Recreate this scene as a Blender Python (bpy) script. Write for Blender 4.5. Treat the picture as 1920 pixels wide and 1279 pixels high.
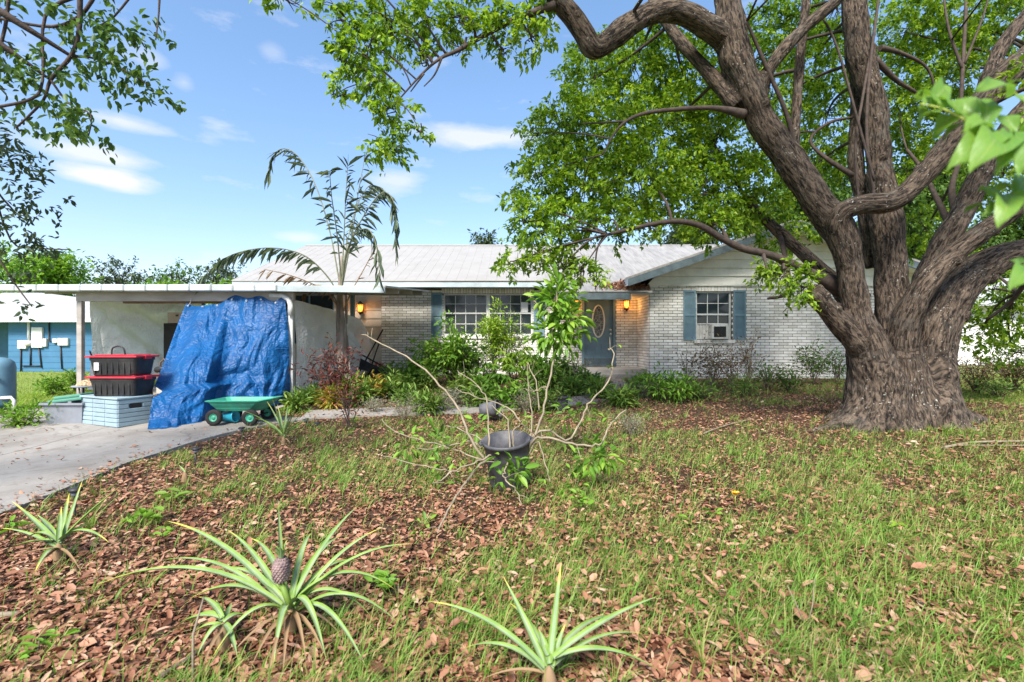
import bpy, bmesh, math, random
import numpy as np
from mathutils import Vector, Matrix, noise
R = math.radians
random.seed(7)
rng = np.random.default_rng(11)
for o in list(bpy.data.objects):
    bpy.data.objects.remove(o)
scene = bpy.context.scene
COL = scene.collection

# ------------------------------------------------------------------ camera
F = 900.0          # focal length in pixels of a 1920 wide picture
CZ = 1.4           # eye height
cam_d = bpy.data.cameras.new('camera')
cam = bpy.data.objects.new('camera', cam_d)
COL.objects.link(cam)
cam.location = (0, 0, CZ)
cam.rotation_euler = (R(90), 0, 0)
cam_d.sensor_width = 36
cam_d.lens = F / 1920 * 36
cam_d.clip_start = 0.05
cam_d.clip_end = 3000
cam_d.dof.use_dof = True
cam_d.dof.focus_distance = 6.5
cam_d.dof.aperture_fstop = 2.8
scene.camera = cam

# ------------------------------------------------------------------ sky, sun, exposure
SUN_EL, SUN_AZ = 48, 196      # azimuth clockwise from +Y (behind the camera)
world = bpy.data.worlds.new('World')
scene.world = world
world.use_nodes = True
wn, wl = world.node_tree.nodes, world.node_tree.links
wn.clear()
sky = wn.new('ShaderNodeTexSky')
sky.sky_type = 'NISHITA'
sky.sun_disc = False
sky.sun_elevation = R(SUN_EL)
sky.sun_rotation = R(SUN_AZ)
sky.air_density = 1.0
sky.dust_density = 0.5
sky.ozone_density = 1.0
bg = wn.new('ShaderNodeBackground')
bg.inputs['Strength'].default_value = 0.116
wout = wn.new('ShaderNodeOutputWorld')


def wmath(op, a, b=None, c=None, clamp=False):
    n = wn.new('ShaderNodeMath')
    n.operation = op
    n.use_clamp = clamp
    for i, v in enumerate((a, b, c)):
        if v is None:
            continue
        if isinstance(v, (int, float)):
            n.inputs[i].default_value = v
        else:
            wl.new(v, n.inputs[i])
    return n.outputs[0]


tc = wn.new('ShaderNodeTexCoord')
sep = wn.new('ShaderNodeSeparateXYZ')
wl.new(tc.outputs['Generated'], sep.inputs[0])
az = wmath('ARCTAN2', sep.outputs[0], sep.outputs[1])
el = wmath('ARCSINE', sep.outputs[2])
comb = wn.new('ShaderNodeCombineXYZ')
wl.new(wmath('MULTIPLY', az, 3.0), comb.inputs[0])
wl.new(wmath('MULTIPLY', el, 9.0), comb.inputs[1])
nz = wn.new('ShaderNodeTexNoise')
nz.inputs['Scale'].default_value = 2.6
nz.inputs['Detail'].default_value = 7
nz.inputs['Roughness'].default_value = 0.58
wl.new(comb.outputs[0], nz.inputs['Vector'])
# thin wisps all round the sky, low down
wisps = wmath('MULTIPLY', wmath('SUBTRACT', nz.outputs[0], 0.57, clamp=True), 2.2, clamp=True)
total = wisps


def blob(px, py, wx, wy, amount):
    """a single cumulus puff: direction taken from the photograph, fluffy edge from noise"""
    global total
    dx, dz = (px - 960) / F, (639.5 - py) / F
    a0 = math.atan2(dx, 1)
    e0 = math.atan2(dz, math.hypot(1, dx))
    ra, re = wx / F / (1 + dx * dx), wy / F / math.hypot(1, dx)
    da = wmath('DIVIDE', wmath('SUBTRACT', az, a0), ra)
    de = wmath('DIVIDE', wmath('SUBTRACT', el, e0), re)
    d = wmath('SQRT', wmath('ADD', wmath('MULTIPLY', da, da), wmath('MULTIPLY', de, de)))
    edge = wmath('ADD', wmath('SUBTRACT', 1.0, d), wmath('MULTIPLY', wmath('SUBTRACT', nz.outputs[0], 0.5), 1.7))
    total = wmath('MAXIMUM', total, wmath('MULTIPLY', wmath('MULTIPLY', edge, 1.4, clamp=True), amount))


blob(205, 335, 115, 24, 1.0)
blob(165, 284, 140, 24, .8)
blob(225, 226, 110, 20, .7)
blob(890, 258, 130, 26, .75)
blob(745, 342, 75, 24, .6)
blob(560, 446, 60, 14, .6)
blob(285, 112, 40, 20, .35)
blob(345, 155, 30, 18, .35)
blob(510, 95, 30, 16, .25)
mixc = wn.new('ShaderNodeMix')
mixc.data_type = 'RGBA'
wl.new(total, mixc.inputs['Factor'])
hue = wn.new('ShaderNodeHueSaturation')
hue.inputs['Saturation'].default_value = 1.3
hue.inputs['Hue'].default_value = 0.491
gam = wn.new('ShaderNodeGamma')      # flatter sky, as the photograph's exposure blend shows it
gam.inputs['Gamma'].default_value = 0.72
wl.new(sky.outputs[0], gam.inputs['Color'])
wl.new(gam.outputs[0], hue.inputs['Color'])
tint = wn.new('ShaderNodeMix')
tint.data_type = 'RGBA'
tint.blend_type = 'MULTIPLY'
tint.inputs['Factor'].default_value = 1
tint.inputs['B'].default_value = (.96, .90, 1.0, 1)
wl.new(hue.outputs[0], tint.inputs['A'])
wl.new(tint.outputs['Result'], mixc.inputs['A'])
mixc.inputs['B'].default_value = (2.6, 2.62, 2.7, 1)
wl.new(mixc.outputs['Result'], bg.inputs['Color'])
wl.new(bg.outputs[0], wout.inputs['Surface'])

sun_d = bpy.data.lights.new('sun', 'SUN')
sun_d.energy = 2.5
sun_d.angle = R(20)
sun_d.color = (1.0, 0.95, 0.86)
sun = bpy.data.objects.new('sun', sun_d)
COL.objects.link(sun)
sd = Vector((math.sin(R(SUN_AZ)) * math.cos(R(SUN_EL)), math.cos(R(SUN_AZ)) * math.cos(R(SUN_EL)), math.sin(R(SUN_EL))))
sun.rotation_euler = sd.to_track_quat('Z', 'Y').to_euler()
sun.location = sd * 40

vs = scene.view_settings
vs.view_transform = 'Standard'
vs.look = 'None'
vs.exposure = 1.8
vs.gamma = 1.0
vs.use_curve_mapping = False
scene.render.resolution_x, scene.render.resolution_y = 1024, 682


# ------------------------------------------------------------------ placing helpers
def smooth(a, b, x):
    t = min(1, max(0, (x - a) / (b - a)))
    return t * t * (3 - 2 * t)


def gz(x, y):
    """height of the ground: flat in front, rising to the house pad"""
    r = min(0.36, max(0.0, 0.046 * (y - 6))) * smooth(-13, -9.5, x)
    r += 0.05 * math.exp(-((x - 6.0) ** 2 + (y - 7.5) ** 2) / 3.0)
    return r


def at(px, py, Y):
    return Vector(((px - 960) * Y / F, Y, CZ - (py - 639.5) * Y / F))


def gnd(px, py):
    """where the ray through a photo pixel meets the ground"""
    lo, hi = 0.5, 60
    for _ in range(50):
        m = (lo + hi) / 2
        p = at(px, py, m)
        if p.z > gz(p.x, p.y):
            lo = m
        else:
            hi = m
    p = at(px, py, lo)
    p.z = gz(p.x, p.y)
    return p


def tag(o, label, cat, group=None, kind=None):
    if label:
        o['label'] = label
    if cat:
        o['category'] = cat
    if group:
        o['group'] = group
    if kind:
        o['kind'] = kind
    return o


def empty(name, loc, label, cat, group=None, rz=0):
    o = bpy.data.objects.new(name, None)
    o.empty_display_size = 0.1
    o.location = loc
    o.rotation_euler = (0, 0, rz)
    COL.objects.link(o)
    return tag(o, label, cat, group)


def link(name, me, mat, parent=None, world_space=True):
    o = bpy.data.objects.new(name, me)
    COL.objects.link(o)
    if mat is not None and not me.materials:
        me.materials.append(mat)
    if parent is not None:
        o.parent = parent
        if world_space:
            o.matrix_parent_inverse = world_matrix(parent).inverted()
    return o


def world_matrix(o):
    m = Matrix.LocRotScale(o.location, o.rotation_euler, o.scale)
    if o.parent:
        return world_matrix(o.parent) @ o.matrix_parent_inverse @ m
    return m


class MB:
    """collects shapes into one mesh"""
    def __init__(s):
        s.v, s.f, s.sm = [], [], []

    def quad(s, *p):
        b = len(s.v)
        s.v += [tuple(q) for q in p]
        s.f.append(tuple(range(b, b + len(p))))
        s.sm.append(False)
        return s

    def box(s, x0, x1, y0, y1, z0, z1, m=None):
        c = [Vector((x, y, z)) for x in (x0, x1) for y in (y0, y1) for z in (z0, z1)]
        if m is not None:
            c = [m @ p for p in c]
        b = len(s.v)
        s.v += [tuple(p) for p in c]
        for q in ((0, 1, 3, 2), (4, 6, 7, 5), (0, 4, 5, 1), (2, 3, 7, 6), (0, 2, 6, 4), (1, 5, 7, 3)):
            s.f.append(tuple(b + i for i in q))
            s.sm.append(False)
        return s

    def prism(s, poly, axis, a, b):
        """poly = list of 2D points in the plane across `axis` ('y': (x,z), 'x': (y,z), 'z': (x,y))"""
        def P(p, t):
            return {'y': (p[0], t, p[1]), 'x': (t, p[0], p[1]), 'z': (p[0], p[1], t)}[axis]
        n = len(poly)
        k = len(s.v)
        s.v += [P(p, a) for p in poly] + [P(p, b) for p in poly]
        s.f += [tuple(k + i for i in range(n)), tuple(k + n + i for i in reversed(range(n)))]
        s.sm += [False, False]
        for i in range(n):
            j = (i + 1) % n
            s.f.append((k + i, k + n + i, k + n + j, k + j))
            s.sm.append(False)
        return s

    def tube(s, pts, rad, seg=8, cap=True, flat=False):
        pts = [Vector(p) for p in pts]
        n = len(pts)
        if isinstance(rad, (int, float)):
            rad = [rad] * n
        b = len(s.v)
        up = None
        for i in range(n):
            t = (pts[min(i + 1, n - 1)] - pts[max(i - 1, 0)])
            t = t.normalized() if t.length > 1e-9 else Vector((0, 0, 1))
            if up is None:
                up = t.orthogonal().normalized()
            up = (up - t * up.dot(t))
            up = up.normalized() if up.length > 1e-6 else t.orthogonal().normalized()
            sd_ = t.cross(up)
            for k in range(seg):
                a = 2 * math.pi * k / seg
                s.v.append(tuple(pts[i] + (up * math.cos(a) + sd_ * math.sin(a)) * rad[i]))
        for i in range(n - 1):
            for k in range(seg):
                k2 = (k + 1) % seg
                s.f.append((b + i * seg + k, b + i * seg + k2, b + (i + 1) * seg + k2, b + (i + 1) * seg + k))
                s.sm.append(not flat)
        if cap:
            s.f.append(tuple(b + k for k in reversed(range(seg))))
            s.f.append(tuple(b + (n - 1) * seg + k for k in range(seg)))
            s.sm += [False, False]
        return s

    def lathe(s, prof, seg=24, m=None, cap=False):
        """prof = [(r, z)] about z"""
        b = len(s.v)
        n = len(prof)
        for r, z in prof:
            for k in range(seg):
                a = 2 * math.pi * k / seg
                p = Vector((r * math.cos(a), r * math.sin(a), z))
                s.v.append(tuple(m @ p if m is not None else p))
        for i in range(n - 1):
            for k in range(seg):
                k2 = (k + 1) % seg
                s.f.append((b + i * seg + k, b + i * seg + k2, b + (i + 1) * seg + k2, b + (i + 1) * seg + k))
                s.sm.append(True)
        if cap:
            s.f.append(tuple(b + k for k in reversed(range(seg))))
            s.f.append(tuple(b + (n - 1) * seg + k for k in range(seg)))
            s.sm += [False, False]
        return s

    def grid(s, fn, nu, nv):
        b = len(s.v)
        for j in range(nv + 1):
            for i in range(nu + 1):
                s.v.append(tuple(fn(i / nu, j / nv)))
        for j in range(nv):
            for i in range(nu):
                k = b + j * (nu + 1) + i
                s.f.append((k, k + 1, k + nu + 2, k + nu + 1))
                s.sm.append(True)
        return s

    def mesh(s, name):
        me = bpy.data.meshes.new(name)
        me.from_pydata(s.v, [], s.f)
        me.polygons.foreach_set('use_smooth', s.sm)
        me.update()
        return me

    def build(s, name, mat, parent=None, bevel=0, seg=1):
        me = s.mesh(name)
        bm = bmesh.new()
        bm.from_mesh(me)
        bmesh.ops.recalc_face_normals(bm, faces=bm.faces)
        if bevel:
            bmesh.ops.bevel(bm, geom=[e for e in bm.edges if len(e.link_faces) == 2 and e.calc_face_angle(0) > 0.5],
                            offset=bevel, segments=seg, affect='EDGES', profile=0.6)
        bm.to_mesh(me)
        bm.free()
        return link(name, me, mat, parent)


def big_mesh(name, verts, faces, mat, parent=None, smooth_=False):
    """verts (n,3), faces (m,k) numpy"""
    me = bpy.data.meshes.new(name)
    k = faces.shape[1]
    me.vertices.add(len(verts))
    me.vertices.foreach_set('co', np.ascontiguousarray(verts, dtype=np.float32).ravel())
    me.loops.add(faces.size)
    me.loops.foreach_set('vertex_index', np.ascontiguousarray(faces, dtype=np.int32).ravel())
    me.polygons.add(len(faces))
    me.polygons.foreach_set('loop_start', np.arange(0, faces.size, k, dtype=np.int32))
    me.polygons.foreach_set('loop_total', np.full(len(faces), k, dtype=np.int32))
    if smooth_:
        me.polygons.foreach_set('use_smooth', np.ones(len(faces), dtype=bool))
    me.update(calc_edges=True)
    return link(name, me, mat, parent)


# ------------------------------------------------------------------ materials
class NT:
    def __init__(s, name):
        s.m = bpy.data.materials.new(name)
        s.m.use_nodes = True
        s.n, s.l = s.m.node_tree.nodes, s.m.node_tree.links
        s.n.clear()
        s.out = s.n.new('ShaderNodeOutputMaterial')

    def new(s, t, **kw):
        n = s.n.new(t)
        for k, v in kw.items():
            setattr(n, k, v)
        return n

    def put(s, sock, v):
        if isinstance(v, (int, float)):
            sock.default_value = v
        elif isinstance(v, (tuple, list)):
            sock.default_value = tuple(v) + ((1,) if len(v) == 3 and len(sock.default_value) == 4 else ())
        else:
            s.l.new(v, sock)

    def math(s, op, a, b=0.0, clamp=False):
        n = s.new('ShaderNodeMath', operation=op, use_clamp=clamp)
        s.put(n.inputs[0], a)
        s.put(n.inputs[1], b)
        return n.outputs[0]

    def mix(s, f, a, b, blend='MIX'):
        n = s.new('ShaderNodeMix', data_type='RGBA', blend_type=blend)
        s.put(n.inputs['Factor'], f)
        s.put(n.inputs['A'], a)
        s.put(n.inputs['B'], b)
        return n.outputs['Result']

    def coord(s, kind='Object', scale=(1, 1, 1)):
        t = s.new('ShaderNodeTexCoord')
        m = s.new('ShaderNodeMapping')
        m.inputs['Scale'].default_value = scale
        s.l.new(t.outputs[kind], m.inputs['Vector'])
        return m.outputs[0]

    def noise(s, vec, scale, detail=5, rough=0.55, dist=0.0):
        n = s.new('ShaderNodeTexNoise')
        n.inputs['Scale'].default_value = scale
        n.inputs['Detail'].default_value = detail
        n.inputs['Roughness'].default_value = rough
        n.inputs['Distortion'].default_value = dist
        s.l.new(vec, n.inputs['Vector'])
        return n.outputs[0]

    def ramp(s, fac, stops, interp='LINEAR'):
        n = s.new('ShaderNodeValToRGB')
        n.color_ramp.interpolation = interp
        e = n.color_ramp.elements
        while len(e) < len(stops):
            e.new(0.5)
        for el_, (p, c) in zip(e, stops):
            el_.position = p
            el_.color = tuple(c) + (1,) if len(c) == 3 else c
        s.l.new(fac, n.inputs[0])
        return n.outputs[0]

    def bump(s, h, strength=0.4, dist=0.02):
        b = s.new('ShaderNodeBump')
        b.inputs['Strength'].default_value = strength
        b.inputs['Distance'].default_value = dist
        s.l.new(h, b.inputs['Height'])
        return b.outputs[0]

    def principled(s, col, rough=0.6, normal=None, metallic=0.0, spec=0.5, **kw):
        p = s.new('ShaderNodeBsdfPrincipled')
        s.put(p.inputs['Base Color'], col)
        s.put(p.inputs['Roughness'], rough)
        p.inputs['Metallic'].default_value = metallic
        p.inputs['Specular IOR Level'].default_value = spec
        for k, v in kw.items():
            s.put(p.inputs[k], v)
        if normal is not None:
            s.l.new(normal, p.inputs['Normal'])
        return p.outputs[0]

    def done(s, shader):
        s.l.new(shader, s.out.inputs['Surface'])
        return s.m


def mat(name, c, var=0.18, scale=6, rough=0.6, bump=0.15, bscale=40, stretch=(1, 1, 1), metallic=0.0, spec=0.4,
        dirt=None, dirt_amt=0.0):
    t = NT(name)
    v = t.coord('Object', stretch)
    n1 = t.noise(v, scale, 6)
    n2 = t.noise(v, bscale, 4)
    lo = tuple(max(0, x * (1 - var)) for x in c)
    hi = tuple(min(1, x * (1 + var)) for x in c)
    col = t.ramp(n1, [(0.3, lo), (0.7, hi)])
    if dirt is not None:
        d = t.math('MULTIPLY', t.math('SUBTRACT', t.noise(v, scale * 0.6, 8, 0.7), 0.45, True), dirt_amt * 6, True)
        col = t.mix(d, col, dirt)
    return t.done(t.principled(col, rough, t.bump(n2, bump, 0.01), metallic, spec))


def leaf_mat(name, stops, transl=0.35, rough=0.5, spec=0.35, vein=False, nscale=0.9):
    """colour varies leaf by leaf, with slow drifts across the plant"""
    t = NT(name)
    g = t.new('ShaderNodeNewGeometry')
    v = t.coord('Object')
    f = t.math('ADD', t.math('MULTIPLY', g.outputs['Random Per Island'], 0.62), t.math('MULTIPLY', t.noise(v, nscale, 3), 0.62))
    f = t.math('SUBTRACT', f, 0.12, True)
    col = t.ramp(f, stops)
    nrm = None
    if vein:
        at2 = t.new('ShaderNodeAttribute', attribute_name='leafuv')
        s2 = t.new('ShaderNodeSeparateXYZ')
        t.l.new(at2.outputs['Vector'], s2.inputs[0])
        ac = t.math('ABSOLUTE', s2.outputs[0])
        mid = t.math('SUBTRACT', 1.0, t.math('MULTIPLY', ac, 11), True)
        sv = t.math('SUBTRACT', 1.0, t.math('MULTIPLY', t.math('ABSOLUTE', t.math('SUBTRACT', t.math('FRACT', t.math('SUBTRACT', t.math('MULTIPLY', s2.outputs[1], 8), t.math('MULTIPLY', ac, 2.4))), .5)), 9), True)
        vv = t.math('MAXIMUM', mid, t.math('MULTIPLY', sv, .5))
        col = t.mix(t.math('MULTIPLY', vv, .55), col, (.42, .52, .16))
        nrm = t.bump(vv, .4, .002)
    p = t.principled(col, rough, nrm, 0, spec)
    tr = t.new('ShaderNodeBsdfTranslucent')
    tc_ = t.mix(1.0, col, (1.0, 1.0, 0.55), 'MULTIPLY')
    t.l.new(tc_, tr.inputs['Color'])
    m = t.new('ShaderNodeMixShader')
    m.inputs[0].default_value = transl
    t.l.new(p, m.inputs[1])
    t.l.new(tr.outputs[0], m.inputs[2])
    return t.done(m.outputs[0])


M = {}
M['camphor'] = leaf_mat('camphor_leaf', [(0.0, (.03, .08, .008)), (0.28, (.11, .22, .018)), (0.55, (.25, .42, .03)), (0.9, (.50, .64, .06))], .52, .42, nscale=1.6)
M['dark_leaf'] = leaf_mat('dark_leaf', [(0.0, (.035, .08, .02)), (0.5, (.09, .18, .035)), (0.95, (.20, .32, .06))], .4, .45)
M['bluish_leaf'] = leaf_mat('bluish_leaf', [(0.0, (.035, .06, .03)), (0.5, (.07, .11, .05)), (1.0, (.13, .18, .08))], .3, .5)
M['bush_leaf'] = leaf_mat('bush_leaf', [(0.0, (.07, .17, .02)), (0.5, (.17, .35, .035)), (1.0, (.40, .56, .08))], .4, .45)
M['lime_leaf'] = leaf_mat('lime_leaf', [(0.0, (.12, .25, .02)), (0.5, (.28, .45, .04)), (1.0, (.48, .58, .07))], .4, .45)
M['fern_leaf'] = leaf_mat('fern_leaf', [(0.0, (.07, .15, .025)), (0.5, (.18, .31, .05)), (1.0, (.40, .46, .12))], .35, .5)
M['silver_leaf'] = leaf_mat('silver_leaf', [(0.0, (.16, .16, .12)), (0.5, (.28, .28, .21)), (1.0, (.42, .42, .32))], .3, .7, .2)
M['red_leaf'] = leaf_mat('red_leaf', [(0.0, (.06, .015, .018)), (0.5, (.17, .045, .04)), (1.0, (.32, .13, .09))], .3, .45)
M['croton_leaf'] = leaf_mat('croton_leaf', [(0.0, (.10, .16, .03)), (0.35, (.32, .36, .05)), (0.6, (.5, .34, .06)), (1.0, (.42, .06, .03))], .3, .4)
M['palm_leaf'] = leaf_mat('palm_leaf', [(0.0, (.08, .125, .08)), (0.5, (.17, .23, .14)), (1.0, (.30, .35, .24))], .4, .45)
M['dead_frond'] = leaf_mat('dead_frond', [(0.0, (.13, .075, .04)), (0.5, (.30, .195, .105)), (1.0, (.45, .32, .20))], .2, .7, .2)
M['dry_leaf'] = leaf_mat('dry_leaf', [(0.0, (.09, .05, .03)), (0.5, (.22, .12, .065)), (1.0, (.20, .22, .07))], .2, .7, .2)
M['near_leaf'] = leaf_mat('near_leaf', [(0.0, (.07, .18, .05)), (0.5, (.16, .33, .05)), (1.0, (.34, .50, .06))], .45, .38, .4, vein=True, nscale=7)
M['flower_red'] = mat('red_bract', (.55, .03, .02), .2, 8, .4)
M['flower_yellow'] = mat('yellow_petal', (.8, .38, .02), .15, 20, .5)
M['grass'] = leaf_mat('grass_blade', [(0.0, (.46, .36, .20)), (0.22, (.40, .36, .13)), (0.36, (.22, .31, .05)), (0.60, (.13, .29, .04)), (0.82, (.24, .42, .06)), (1.0, (.40, .55, .12))], .3, .5, .3, nscale=.8)
M['lawn'] = leaf_mat('lawn_blade', [(0.0, (.22, .26, .06)), (0.5, (.24, .36, .05)), (1.0, (.34, .45, .09))], .3, .6, .2)
M['litter'] = leaf_mat('fallen_leaf', [(0.0, (.05, .02, .012)), (0.25, (.16, .062, .032)), (0.5, (.31, .138, .078)), (0.72, (.44, .235, .145)), (0.9, (.52, .37, .265)), (1.0, (.36, .31, .25))], .08, .55, .35, nscale=2.2)


def pineapple_mat():
    t = NT('pineapple_leaf')
    a = t.new('ShaderNodeAttribute', attribute_name='leafuv')
    s_ = t.new('ShaderNodeSeparateXYZ')
    t.l.new(a.outputs['Vector'], s_.inputs[0])
    across = t.math('ABSOLUTE', s_.outputs[0])
    v = t.coord('Object')
    n = t.noise(v, 9, 5)
    oi = t.new('ShaderNodeObjectInfo')
    inner = t.ramp(n, [(.3, (.16, .235, .11)), (.7, (.29, .36, .21))])
    edge = t.ramp(n, [(.3, (.11, .22, .03)), (.7, (.22, .33, .05))])
    col = t.mix(t.math('MULTIPLY', t.math('SUBTRACT', across, .45, True), 4, True), inner, edge)
    tipf = t.math('MULTIPLY', t.math('SUBTRACT', t.math('ADD', s_.outputs[1], t.math('MULTIPLY', oi.outputs['Random'], .2)), .93, True), 7, True)
    col = t.mix(tipf, col, (.55, .48, .08))
    # the narrow groove along the middle stays darker green
    mid = t.math('SUBTRACT', 1.0, t.math('MULTIPLY', across, 5), True)
    col = t.mix(t.math('MULTIPLY', mid, .5), col, (.10, .20, .05))
    sc_ = t.math('MULTIPLY', t.math('SUBTRACT', t.noise(v, 22, 6, .75), .60, True), 7, True)
    col = t.mix(t.math('MULTIPLY', sc_, .7), col, (.33, .25, .13))
    return t.done(t.principled(col, .6, t.bump(t.noise(v, 60, 3), .3, .004), 0, .3))


M['pineapple'] = pineapple_mat()


def bark_mat(name, dark, light, lichen):
    t = NT(name)
    a = t.new('ShaderNodeAttribute', attribute_name='bark')
    mp = t.new('ShaderNodeMapping')
    t.l.new(a.outputs['Vector'], mp.inputs['Vector'])
    v = mp.outputs[0]
    n = t.noise(v, 30, 6, .62, .6)
    fine = t.noise(v, 90, 4, .6)
    obj = t.coord('Object')
    big = t.noise(obj, 1.3, 4)
    f = t.math('ADD', t.math('MULTIPLY', n, .75), t.math('MULTIPLY', fine, .25))
    col = t.ramp(f, [(.40, dark), (.48, tuple((x + y) / 2.8 for x, y in zip(dark, light))), (.57, light), (.70, tuple(min(1, x * 1.35) for x in light))])
    col = t.mix(t.math('MULTIPLY', t.math('SUBTRACT', big, .5, True), 1.6, True), col, t.mix(.6, col, dark))
    mot = t.math('MULTIPLY', t.math('SUBTRACT', t.noise(obj, 3.1, 6, .7), .52, True), 4, True)
    col = t.mix(t.math('MULTIPLY', mot, .45), col, t.mix(f, (.03, .028, .025), (.27, .25, .22)))
    sp = t.noise(obj, 26, 3, .6)
    lf = t.math('MULTIPLY', t.math('SUBTRACT', t.math('ADD', sp, t.math('MULTIPLY', t.noise(obj, 2.2, 3), .35)), .83, True), 9, True)
    col = t.mix(lf, col, lichen)
    bm_ = t.bump(f, .8, .04)
    return t.done(t.principled(col, .85, bm_, 0, .2))


M['bark'] = bark_mat('camphor_bark', (.008, .006, .005), (.135, .10, .073), (.40, .39, .34))
M['twig'] = mat('twig_bark', (.13, .095, .07), .4, 14, .85, .5, 60, (1, 1, .3))
M['dark_twig'] = mat('dark_twig_bark', (.07, .05, .04), .4, 14, .85, .5, 60)
M['pale_stem'] = mat('pale_stem', (.27, .22, .15), .35, 12, .75, .4, 50, dirt=(.18, .15, .10), dirt_amt=.5)
M['frond_rib'] = mat('frond_rib', (.17, .18, .11), .3, 10, .6)
M['palm_trunk'] = mat('palm_trunk_bark', (.25, .205, .17), .45, 10, .85, .7, 30, (1, 1, .25))


def soil_mat():
    t = NT('soil')
    v = t.coord('Object')
    n = t.noise(v, 3.5, 8, .65)
    n2 = t.noise(v, 34, 6, .7)
    col = t.ramp(n2, [(.3, (.025, .014, .009)), (.5, (.065, .038, .025)), (.7, (.13, .08, .052))])
    col = t.mix(t.math('MULTIPLY', t.math('SUBTRACT', n, .5, True), 3, True), col, (.11, .075, .05))
    # mown turf beyond the beds
    geo = t.new('ShaderNodeNewGeometry')
    sx = t.new('ShaderNodeSeparateXYZ')
    t.l.new(geo.outputs['Position'], sx.inputs[0])
    left = t.math('MULTIPLY', t.math('SUBTRACT', t.math('MULTIPLY', sx.outputs[0], -1.0), 8.8, True), 1.5, True)
    far = t.math('MULTIPLY', t.math('SUBTRACT', sx.outputs[1], 15.5, True), .5, True)
    right = t.math('MULTIPLY', t.math('SUBTRACT', sx.outputs[0], 9.5, True), .6, True)
    turf = t.ramp(n2, [(.3, (.13, .17, .04)), (.7, (.30, .34, .10))])
    col = t.mix(t.math('MAXIMUM', t.math('MAXIMUM', left, far), right), col, turf)
    return t.done(t.principled(col, .95, t.bump(n2, .8, .03), 0, .15))


M['soil'] = soil_mat()


def concrete_mat():
    t = NT('concrete')
    v = t.coord('Object')
    n = t.noise(v, .8, 8, .65)
    n2 = t.noise(v, 30, 5, .6)
    col = t.ramp(n, [(.28, (.20, .175, .15)), (.5, (.32, .295, .265)), (.72, (.42, .395, .365))])
    col = t.mix(t.math('MULTIPLY', n2, .35), col, (.20, .18, .16), 'MULTIPLY')
    st = t.math('MULTIPLY', t.math('SUBTRACT', t.noise(v, 2.3, 6, .7, 1.5), .56, True), 5, True)
    col = t.mix(st, col, (.17, .145, .115))
    w = t.new('ShaderNodeTexVoronoi', feature='DISTANCE_TO_EDGE')
    w.inputs['Scale'].default_value = .45
    mv = t.new('ShaderNodeVectorMath', operation='ADD')
    nn = t.new('ShaderNodeTexNoise')
    nn.inputs['Scale'].default_value = 2.0
    t.l.new(v, nn.inputs['Vector'])
    t.l.new(v, mv.inputs[0])
    t.l.new(nn.outputs['Color'], mv.inputs[1])
    t.l.new(mv.outputs[0], w.inputs['Vector'])
    crack = t.math('SUBTRACT', 1.0, t.math('MULTIPLY', w.outputs['Distance'], 110), True)
    col = t.mix(t.math('MULTIPLY', crack, .55), col, (.08, .07, .06))
    return t.done(t.principled(col, .85, t.bump(n2, .25, .01), 0, .3))


M['concrete'] = concrete_mat()


def brick_mat():
    t = NT('white_painted_brick')
    g = t.new('ShaderNodeNewGeometry')
    oi = t.new('ShaderNodeObjectInfo')
    v = t.coord('Object')
    wv = t.new('ShaderNodeNewGeometry').outputs['Position']
    rnd = t.math('FRACT', t.math('ADD', g.outputs['Random Per Island'], oi.outputs['Random']))
    col = t.ramp(rnd, [(0, (.60, .57, .51)), (.45, (.74, .715, .65)), (1, (.84, .815, .76))])
    d = t.noise(wv, 1.4, 8, .7)
    col = t.mix(t.math('MULTIPLY', t.math('SUBTRACT', d, .5, True), 2.6, True), col, (.33, .30, .25))
    chip = t.math('MULTIPLY', t.math('SUBTRACT', t.noise(wv, 14, 5, .7), .62, True), 7, True)
    col = t.mix(chip, col, (.17, .12, .10))
    return t.done(t.principled(col, .75, t.bump(t.noise(wv, 60, 4), .3, .006), 0, .3))


M['brick'] = brick_mat()
M['mortar'] = mat('grimy_mortar', (.10, .094, .085), .4, 8, .95, .5, 50)
M['siding'] = mat('cream_siding', (.80, .775, .69), .07, 3, .65, .05, dirt=(.36, .33, .27), dirt_amt=.25)
M['tan_siding'] = mat('tan_siding', (.52, .49, .43), .1, 3, .7, .08, dirt=(.26, .23, .19), dirt_amt=.3)
M['slate_paint'] = mat('slate_blue_paint', (.15, .235, .28), .12, 4, .55, .06, dirt=(.08, .10, .11), dirt_amt=.3)
M['shutter_paint'] = mat('shutter_paint', (.15, .25, .30), .12, 4, .6, .06, dirt=(.10, .13, .14), dirt_amt=.3)
M['dark_fascia'] = mat('weathered_fascia_paint', (.11, .15, .165), .25, 5, .7, .2, dirt=(.05, .05, .05), dirt_amt=.5)
M['pale_fascia'] = mat('pale_fascia_paint', (.40, .47, .50), .12, 3, .6, .06, dirt=(.22, .24, .23), dirt_amt=.4)
M['white_frame'] = mat('white_window_frame', (.62, .63, .60), .08, 5, .5, .05)
M['white_metal'] = mat('white_enamel', (.66, .65, .60), .1, 6, .45, .05, dirt=(.36, .32, .25), dirt_amt=.4)
M['black'] = mat('black_plastic', (.018, .018, .02), .3, 8, .5, .1, dirt=(.085, .075, .065), dirt_amt=.3)
M['black_metal'] = mat('black_metal', (.025, .024, .023), .3, 8, .4, .1, metallic=.3)
M['red_plastic'] = mat('red_plastic', (.50, .018, .04), .18, 5, .5, .05, dirt=(.30, .07, .07), dirt_amt=.4)
M['grey_blue_plastic'] = mat('grey_blue_plastic', (.30, .40, .45), .1, 4, .5, .05, dirt=(.18, .22, .23), dirt_amt=.3)
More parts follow.
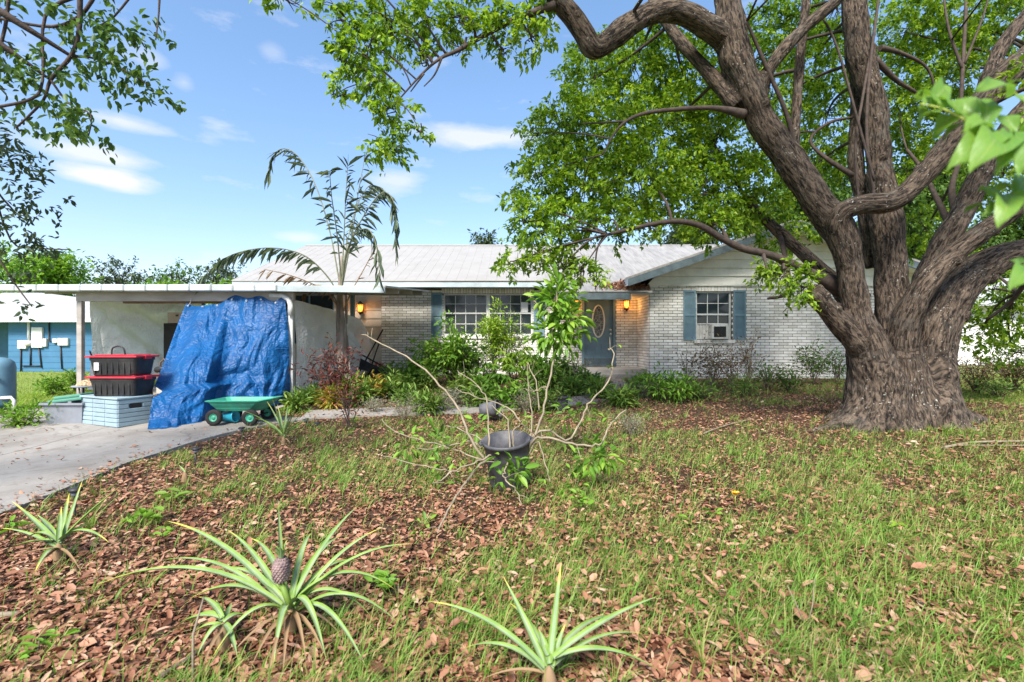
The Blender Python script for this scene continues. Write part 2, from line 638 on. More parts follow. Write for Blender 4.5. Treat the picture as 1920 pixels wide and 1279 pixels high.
M['grey_plastic'] = mat('grey_plastic', (.25, .27, .31), .1, 4, .5, .05, dirt=(.15, .14, .13), dirt_amt=.3)
M['green_plastic'] = mat('sea_green_plastic', (.05, .37, .235), .15, 4, .5, .04, dirt=(.10, .20, .13), dirt_amt=.5)
M['dull_green'] = mat('dull_green_plastic', (.09, .25, .18), .15, 5, .5, .05)
M['teal_plastic'] = mat('teal_blue_plastic', (.03, .36, .50), .1, 5, .45, .04)
M['tank_blue'] = mat('blue_grey_tank_paint', (.10, .20, .27), .15, 4, .45, .05)
M['rubber'] = mat('rubber', (.022, .02, .019), .3, 12, .85, .3)
M['pot'] = mat('grey_black_nursery_pot', (.055, .055, .062), .35, 6, .55, .1, dirt=(.17, .165, .17), dirt_amt=.5)
M['white_plastic'] = mat('white_plastic', (.72, .72, .70), .06, 4, .45, .03)
M['wood_brown'] = mat('brown_wood', (.19, .11, .07), .3, 6, .8, .3, 40, (1, 1, 6))
M['beam_wood'] = mat('weathered_painted_wood', (.36, .33, .30), .2, 5, .8, .25, 40, (.3, 1, 1), dirt=(.19, .17, .15), dirt_amt=.4)
M['carton'] = mat('tan_cardboard', (.46, .40, .33), .1, 5, .8, .1)
M['white_wrap'] = mat('white_sheeting_wrap', (.62, .61, .59), .1, 7, .6, .2, dirt=(.40, .37, .33), dirt_amt=.4)
M['sheet_metal'] = mat('carport_edge_metal', (.50, .53, .53), .12, 3, .5, .05, dirt=(.28, .31, .30), dirt_amt=.5)
M['carport_ceiling'] = mat('carport_ceiling', (.42, .41, .38), .15, 3, .8, .1)
M['blue_wall'] = mat('blue_painted_block', (.055, .175, .31), .12, 2, .75, .15, dirt=(.07, .18, .30), dirt_amt=.3)
M['blue_dark'] = mat('darker_recess_blue', (.05, .15, .25), .15, 3, .7, .1)  # darker version of the house wall's blue, used on the recessed wall
M['shingle'] = mat('grey_shingle', (.36, .37, .37), .15, 6, .9, .4, 30, dirt=(.26, .26, .25), dirt_amt=.3)
M['stucco'] = mat('white_stucco', (.74, .73, .71), .06, 2, .85, .15)
M['spots'] = mat('speckled_fabric', (.40, .28, .17), .8, 40, .85, .3)
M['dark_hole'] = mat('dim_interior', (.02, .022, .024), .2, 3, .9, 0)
M['brown_leaf_pile'] = M['litter']


def roof_mat():
    t = NT('white_roof_metal')
    wv = t.new('ShaderNodeNewGeometry').outputs['Position']
    n = t.noise(wv, 2.0, 6)
    col = t.ramp(n, [(.3, (.36, .335, .30)), (.7, (.41, .385, .35))])
    sx = t.new('ShaderNodeSeparateXYZ')
    t.l.new(wv, sx.inputs[0])
    # mould growing where the big tree drips on the roof, beside the valley
    zone = t.math('MULTIPLY', t.math('SUBTRACT', sx.outputs[0], .6, True), .55, True)
    mp = t.new('ShaderNodeMapping')
    mp.inputs['Scale'].default_value = (5, .7, .7)
    t.l.new(wv, mp.inputs['Vector'])
    st = t.math('MULTIPLY', t.math('SUBTRACT', t.noise(mp.outputs[0], 1.6, 8, .7), .42, True), 5, True)
    col = t.mix(t.math('MULTIPLY', t.math('MULTIPLY', st, zone), .85), col, (.13, .125, .12))
    return t.done(t.principled(col, .45, t.bump(n, .05, .01), .15, .4))


M['roof'] = roof_mat()


def glass_mat(name, tint=(.02, .03, .035)):
    t = NT(name)
    v = t.coord('Object')
    n = t.noise(v, 3, 2)
    return t.done(t.principled(tint, .06, t.bump(n, .03, .02), 0, .4))


M['glass'] = glass_mat('window_glass')


def oval_glass_mat():
    t = NT('leaded_glass')
    v = t.coord('Object')
    w = t.new('ShaderNodeTexVoronoi', feature='DISTANCE_TO_EDGE')
    w.inputs['Scale'].default_value = 9
    t.l.new(v, w.inputs['Vector'])
    e = t.math('SUBTRACT', 1.0, t.math('MULTIPLY', w.outputs['Distance'], 14), True)
    n = t.noise(v, 7, 3)
    col = t.mix(e, t.ramp(n, [(.35, (.03, .035, .03)), (.65, (.14, .15, .11))]), (.33, .33, .28))
    return t.done(t.principled(col, .25, t.bump(t.noise(v, 40, 3), .4, .01), 0, .7))


M['oval'] = oval_glass_mat()


def tarp_mat(name, c1, c2, rough, crumple=1.0, dirt=None, through=0.0):
    t = NT(name)
    v = t.coord('Object')
    n = t.noise(v, 2.5, 6)
    col = t.ramp(n, [(.3, c1), (.7, c2)])
    if dirt:
        col = t.mix(t.math('MULTIPLY', t.math('SUBTRACT', t.noise(v, 1.2, 8, .7), .48, True), 3, True), col, dirt)
    vor = t.new('ShaderNodeTexVoronoi')
    vor.inputs['Scale'].default_value = 9
    mv = t.new('ShaderNodeVectorMath', operation='ADD')
    nn = t.new('ShaderNodeTexNoise')
    nn.inputs['Scale'].default_value = 4.0
    t.l.new(v, nn.inputs['Vector'])
    t.l.new(v, mv.inputs[0])
    t.l.new(nn.outputs['Color'], mv.inputs[1])
    t.l.new(mv.outputs[0], vor.inputs['Vector'])
    h = t.math('ADD', vor.outputs['Distance'], t.math('MULTIPLY', t.noise(v, 26, 4, .6), .35))
    geo = t.new('ShaderNodeNewGeometry')
    sx = t.new('ShaderNodeSeparateXYZ')
    t.l.new(geo.outputs['Position'], sx.inputs[0])
    cr = None
    for ax_, sp in ((2, .52), (1 if through else 0, .6)):
        e = t.math('ABSOLUTE', t.math('SUBTRACT', t.math('FRACT', t.math('DIVIDE', t.math('ADD', sx.outputs[ax_], t.math('MULTIPLY', n, .12)), sp)), .5))
        e = t.math('SUBTRACT', 1.0, t.math('MULTIPLY', e, 26), True)
        cr = e if cr is None else t.math('MAXIMUM', cr, e)
    h = t.math('ADD', h, t.math('MULTIPLY', cr, .45))
    bmp = t.bump(h, .55 * crumple, .05)
    p = t.principled(col, rough, bmp, 0, .35)
    if through:
        tr = t.new('ShaderNodeBsdfTranslucent')
        t.l.new(col, tr.inputs['Color'])
        t.l.new(bmp, tr.inputs['Normal'])
        mx = t.new('ShaderNodeMixShader')
        mx.inputs[0].default_value = through
        t.l.new(p, mx.inputs[1])
        t.l.new(tr.outputs[0], mx.inputs[2])
        p = mx.outputs[0]
    return t.done(p)


M['blue_tarp'] = tarp_mat('blue_tarp', (.0015, .055, .18), (.003, .092, .275), .5, .6)
M['white_tarp'] = tarp_mat('white_tarp', (.77, .77, .78), (.88, .88, .89), .5, .9, (.66, .65, .64), .5)


def glow(name, col, strength):
    t = NT(name)
    e = t.new('ShaderNodeEmission')
    e.inputs['Color'].default_value = tuple(col) + (1,)
    e.inputs['Strength'].default_value = strength
    return t.done(e.outputs[0])


M['bulb'] = glow('lit_bulb', (1.0, .52, .16), 9.0)


def amber_mat():
    t = NT('amber_glass')
    p = t.principled((.9, .42, .10), .3, None, 0, .5)
    tr = t.new('ShaderNodeBsdfTranslucent')
    tr.inputs['Color'].default_value = (1, .55, .2, 1)
    m = t.new('ShaderNodeMixShader')
    m.inputs[0].default_value = .75
    t.l.new(p, m.inputs[1])
    t.l.new(tr.outputs[0], m.inputs[2])
    return t.done(m.outputs[0])


M['amber'] = amber_mat()


# ------------------------------------------------------------------ leaf machinery
def unit(a):
    n = np.linalg.norm(a, axis=-1, keepdims=True)
    return a / np.maximum(n, 1e-9)


T_DIAMOND = (np.array([(0, 0, 0), (.42, .5, .10), (1, 0, -.06), (.42, -.5, .10)]), np.array([(0, 1, 2), (0, 2, 3)]))
T_LEAF = (np.array([(0, 0, 0), (.22, .40, .09), (.58, .46, .09), (1, 0, -.12), (.58, -.46, .09), (.22, -.40, .09)]), np.array([(0, 1, 2, 3), (0, 3, 4, 5)]))
T_CURL = (np.array([(0, 0, 0), (.28, .42, .16), (.68, .40, .20), (1, 0, .16), (.68, -.40, .20), (.28, -.42, .16)]), np.array([(0, 1, 2, 3), (0, 3, 4, 5)]))


def leaves(name, P, D, L, W, mat_, parent=None, tmpl=T_LEAF, up=None, kind=None):
    """one mesh of leaves: P base points, D directions, L lengths, W widths"""
    n = len(P)
    tv, tf = tmpl
    D = unit(D)
    if up is None:
        up = np.tile(np.array([0, 0, 1.0]), (n, 1)) + rng.normal(0, .45, (n, 3))
    S = unit(np.cross(D, up))
    U = np.cross(S, D)
    L = np.broadcast_to(np.asarray(L, dtype=float), (n,))
    W = np.broadcast_to(np.asarray(W, dtype=float), (n,))
    V = (P[:, None, :] + D[:, None, :] * (tv[None, :, 0:1] * L[:, None, None]) +
         S[:, None, :] * (tv[None, :, 1:2] * W[:, None, None]) + U[:, None, :] * (tv[None, :, 2:3] * L[:, None, None]))
    k = len(tv)
    Fc = (tf[None] + (np.arange(n) * k)[:, None, None]).reshape(-1, tf.shape[1])
    o = big_mesh(name, V.reshape(-1, 3), Fc, mat_, parent)
    if kind:
        o['kind'] = kind
    return o


def blades(name, P, az_, H, W, lean, mat_, parent=None, seg=3):
    """grass: P roots, az_ lean direction, H length, lean 0..1.4"""
    n = len(P)
    d = np.stack([np.cos(az_), np.sin(az_), np.zeros(n)], 1)
    s = np.stack([-np.sin(az_ + .6), np.cos(az_ + .6), np.zeros(n)], 1)
    pts = []
    pos = P.copy()
    ang = rng.uniform(.1, .85, n)
    for i in range(seg + 1):
        w = W * (1 - i / seg) ** .7
        if i == seg:
            pts.append(pos[:, None, :])
        else:
            pts.append(np.stack([pos - s * w[:, None] / 2, pos + s * w[:, None] / 2], 1))
        step = H / seg
        pos = pos + d * (np.sin(ang) * step)[:, None] + np.array([0, 0, 1.0]) * (np.cos(ang) * step)[:, None]
        ang = ang + lean
    V = np.concatenate(pts, 1)
    k = V.shape[1]
    tris = []
    for i in range(seg - 1):
        a = 2 * i
        tris += [(a, a + 1, a + 3), (a, a + 3, a + 2)]
    a = 2 * (seg - 1)
    tris.append((a, a + 1, a + 2))
    tris = np.array(tris)
    Fc = (tris[None] + (np.arange(n) * k)[:, None, None]).reshape(-1, 3)
    return big_mesh(name, V.reshape(-1, 3), Fc, mat_, parent)


def bez(p0, p1, p2, n):
    return [p0 * (1 - t) ** 2 + p1 * (2 * t * (1 - t)) + p2 * t * t for t in [i / (n - 1) for i in range(n)]]


def catmull(pts, per=4):
    """pts = list of tuples (any length), smooth interpolation"""
    P = [np.array(p, dtype=float) for p in pts]
    out = []
    for i in range(len(P) - 1):
        p0, p1, p2, p3 = P[max(i - 1, 0)], P[i], P[i + 1], P[min(i + 2, len(P) - 1)]
        for k in range(per):
            t = k / per
            out.append(.5 * ((2 * p1) + (-p0 + p2) * t + (2 * p0 - 5 * p1 + 4 * p2 - p3) * t * t + (-p0 + 3 * p1 - 3 * p2 + p3) * t ** 3))
    out.append(P[-1])
    return out


def spray_cloud(c, r, nsp, per, spread, droop=.25, shell=.55):
    """leaf base points and directions for sprays filling an ellipsoid; c, r are 3-vectors"""
    d = unit(rng.normal(0, 1, (nsp, 3)))
    rad = rng.uniform(0, 1, (nsp, 1)) ** (1 / 3)
    rad = shell * np.maximum(rad, .5) + (1 - shell) * rad
    C = np.asarray(c) + d * rad * np.asarray(r)
    C = C + rng.normal(0, .25, C.shape) * np.asarray(r) * .35
    ax = unit(d * .8 + rng.normal(0, .7, (nsp, 3)) + np.array([0, 0, -droop]))
    t = rng.uniform(0, 1, (nsp, per, 1))
    P = C[:, None, :] + ax[:, None, :] * (t - .3) * spread * 1.6 + rng.normal(0, spread * .22, (nsp, per, 3))
    D = ax[:, None, :] * .7 + rng.normal(0, .6, (nsp, per, 3)) + np.array([0, 0, -droop])
    return P.reshape(-1, 3), D.reshape(-1, 3)

# ================================================================== GROUND
def axis(fine0, fine1, step, far):
    a = list(np.arange(fine0, fine1 + 1e-6, step))
    x, s_ = fine1, step
    while x < far:
        s_ *= 1.35
        x += s_
        a.append(x)
    x, s_ = fine0, step
    while x > -far:
        s_ *= 1.35
        x -= s_
        a.insert(0, x)
    return a


gx, gy = axis(-14, 14, .2, 900), axis(-1, 17, .2, 900)


def bumpy(x, y):
    if abs(x) > 14 or y > 17 or y < -1:
        return 0
    return .012 * noise.noise(Vector((x * 2.1, y * 2.1, 0))) + .02 * noise.noise(Vector((x * .7, y * .7, 3)))


gv = [(x, y, gz(x, y) + bumpy(x, y) - .012) for y in gy for x in gx]
nx = len(gx)
gf = np.array([(j * nx + i, j * nx + i + 1, (j + 1) * nx + i + 1, (j + 1) * nx + i) for j in range(len(gy) - 1) for i in range(nx - 1)])
ground = big_mesh('ground', np.array(gv), gf, M['soil'], smooth_=True)
ground['kind'] = 'structure'

# driveway: slabs with open joints, running under the carport
DR = [(-9, -4.0), (3.0, -3.98), (4.2, -4.12), (5.5, -4.36), (6.4, -4.3), (7.0, -4.12), (7.6, -3.75), (8.05, -3.2), (8.06, -4.3), (15, -4.3)]


def drive_right(y):
    for (y0, x0), (y1, x1) in zip(DR, DR[1:]):
        if y0 <= y <= y1:
            return x0 + (x1 - x0) * (y - y0) / (y1 - y0)
    return -4.3


WALK = catmull([(-3.6, 8.35), (-1.6, 8.75), (.4, 9.3), (1.5, 9.9), (2.3, 10.9), (2.6, 12.2), (2.7, 13.3)], 6)
WALK_S = np.array([WALK[i] + (WALK[i + 1] - WALK[i]) * f for i in range(len(WALK) - 1) for f in (0, .5)])


def walk_center(t):
    p = WALK
    i = min(int(t * (len(p) - 1)), len(p) - 2)
    f = t * (len(p) - 1) - i
    return p[i] * (1 - f) + p[i + 1] * f


def slab(name, fn, nu, nv, parent):
    """sheet following the ground with a shallow skirt"""
    top = lambda u, v: (lambda x, y: (x, y, gz(x, y) + .03))(*fn(u, v))
    m = MB().grid(top, nu, nv)
    rim = [(i / nu, 0) for i in range(nu)] + [(1, j / nv) for j in range(nv)] + [(1 - i / nu, 1) for i in range(nu)] + [(0, 1 - j / nv) for j in range(nv)]
    for a, b in zip(rim, rim[1:] + rim[:1]):
        p, q = Vector(top(*a)), Vector(top(*b))
        m.quad(p, q, q - Vector((0, 0, .12)), p - Vector((0, 0, .12)))
    return m.build(name, M['concrete'], parent)


drive = tag(empty('driveway', (-6.3, 5, 0), None, None), None, None, kind='structure')
ys = [-8, 0.4, 3.55, 6.75, 9.2, 12.0, 14.9]
for y0, y1 in zip(ys, ys[1:]):
    for side in (0, 1):
        def fn(u, v, y0=y0, y1=y1, side=side):
            y = y0 + .006 + (y1 - y0 - .012) * v
            xr = drive_right(y)
            a, b = ((-8.75, -6.15), (-6.138, xr))[side]
            return a + (b - a) * u, y
        slab('slab', fn, 8, 12, drive)
walk = tag(empty('walkway', (0, 9, 0), None, None), None, None, kind='structure')
for k in range(7):
    def fn(u, v, k=k):
        t = (k + .006 + .988 * v) / 7
        c, c2 = walk_center(t), walk_center(min(1, t + .01))
        c0 = walk_center(max(0, t - .01))
        d = c2 - c0
        d = d / np.linalg.norm(d)
        o_ = (u - .5) * .66
        return c[0] + d[1] * o_, c[1] - d[0] * o_
    slab('slab', fn, 3, 8, walk)


def on_paving(x, y):
    if -8.75 < x < drive_right(y) and y < 14.9:
        return True
    if y > 7.6 and y < 13.4 and -3.6 < x < 3.4:
        return bool((((WALK_S - (x, y)) ** 2).sum(1) < .115).any())
    return False


# ================================================================== HOUSE
HY, WY = 15.0, 13.64
WX0, WX1 = 3.91, 11.7
house = empty('brick_house', (1.5, 15, .3), 'low white brick ranch house with pale metal roof and slate blue front door', 'house')

BL, BH, BM = .262, .0815, .0135      # brick module and joint


def wall_with_holes(x0, x1, z0, z1, y, depth, holes):
    """wall facing -Y, made of boxes around rectangular openings"""
    m = MB()
    xs = sorted({x0, x1, *[h[0] for h in holes], *[h[1] for h in holes]})
    for a, b in zip(xs, xs[1:]):
        hs = sorted([(h[2], h[3]) for h in holes if h[0] < (a + b) / 2 < h[1]])
        z = z0
        for h0, h1 in hs:
            if h0 > z:
                m.box(a, b, y, y + depth, z, h0)
            z = h1
        if z < z1:
            m.box(a, b, y, y + depth, z, z1)
    return m


win_main = (-2.14, .64, 1.58, 2.88)
door_hole = (2.18, 3.24, .4, 2.76)
win_wing = (5.23, 6.24, 1.44, 2.81)
main_wall = wall_with_holes(-4.08, WX0 + .1, .1, 3.12, HY, .22, [win_main, door_hole]).build('main_wall', M['mortar'], house)
wing_wall = wall_with_holes(WX0, WX1, .1, 3.14, WY, .22, [win_wing]).build('wing_wall', M['mortar'], house)
side = MB().box(WX0 + .001, WX0 + .2, WY + .22, HY + .001, .1, 3.12).build('wing_side_wall', M['mortar'], house)
MB().box(WX1 - .2, WX1 - .001, WY + .22, 24.2, .1, 3.1).build('east_wall', M['brick'], house)
MB().box(-8.3, WX1 - .2, 24.0, 24.2, .1, 3.1).build('rear_wall', M['mortar'], house)
MB().box(-8.3, -8.1, 15.3, 24.0, .1, 3.1).build('west_wall', M['tan_siding'], house)


def free(x0, x1, z0, z1, holes):
    return all(x1 <= h[0] or x0 >= h[1] or z1 <= h[2] or z0 >= h[3] for h in holes)


def brick_spans(x0, x1, z0, z1, holes):
    """running bond bricks clipped to the openings"""
    out = []
    r = 0
    z = z0
    while z + BH * .8 < z1:
        x = x0 - (BL / 2 if r % 2 else 0)
        while x < x1:
            a, b = max(x, x0) + BM / 2, min(x + BL, x1) - BM / 2
            za, zb = z + BM / 2, min(z + BH, z1) - BM / 2
            segs = [(a, b)]
            for h in holes:
                if za < h[3] and zb > h[2]:
                    ns = []
                    for (p, q) in segs:
                        if q <= h[0] or p >= h[1]:
                            ns.append((p, q))
                        else:
                            if p < h[0]:
                                ns.append((p, h[0]))
                            if q > h[1]:
                                ns.append((h[1], q))
                    segs = ns
            for p, q in segs:
                if q - p > .03:
                    out.append((p, q, za, zb))
            x += BL
        z += BH
        r += 1
    return out


sold_wing = (5.2, 6.3, 2.81, 3.0)
sold_main = (-2.2, .7, 2.88, 3.05)
rest = MB()
shared = {}


def brick_obj(w, h):
    key = (round(w, 3), round(h, 3))
    if key not in shared:
        m = MB().box(-w / 2, w / 2, -.012, .02, -h / 2, h / 2)
        me = m.mesh('brick')
        bm = bmesh.new()
        bm.from_mesh(me)
        bmesh.ops.recalc_face_normals(bm, faces=bm.faces)
        bmesh.ops.bevel(bm, geom=[e for e in bm.edges if all(v.co.y < 0 for v in e.verts)], offset=.006, segments=1, affect='EDGES')
        bm.to_mesh(me)
        bm.free()
        me.materials.append(M['brick'])
        shared[key] = me
    return shared[key]


wing_b = brick_spans(WX0, WX1, .30, 3.0, [win_wing, sold_wing])
wing_b.sort(key=lambda b: (b[1] - b[0] < .2, abs((b[0] + b[1]) / 2 - 5.4) + .6 * abs((b[2] + b[3]) / 2 - 1.6)))
for i, (a, b, c, d) in enumerate(wing_b):
    if i < 290:
        o = bpy.data.objects.new('brick', brick_obj(b - a, d - c))
        COL.objects.link(o)
        o.parent = wing_wall
        o.matrix_parent_inverse = world_matrix(wing_wall).inverted()
        o.location = ((a + b) / 2, WY + random.uniform(-.003, .003), (c + d) / 2)
        o.rotation_euler = (0, R(random.uniform(-.35, .35)), R(random.uniform(-.4, .4)))
    else:
        j = random.uniform(-.003, .003)
        rest.box(a, b, WY - .012 + j, WY + .02, c, d)
for a, b, c, d in brick_spans(-4.08, WX0, .30, 3.05, [win_main, door_hole, sold_main]):
    j = random.uniform(-.003, .003)
    rest.box(a, b, HY - .012 + j, HY + .02, c, d)
for a, b, c, d in brick_spans(WY, HY - .02, .30, 3.05, []):
    j = random.uniform(-.003, .003)
    rest.box(WX0 - .012 + j, WX0 + .02, a, b, c, d)
# soldier courses over the windows, and the rowlock sill
for (x0, x1, z0, z1), y in ((sold_wing, WY), (sold_main, HY)):
    n = int((x1 - x0) / .085)
    w = (x1 - x0) / n
    for k in range(n):
        rest.box(x0 + k * w + .005, x0 + (k + 1) * w - .005, y - .013, y + .02, z0 + .006, z1 - .006)
bc = rest.build('brick_courses', M['brick'], house)
bc['kind'] = 'stuff'
for (x0, x1, z0), y in (((5.15, 6.32, 1.44), WY), ((-2.2, .7, 1.58), HY)):
    s_ = MB()
    n = int((x1 - x0) / .09)
    w = (x1 - x0) / n
    for k in range(n):
        s_.box(x0 + k * w + .005, x0 + (k + 1) * w - .005, y - .06, y + .03, z0 - .1, z0 - .004)
    s_.build('brick_sill', M['brick'], house)


# ---- windows
def window(x0, x1, z0, z1, y, cols, rows_top, rows_bot, zrail, bottom=None):
    """double-hung window in a frame set back in the wall: z0..z1, meeting rail at zrail"""
    t = .045
    yf = y + .05
    m = MB()
    m.box(x0, x0 + t, yf, yf + .07, z0, z1).box(x1 - t, x1, yf, yf + .07, z0, z1)
    m.box(x0 + t, x1 - t, yf, yf + .07, z1 - t, z1)
    if bottom is None:
        m.box(x0 + t, x1 - t, yf, yf + .07, z0, z0 + t)
    w = m.build('window', M['white_frame'], house)
    zb = z0 + t if bottom is None else bottom
    MB().box(x0 + t, x1 - t, yf + .012, yf + .06, zrail - .022, zrail + .022).build('meeting_rail', M['white_frame'], w)
    for (a, b, rows, dy) in ((zrail + .022, z1 - t, rows_top, .02), (zb, zrail - .022, rows_bot, .034)):
        cw, rh = (x1 - x0 - 2 * t) / cols, (b - a) / rows
        bars = MB()
        for c in range(1, cols):
            xx = x0 + t + cw * c
            bars.box(xx - .009, xx + .009, yf + dy - .006, yf + dy + .014, a, b)
        for r_ in range(1, rows):
            zz = a + rh * r_
            bars.box(x0 + t, x1 - t, yf + dy - .004, yf + dy + .012, zz - .009, zz + .009)
        bars.build('muntin', M['white_frame'], w)
        for c in range(cols):
            for r_ in range(rows):
                MB().box(x0 + t + cw * c + .002, x0 + t + cw * (c + 1) - .002, yf + dy + .016, yf + dy + .021,
                         a + rh * r_ + .002, a + rh * (r_ + 1) - .002).build('pane', M['glass'], w)
    return w


window(-2.14, -.765, 1.58, 2.88, HY, 4, 2, 2, 2.27)
window(-.735, .64, 1.58, 2.88, HY, 4, 2, 2, 2.27)
MB().box(-.765, -.735, HY + .04, HY + .13, 1.58, 2.88).build('window_mullion', M['white_frame'], house)
window(5.23, 6.24, 1.44, 2.81, WY, 3, 2, 1, 2.16, bottom=1.905)
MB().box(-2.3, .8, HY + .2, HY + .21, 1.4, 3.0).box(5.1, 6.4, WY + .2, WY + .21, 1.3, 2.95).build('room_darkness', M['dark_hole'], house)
# papers stuck inside the right-hand pane
MB().box(.27, .5, HY + .064, HY + .068, 2.3, 2.62).build('paper_notice', M['white_plastic'], house)


def shutter(x0, x1, z0, z1, y):
    t = .045
    m = MB().box(x0, x0 + t, y - .045, y - .014, z0, z1).box(x1 - t, x1, y - .045, y - .014, z0, z1)
    for zz, h in ((z0, .06), ((z0 + z1) / 2 - .03, .06), (z1 - .06, .06)):
        m.box(x0 + t, x1 - t, y - .044, y - .014, zz, zz + h)
    o = m.build('shutter', M['shutter_paint'], house)
    s_ = MB()
    z = z0 + .065
    while z < z1 - .085:
        if not ((z0 + z1) / 2 - .05 < z < (z0 + z1) / 2 + .03):
            s_.prism([(y - .036, z), (y - .018, z + .028), (y - .014, z + .028), (y - .030, z)], 'x', x0 + t - .002, x1 - t + .002)
        z += .032
    s_.box(x0 + t, x1 - t, y - .015, y - .0135, z0 + .06, z1 - .06)
    s_.build('louvre', M['shutter_paint'], o)


shutter(-2.52, -2.17, 1.52, 2.90, HY)
shutter(.67, 1.02, 1.52, 2.90, HY)
shutter(4.86, 5.21, 1.43, 2.84, WY)
shutter(6.28, 6.63, 1.43, 2.84, WY)

# ---- door
DZ = .66
fr = MB()
for a, b in ((2.18, 2.26), (3.16, 3.24)):
    fr.box(a, b, HY - .02, HY + .12, .6, 2.76)
fr.box(2.26, 3.16, HY - .02, HY + .12, 2.70, 2.76)
fr.build('door_frame', M['slate_paint'], house)
door = MB().box(2.265, 3.155, HY + .055, HY + .10, DZ + .02, 2.695).build('door', M['slate_paint'], house, .004)
cx, cz, ry, rx = 2.71, 2.02, .50, .185
el_out = lambda a, k=1.0: (cx + (rx + .045 * (k - 1) * 10) * math.cos(a), cz + (ry + .045 * (k - 1) * 10) * math.sin(a))
ring = MB()
N_ = 40
pts = [(cx + rx * math.cos(2 * math.pi * i / N_), HY + .05, cz + ry * math.sin(2 * math.pi * i / N_)) for i in range(N_ + 1)]
ring.tube(pts, .022, 8, cap=False)
ring.build('oval_moulding', M['siding'], door)
g_ = MB()
g_.prism([(cx + rx * math.cos(2 * math.pi * i / N_), cz + ry * math.sin(2 * math.pi * i / N_)) for i in range(N_)], 'y', HY + .048, HY + .054)
g_.build('oval_glass', M['oval'], door)
for a, b in ((2.36, 2.65), (2.77, 3.06)):
    m = MB()
    z0, z1 = .92, 1.30
    t = .03
    m.box(a, b, HY + .046, HY + .058, z0, z0 + t).box(a, b, HY + .046, HY + .058, z1 - t, z1)
    m.box(a, a + t, HY + .046, HY + .058, z0 + t, z1 - t).box(b - t, b, HY + .046, HY + .058, z0 + t, z1 - t)
    m.box(a + .06, b - .06, HY + .044, HY + .058, z0 + .06, z1 - .06)
    m.build('door_panel', M['slate_paint'], door, .006)
m = MB()
a, b, z0, z1, t = 2.34, 3.08, 1.42, 2.62, .02
m.box(a, b, HY + .048, HY + .057, z0, z0 + t).box(a, b, HY + .048, HY + .057, z1 - t, z1).box(a, a + t, HY + .048, HY + .057, z0 + t, z1 - t).box(b - t, b, HY + .048, HY + .057, z0 + t, z1 - t)
m.build('door_moulding', M['slate_paint'], door)
kn = MB()
for zz, rr in ((1.62, .028), (1.75, .026)):
    mt = Matrix.Translation((3.09, HY + .055, zz)) @ Matrix.Rotation(R(90), 4, 'X')
    kn.lathe([(rr * 1.2, 0), (rr * 1.2, .008), (rr * .5, .012), (rr * .5, .03), (rr, .04), (rr, .055), (rr * .6, .065), (.001, .066)], 14, mt)
kn.build('door_knob', M['white_metal'], door)
MB().box(2.27, 3.15, HY + .03, HY + .06, DZ + .02, DZ + .20).build('kick_plate', M['dark_fascia'], door)
MB().box(2.18, 3.24, HY - .06, HY + .12, DZ - .06, DZ + .018).build('threshold', M['dark_fascia'], house)
# stoop
MB().box(1.75, WX0 - .015, 13.85, HY - .015, .12, DZ - .065).build('stoop', M['concrete'], house, .015)
MB().box(1.95, 3.6, 13.45, 13.84, .12, DZ - .19).build('step', M['concrete'], house, .015)

# ---- roof
E_Y, E_Z, SL, RY = 14.4, 3.23, .40, 19.6
RZ = E_Z + SL * (RY - E_Y)
XL, XR = -8.4, 12.3
ENT = (1.33, 3.9)


def roof_panel(x0, x1, ya, yb, th=.02):
    """one ribbed sheet on the main front slope"""
    m = MB()
    zz = lambda y: E_Z + SL * (y - E_Y)
    m.quad((x0, ya, zz(ya)), (x1, ya, zz(ya)), (x1, yb, zz(yb)), (x0, yb, zz(yb)))
    m.quad((x0, ya, zz(ya) - th), (x1, ya, zz(ya) - th), (x1, ya, zz(ya)), (x0, ya, zz(ya)))
    for xr in (x0 + .012, (x0 + x1) / 2):
        m.prism([(xr - .018, 0), (xr - .008, .007), (xr + .008, .007), (xr + .018, 0)], 'y', ya, yb)
        for i in range(len(m.v) - 8, len(m.v)):
            x, y, z = m.v[i]
            m.v[i] = (x, y, zz(y) + z + .001)
    return m


roof = MB()
n_p = 34
pw = (XR - XL) / n_p
# deck under the sheets (both slopes) as one body
zz = lambda y: E_Z + SL * (y - E_Y)
roof.prism([(E_Y, E_Z - .05), (E_Y, E_Z - .012), (RY, RZ - .012), (2 * RY - E_Y, E_Z - .012), (2 * RY - E_Y, E_Z - .05), (RY, RZ - .05)], 'x', XL, XR)
roof.prism([(13.3, zz(13.3) - .05), (13.3, zz(13.3) - .012), (E_Y - .001, E_Z - .0125), (E_Y - .001, E_Z - .05)], 'x', ENT[0], ENT[1])
roof = roof.build('roof', M['roof'], house)
for k in range(n_p):
    x0 = XL + k * pw
    ya = 13.28 if ENT[0] - .1 < x0 < ENT[1] - .3 else E_Y - .03
    roof_panel(x0 + .002, x0 + pw - .002, ya, RY).build('roof_panel', M['roof'], roof)
MB().prism([(RY - .16, RZ - .05), (RY, RZ + .03), (RY + .16, RZ - .05), (RY, RZ + .015)], 'x', XL, XR).build('ridge_cap', M['roof'], roof)
MB().box(XL, ENT[0], E_Y + .002, E_Y + .03, 3.02, E_Z - .052).build('fascia', M['pale_fascia'], house)
MB().box(ENT[0], 3.3, 13.302, 13.33, zz(13.3) - .24, zz(13.3) - .052).build('porch_fascia', M['dark_fascia'], house)
MB().box(XL, ENT[0], E_Y + .03, HY, 3.05, 3.07).box(ENT[0], WX0, 13.33, HY, 2.72, 2.74).build('soffit', M['pale_fascia'], house)
MB().box(ENT[0], ENT[0] + .02, 13.33, E_Y, 2.742, 2.78).build('porch_cheek', M['dark_fascia'], house)
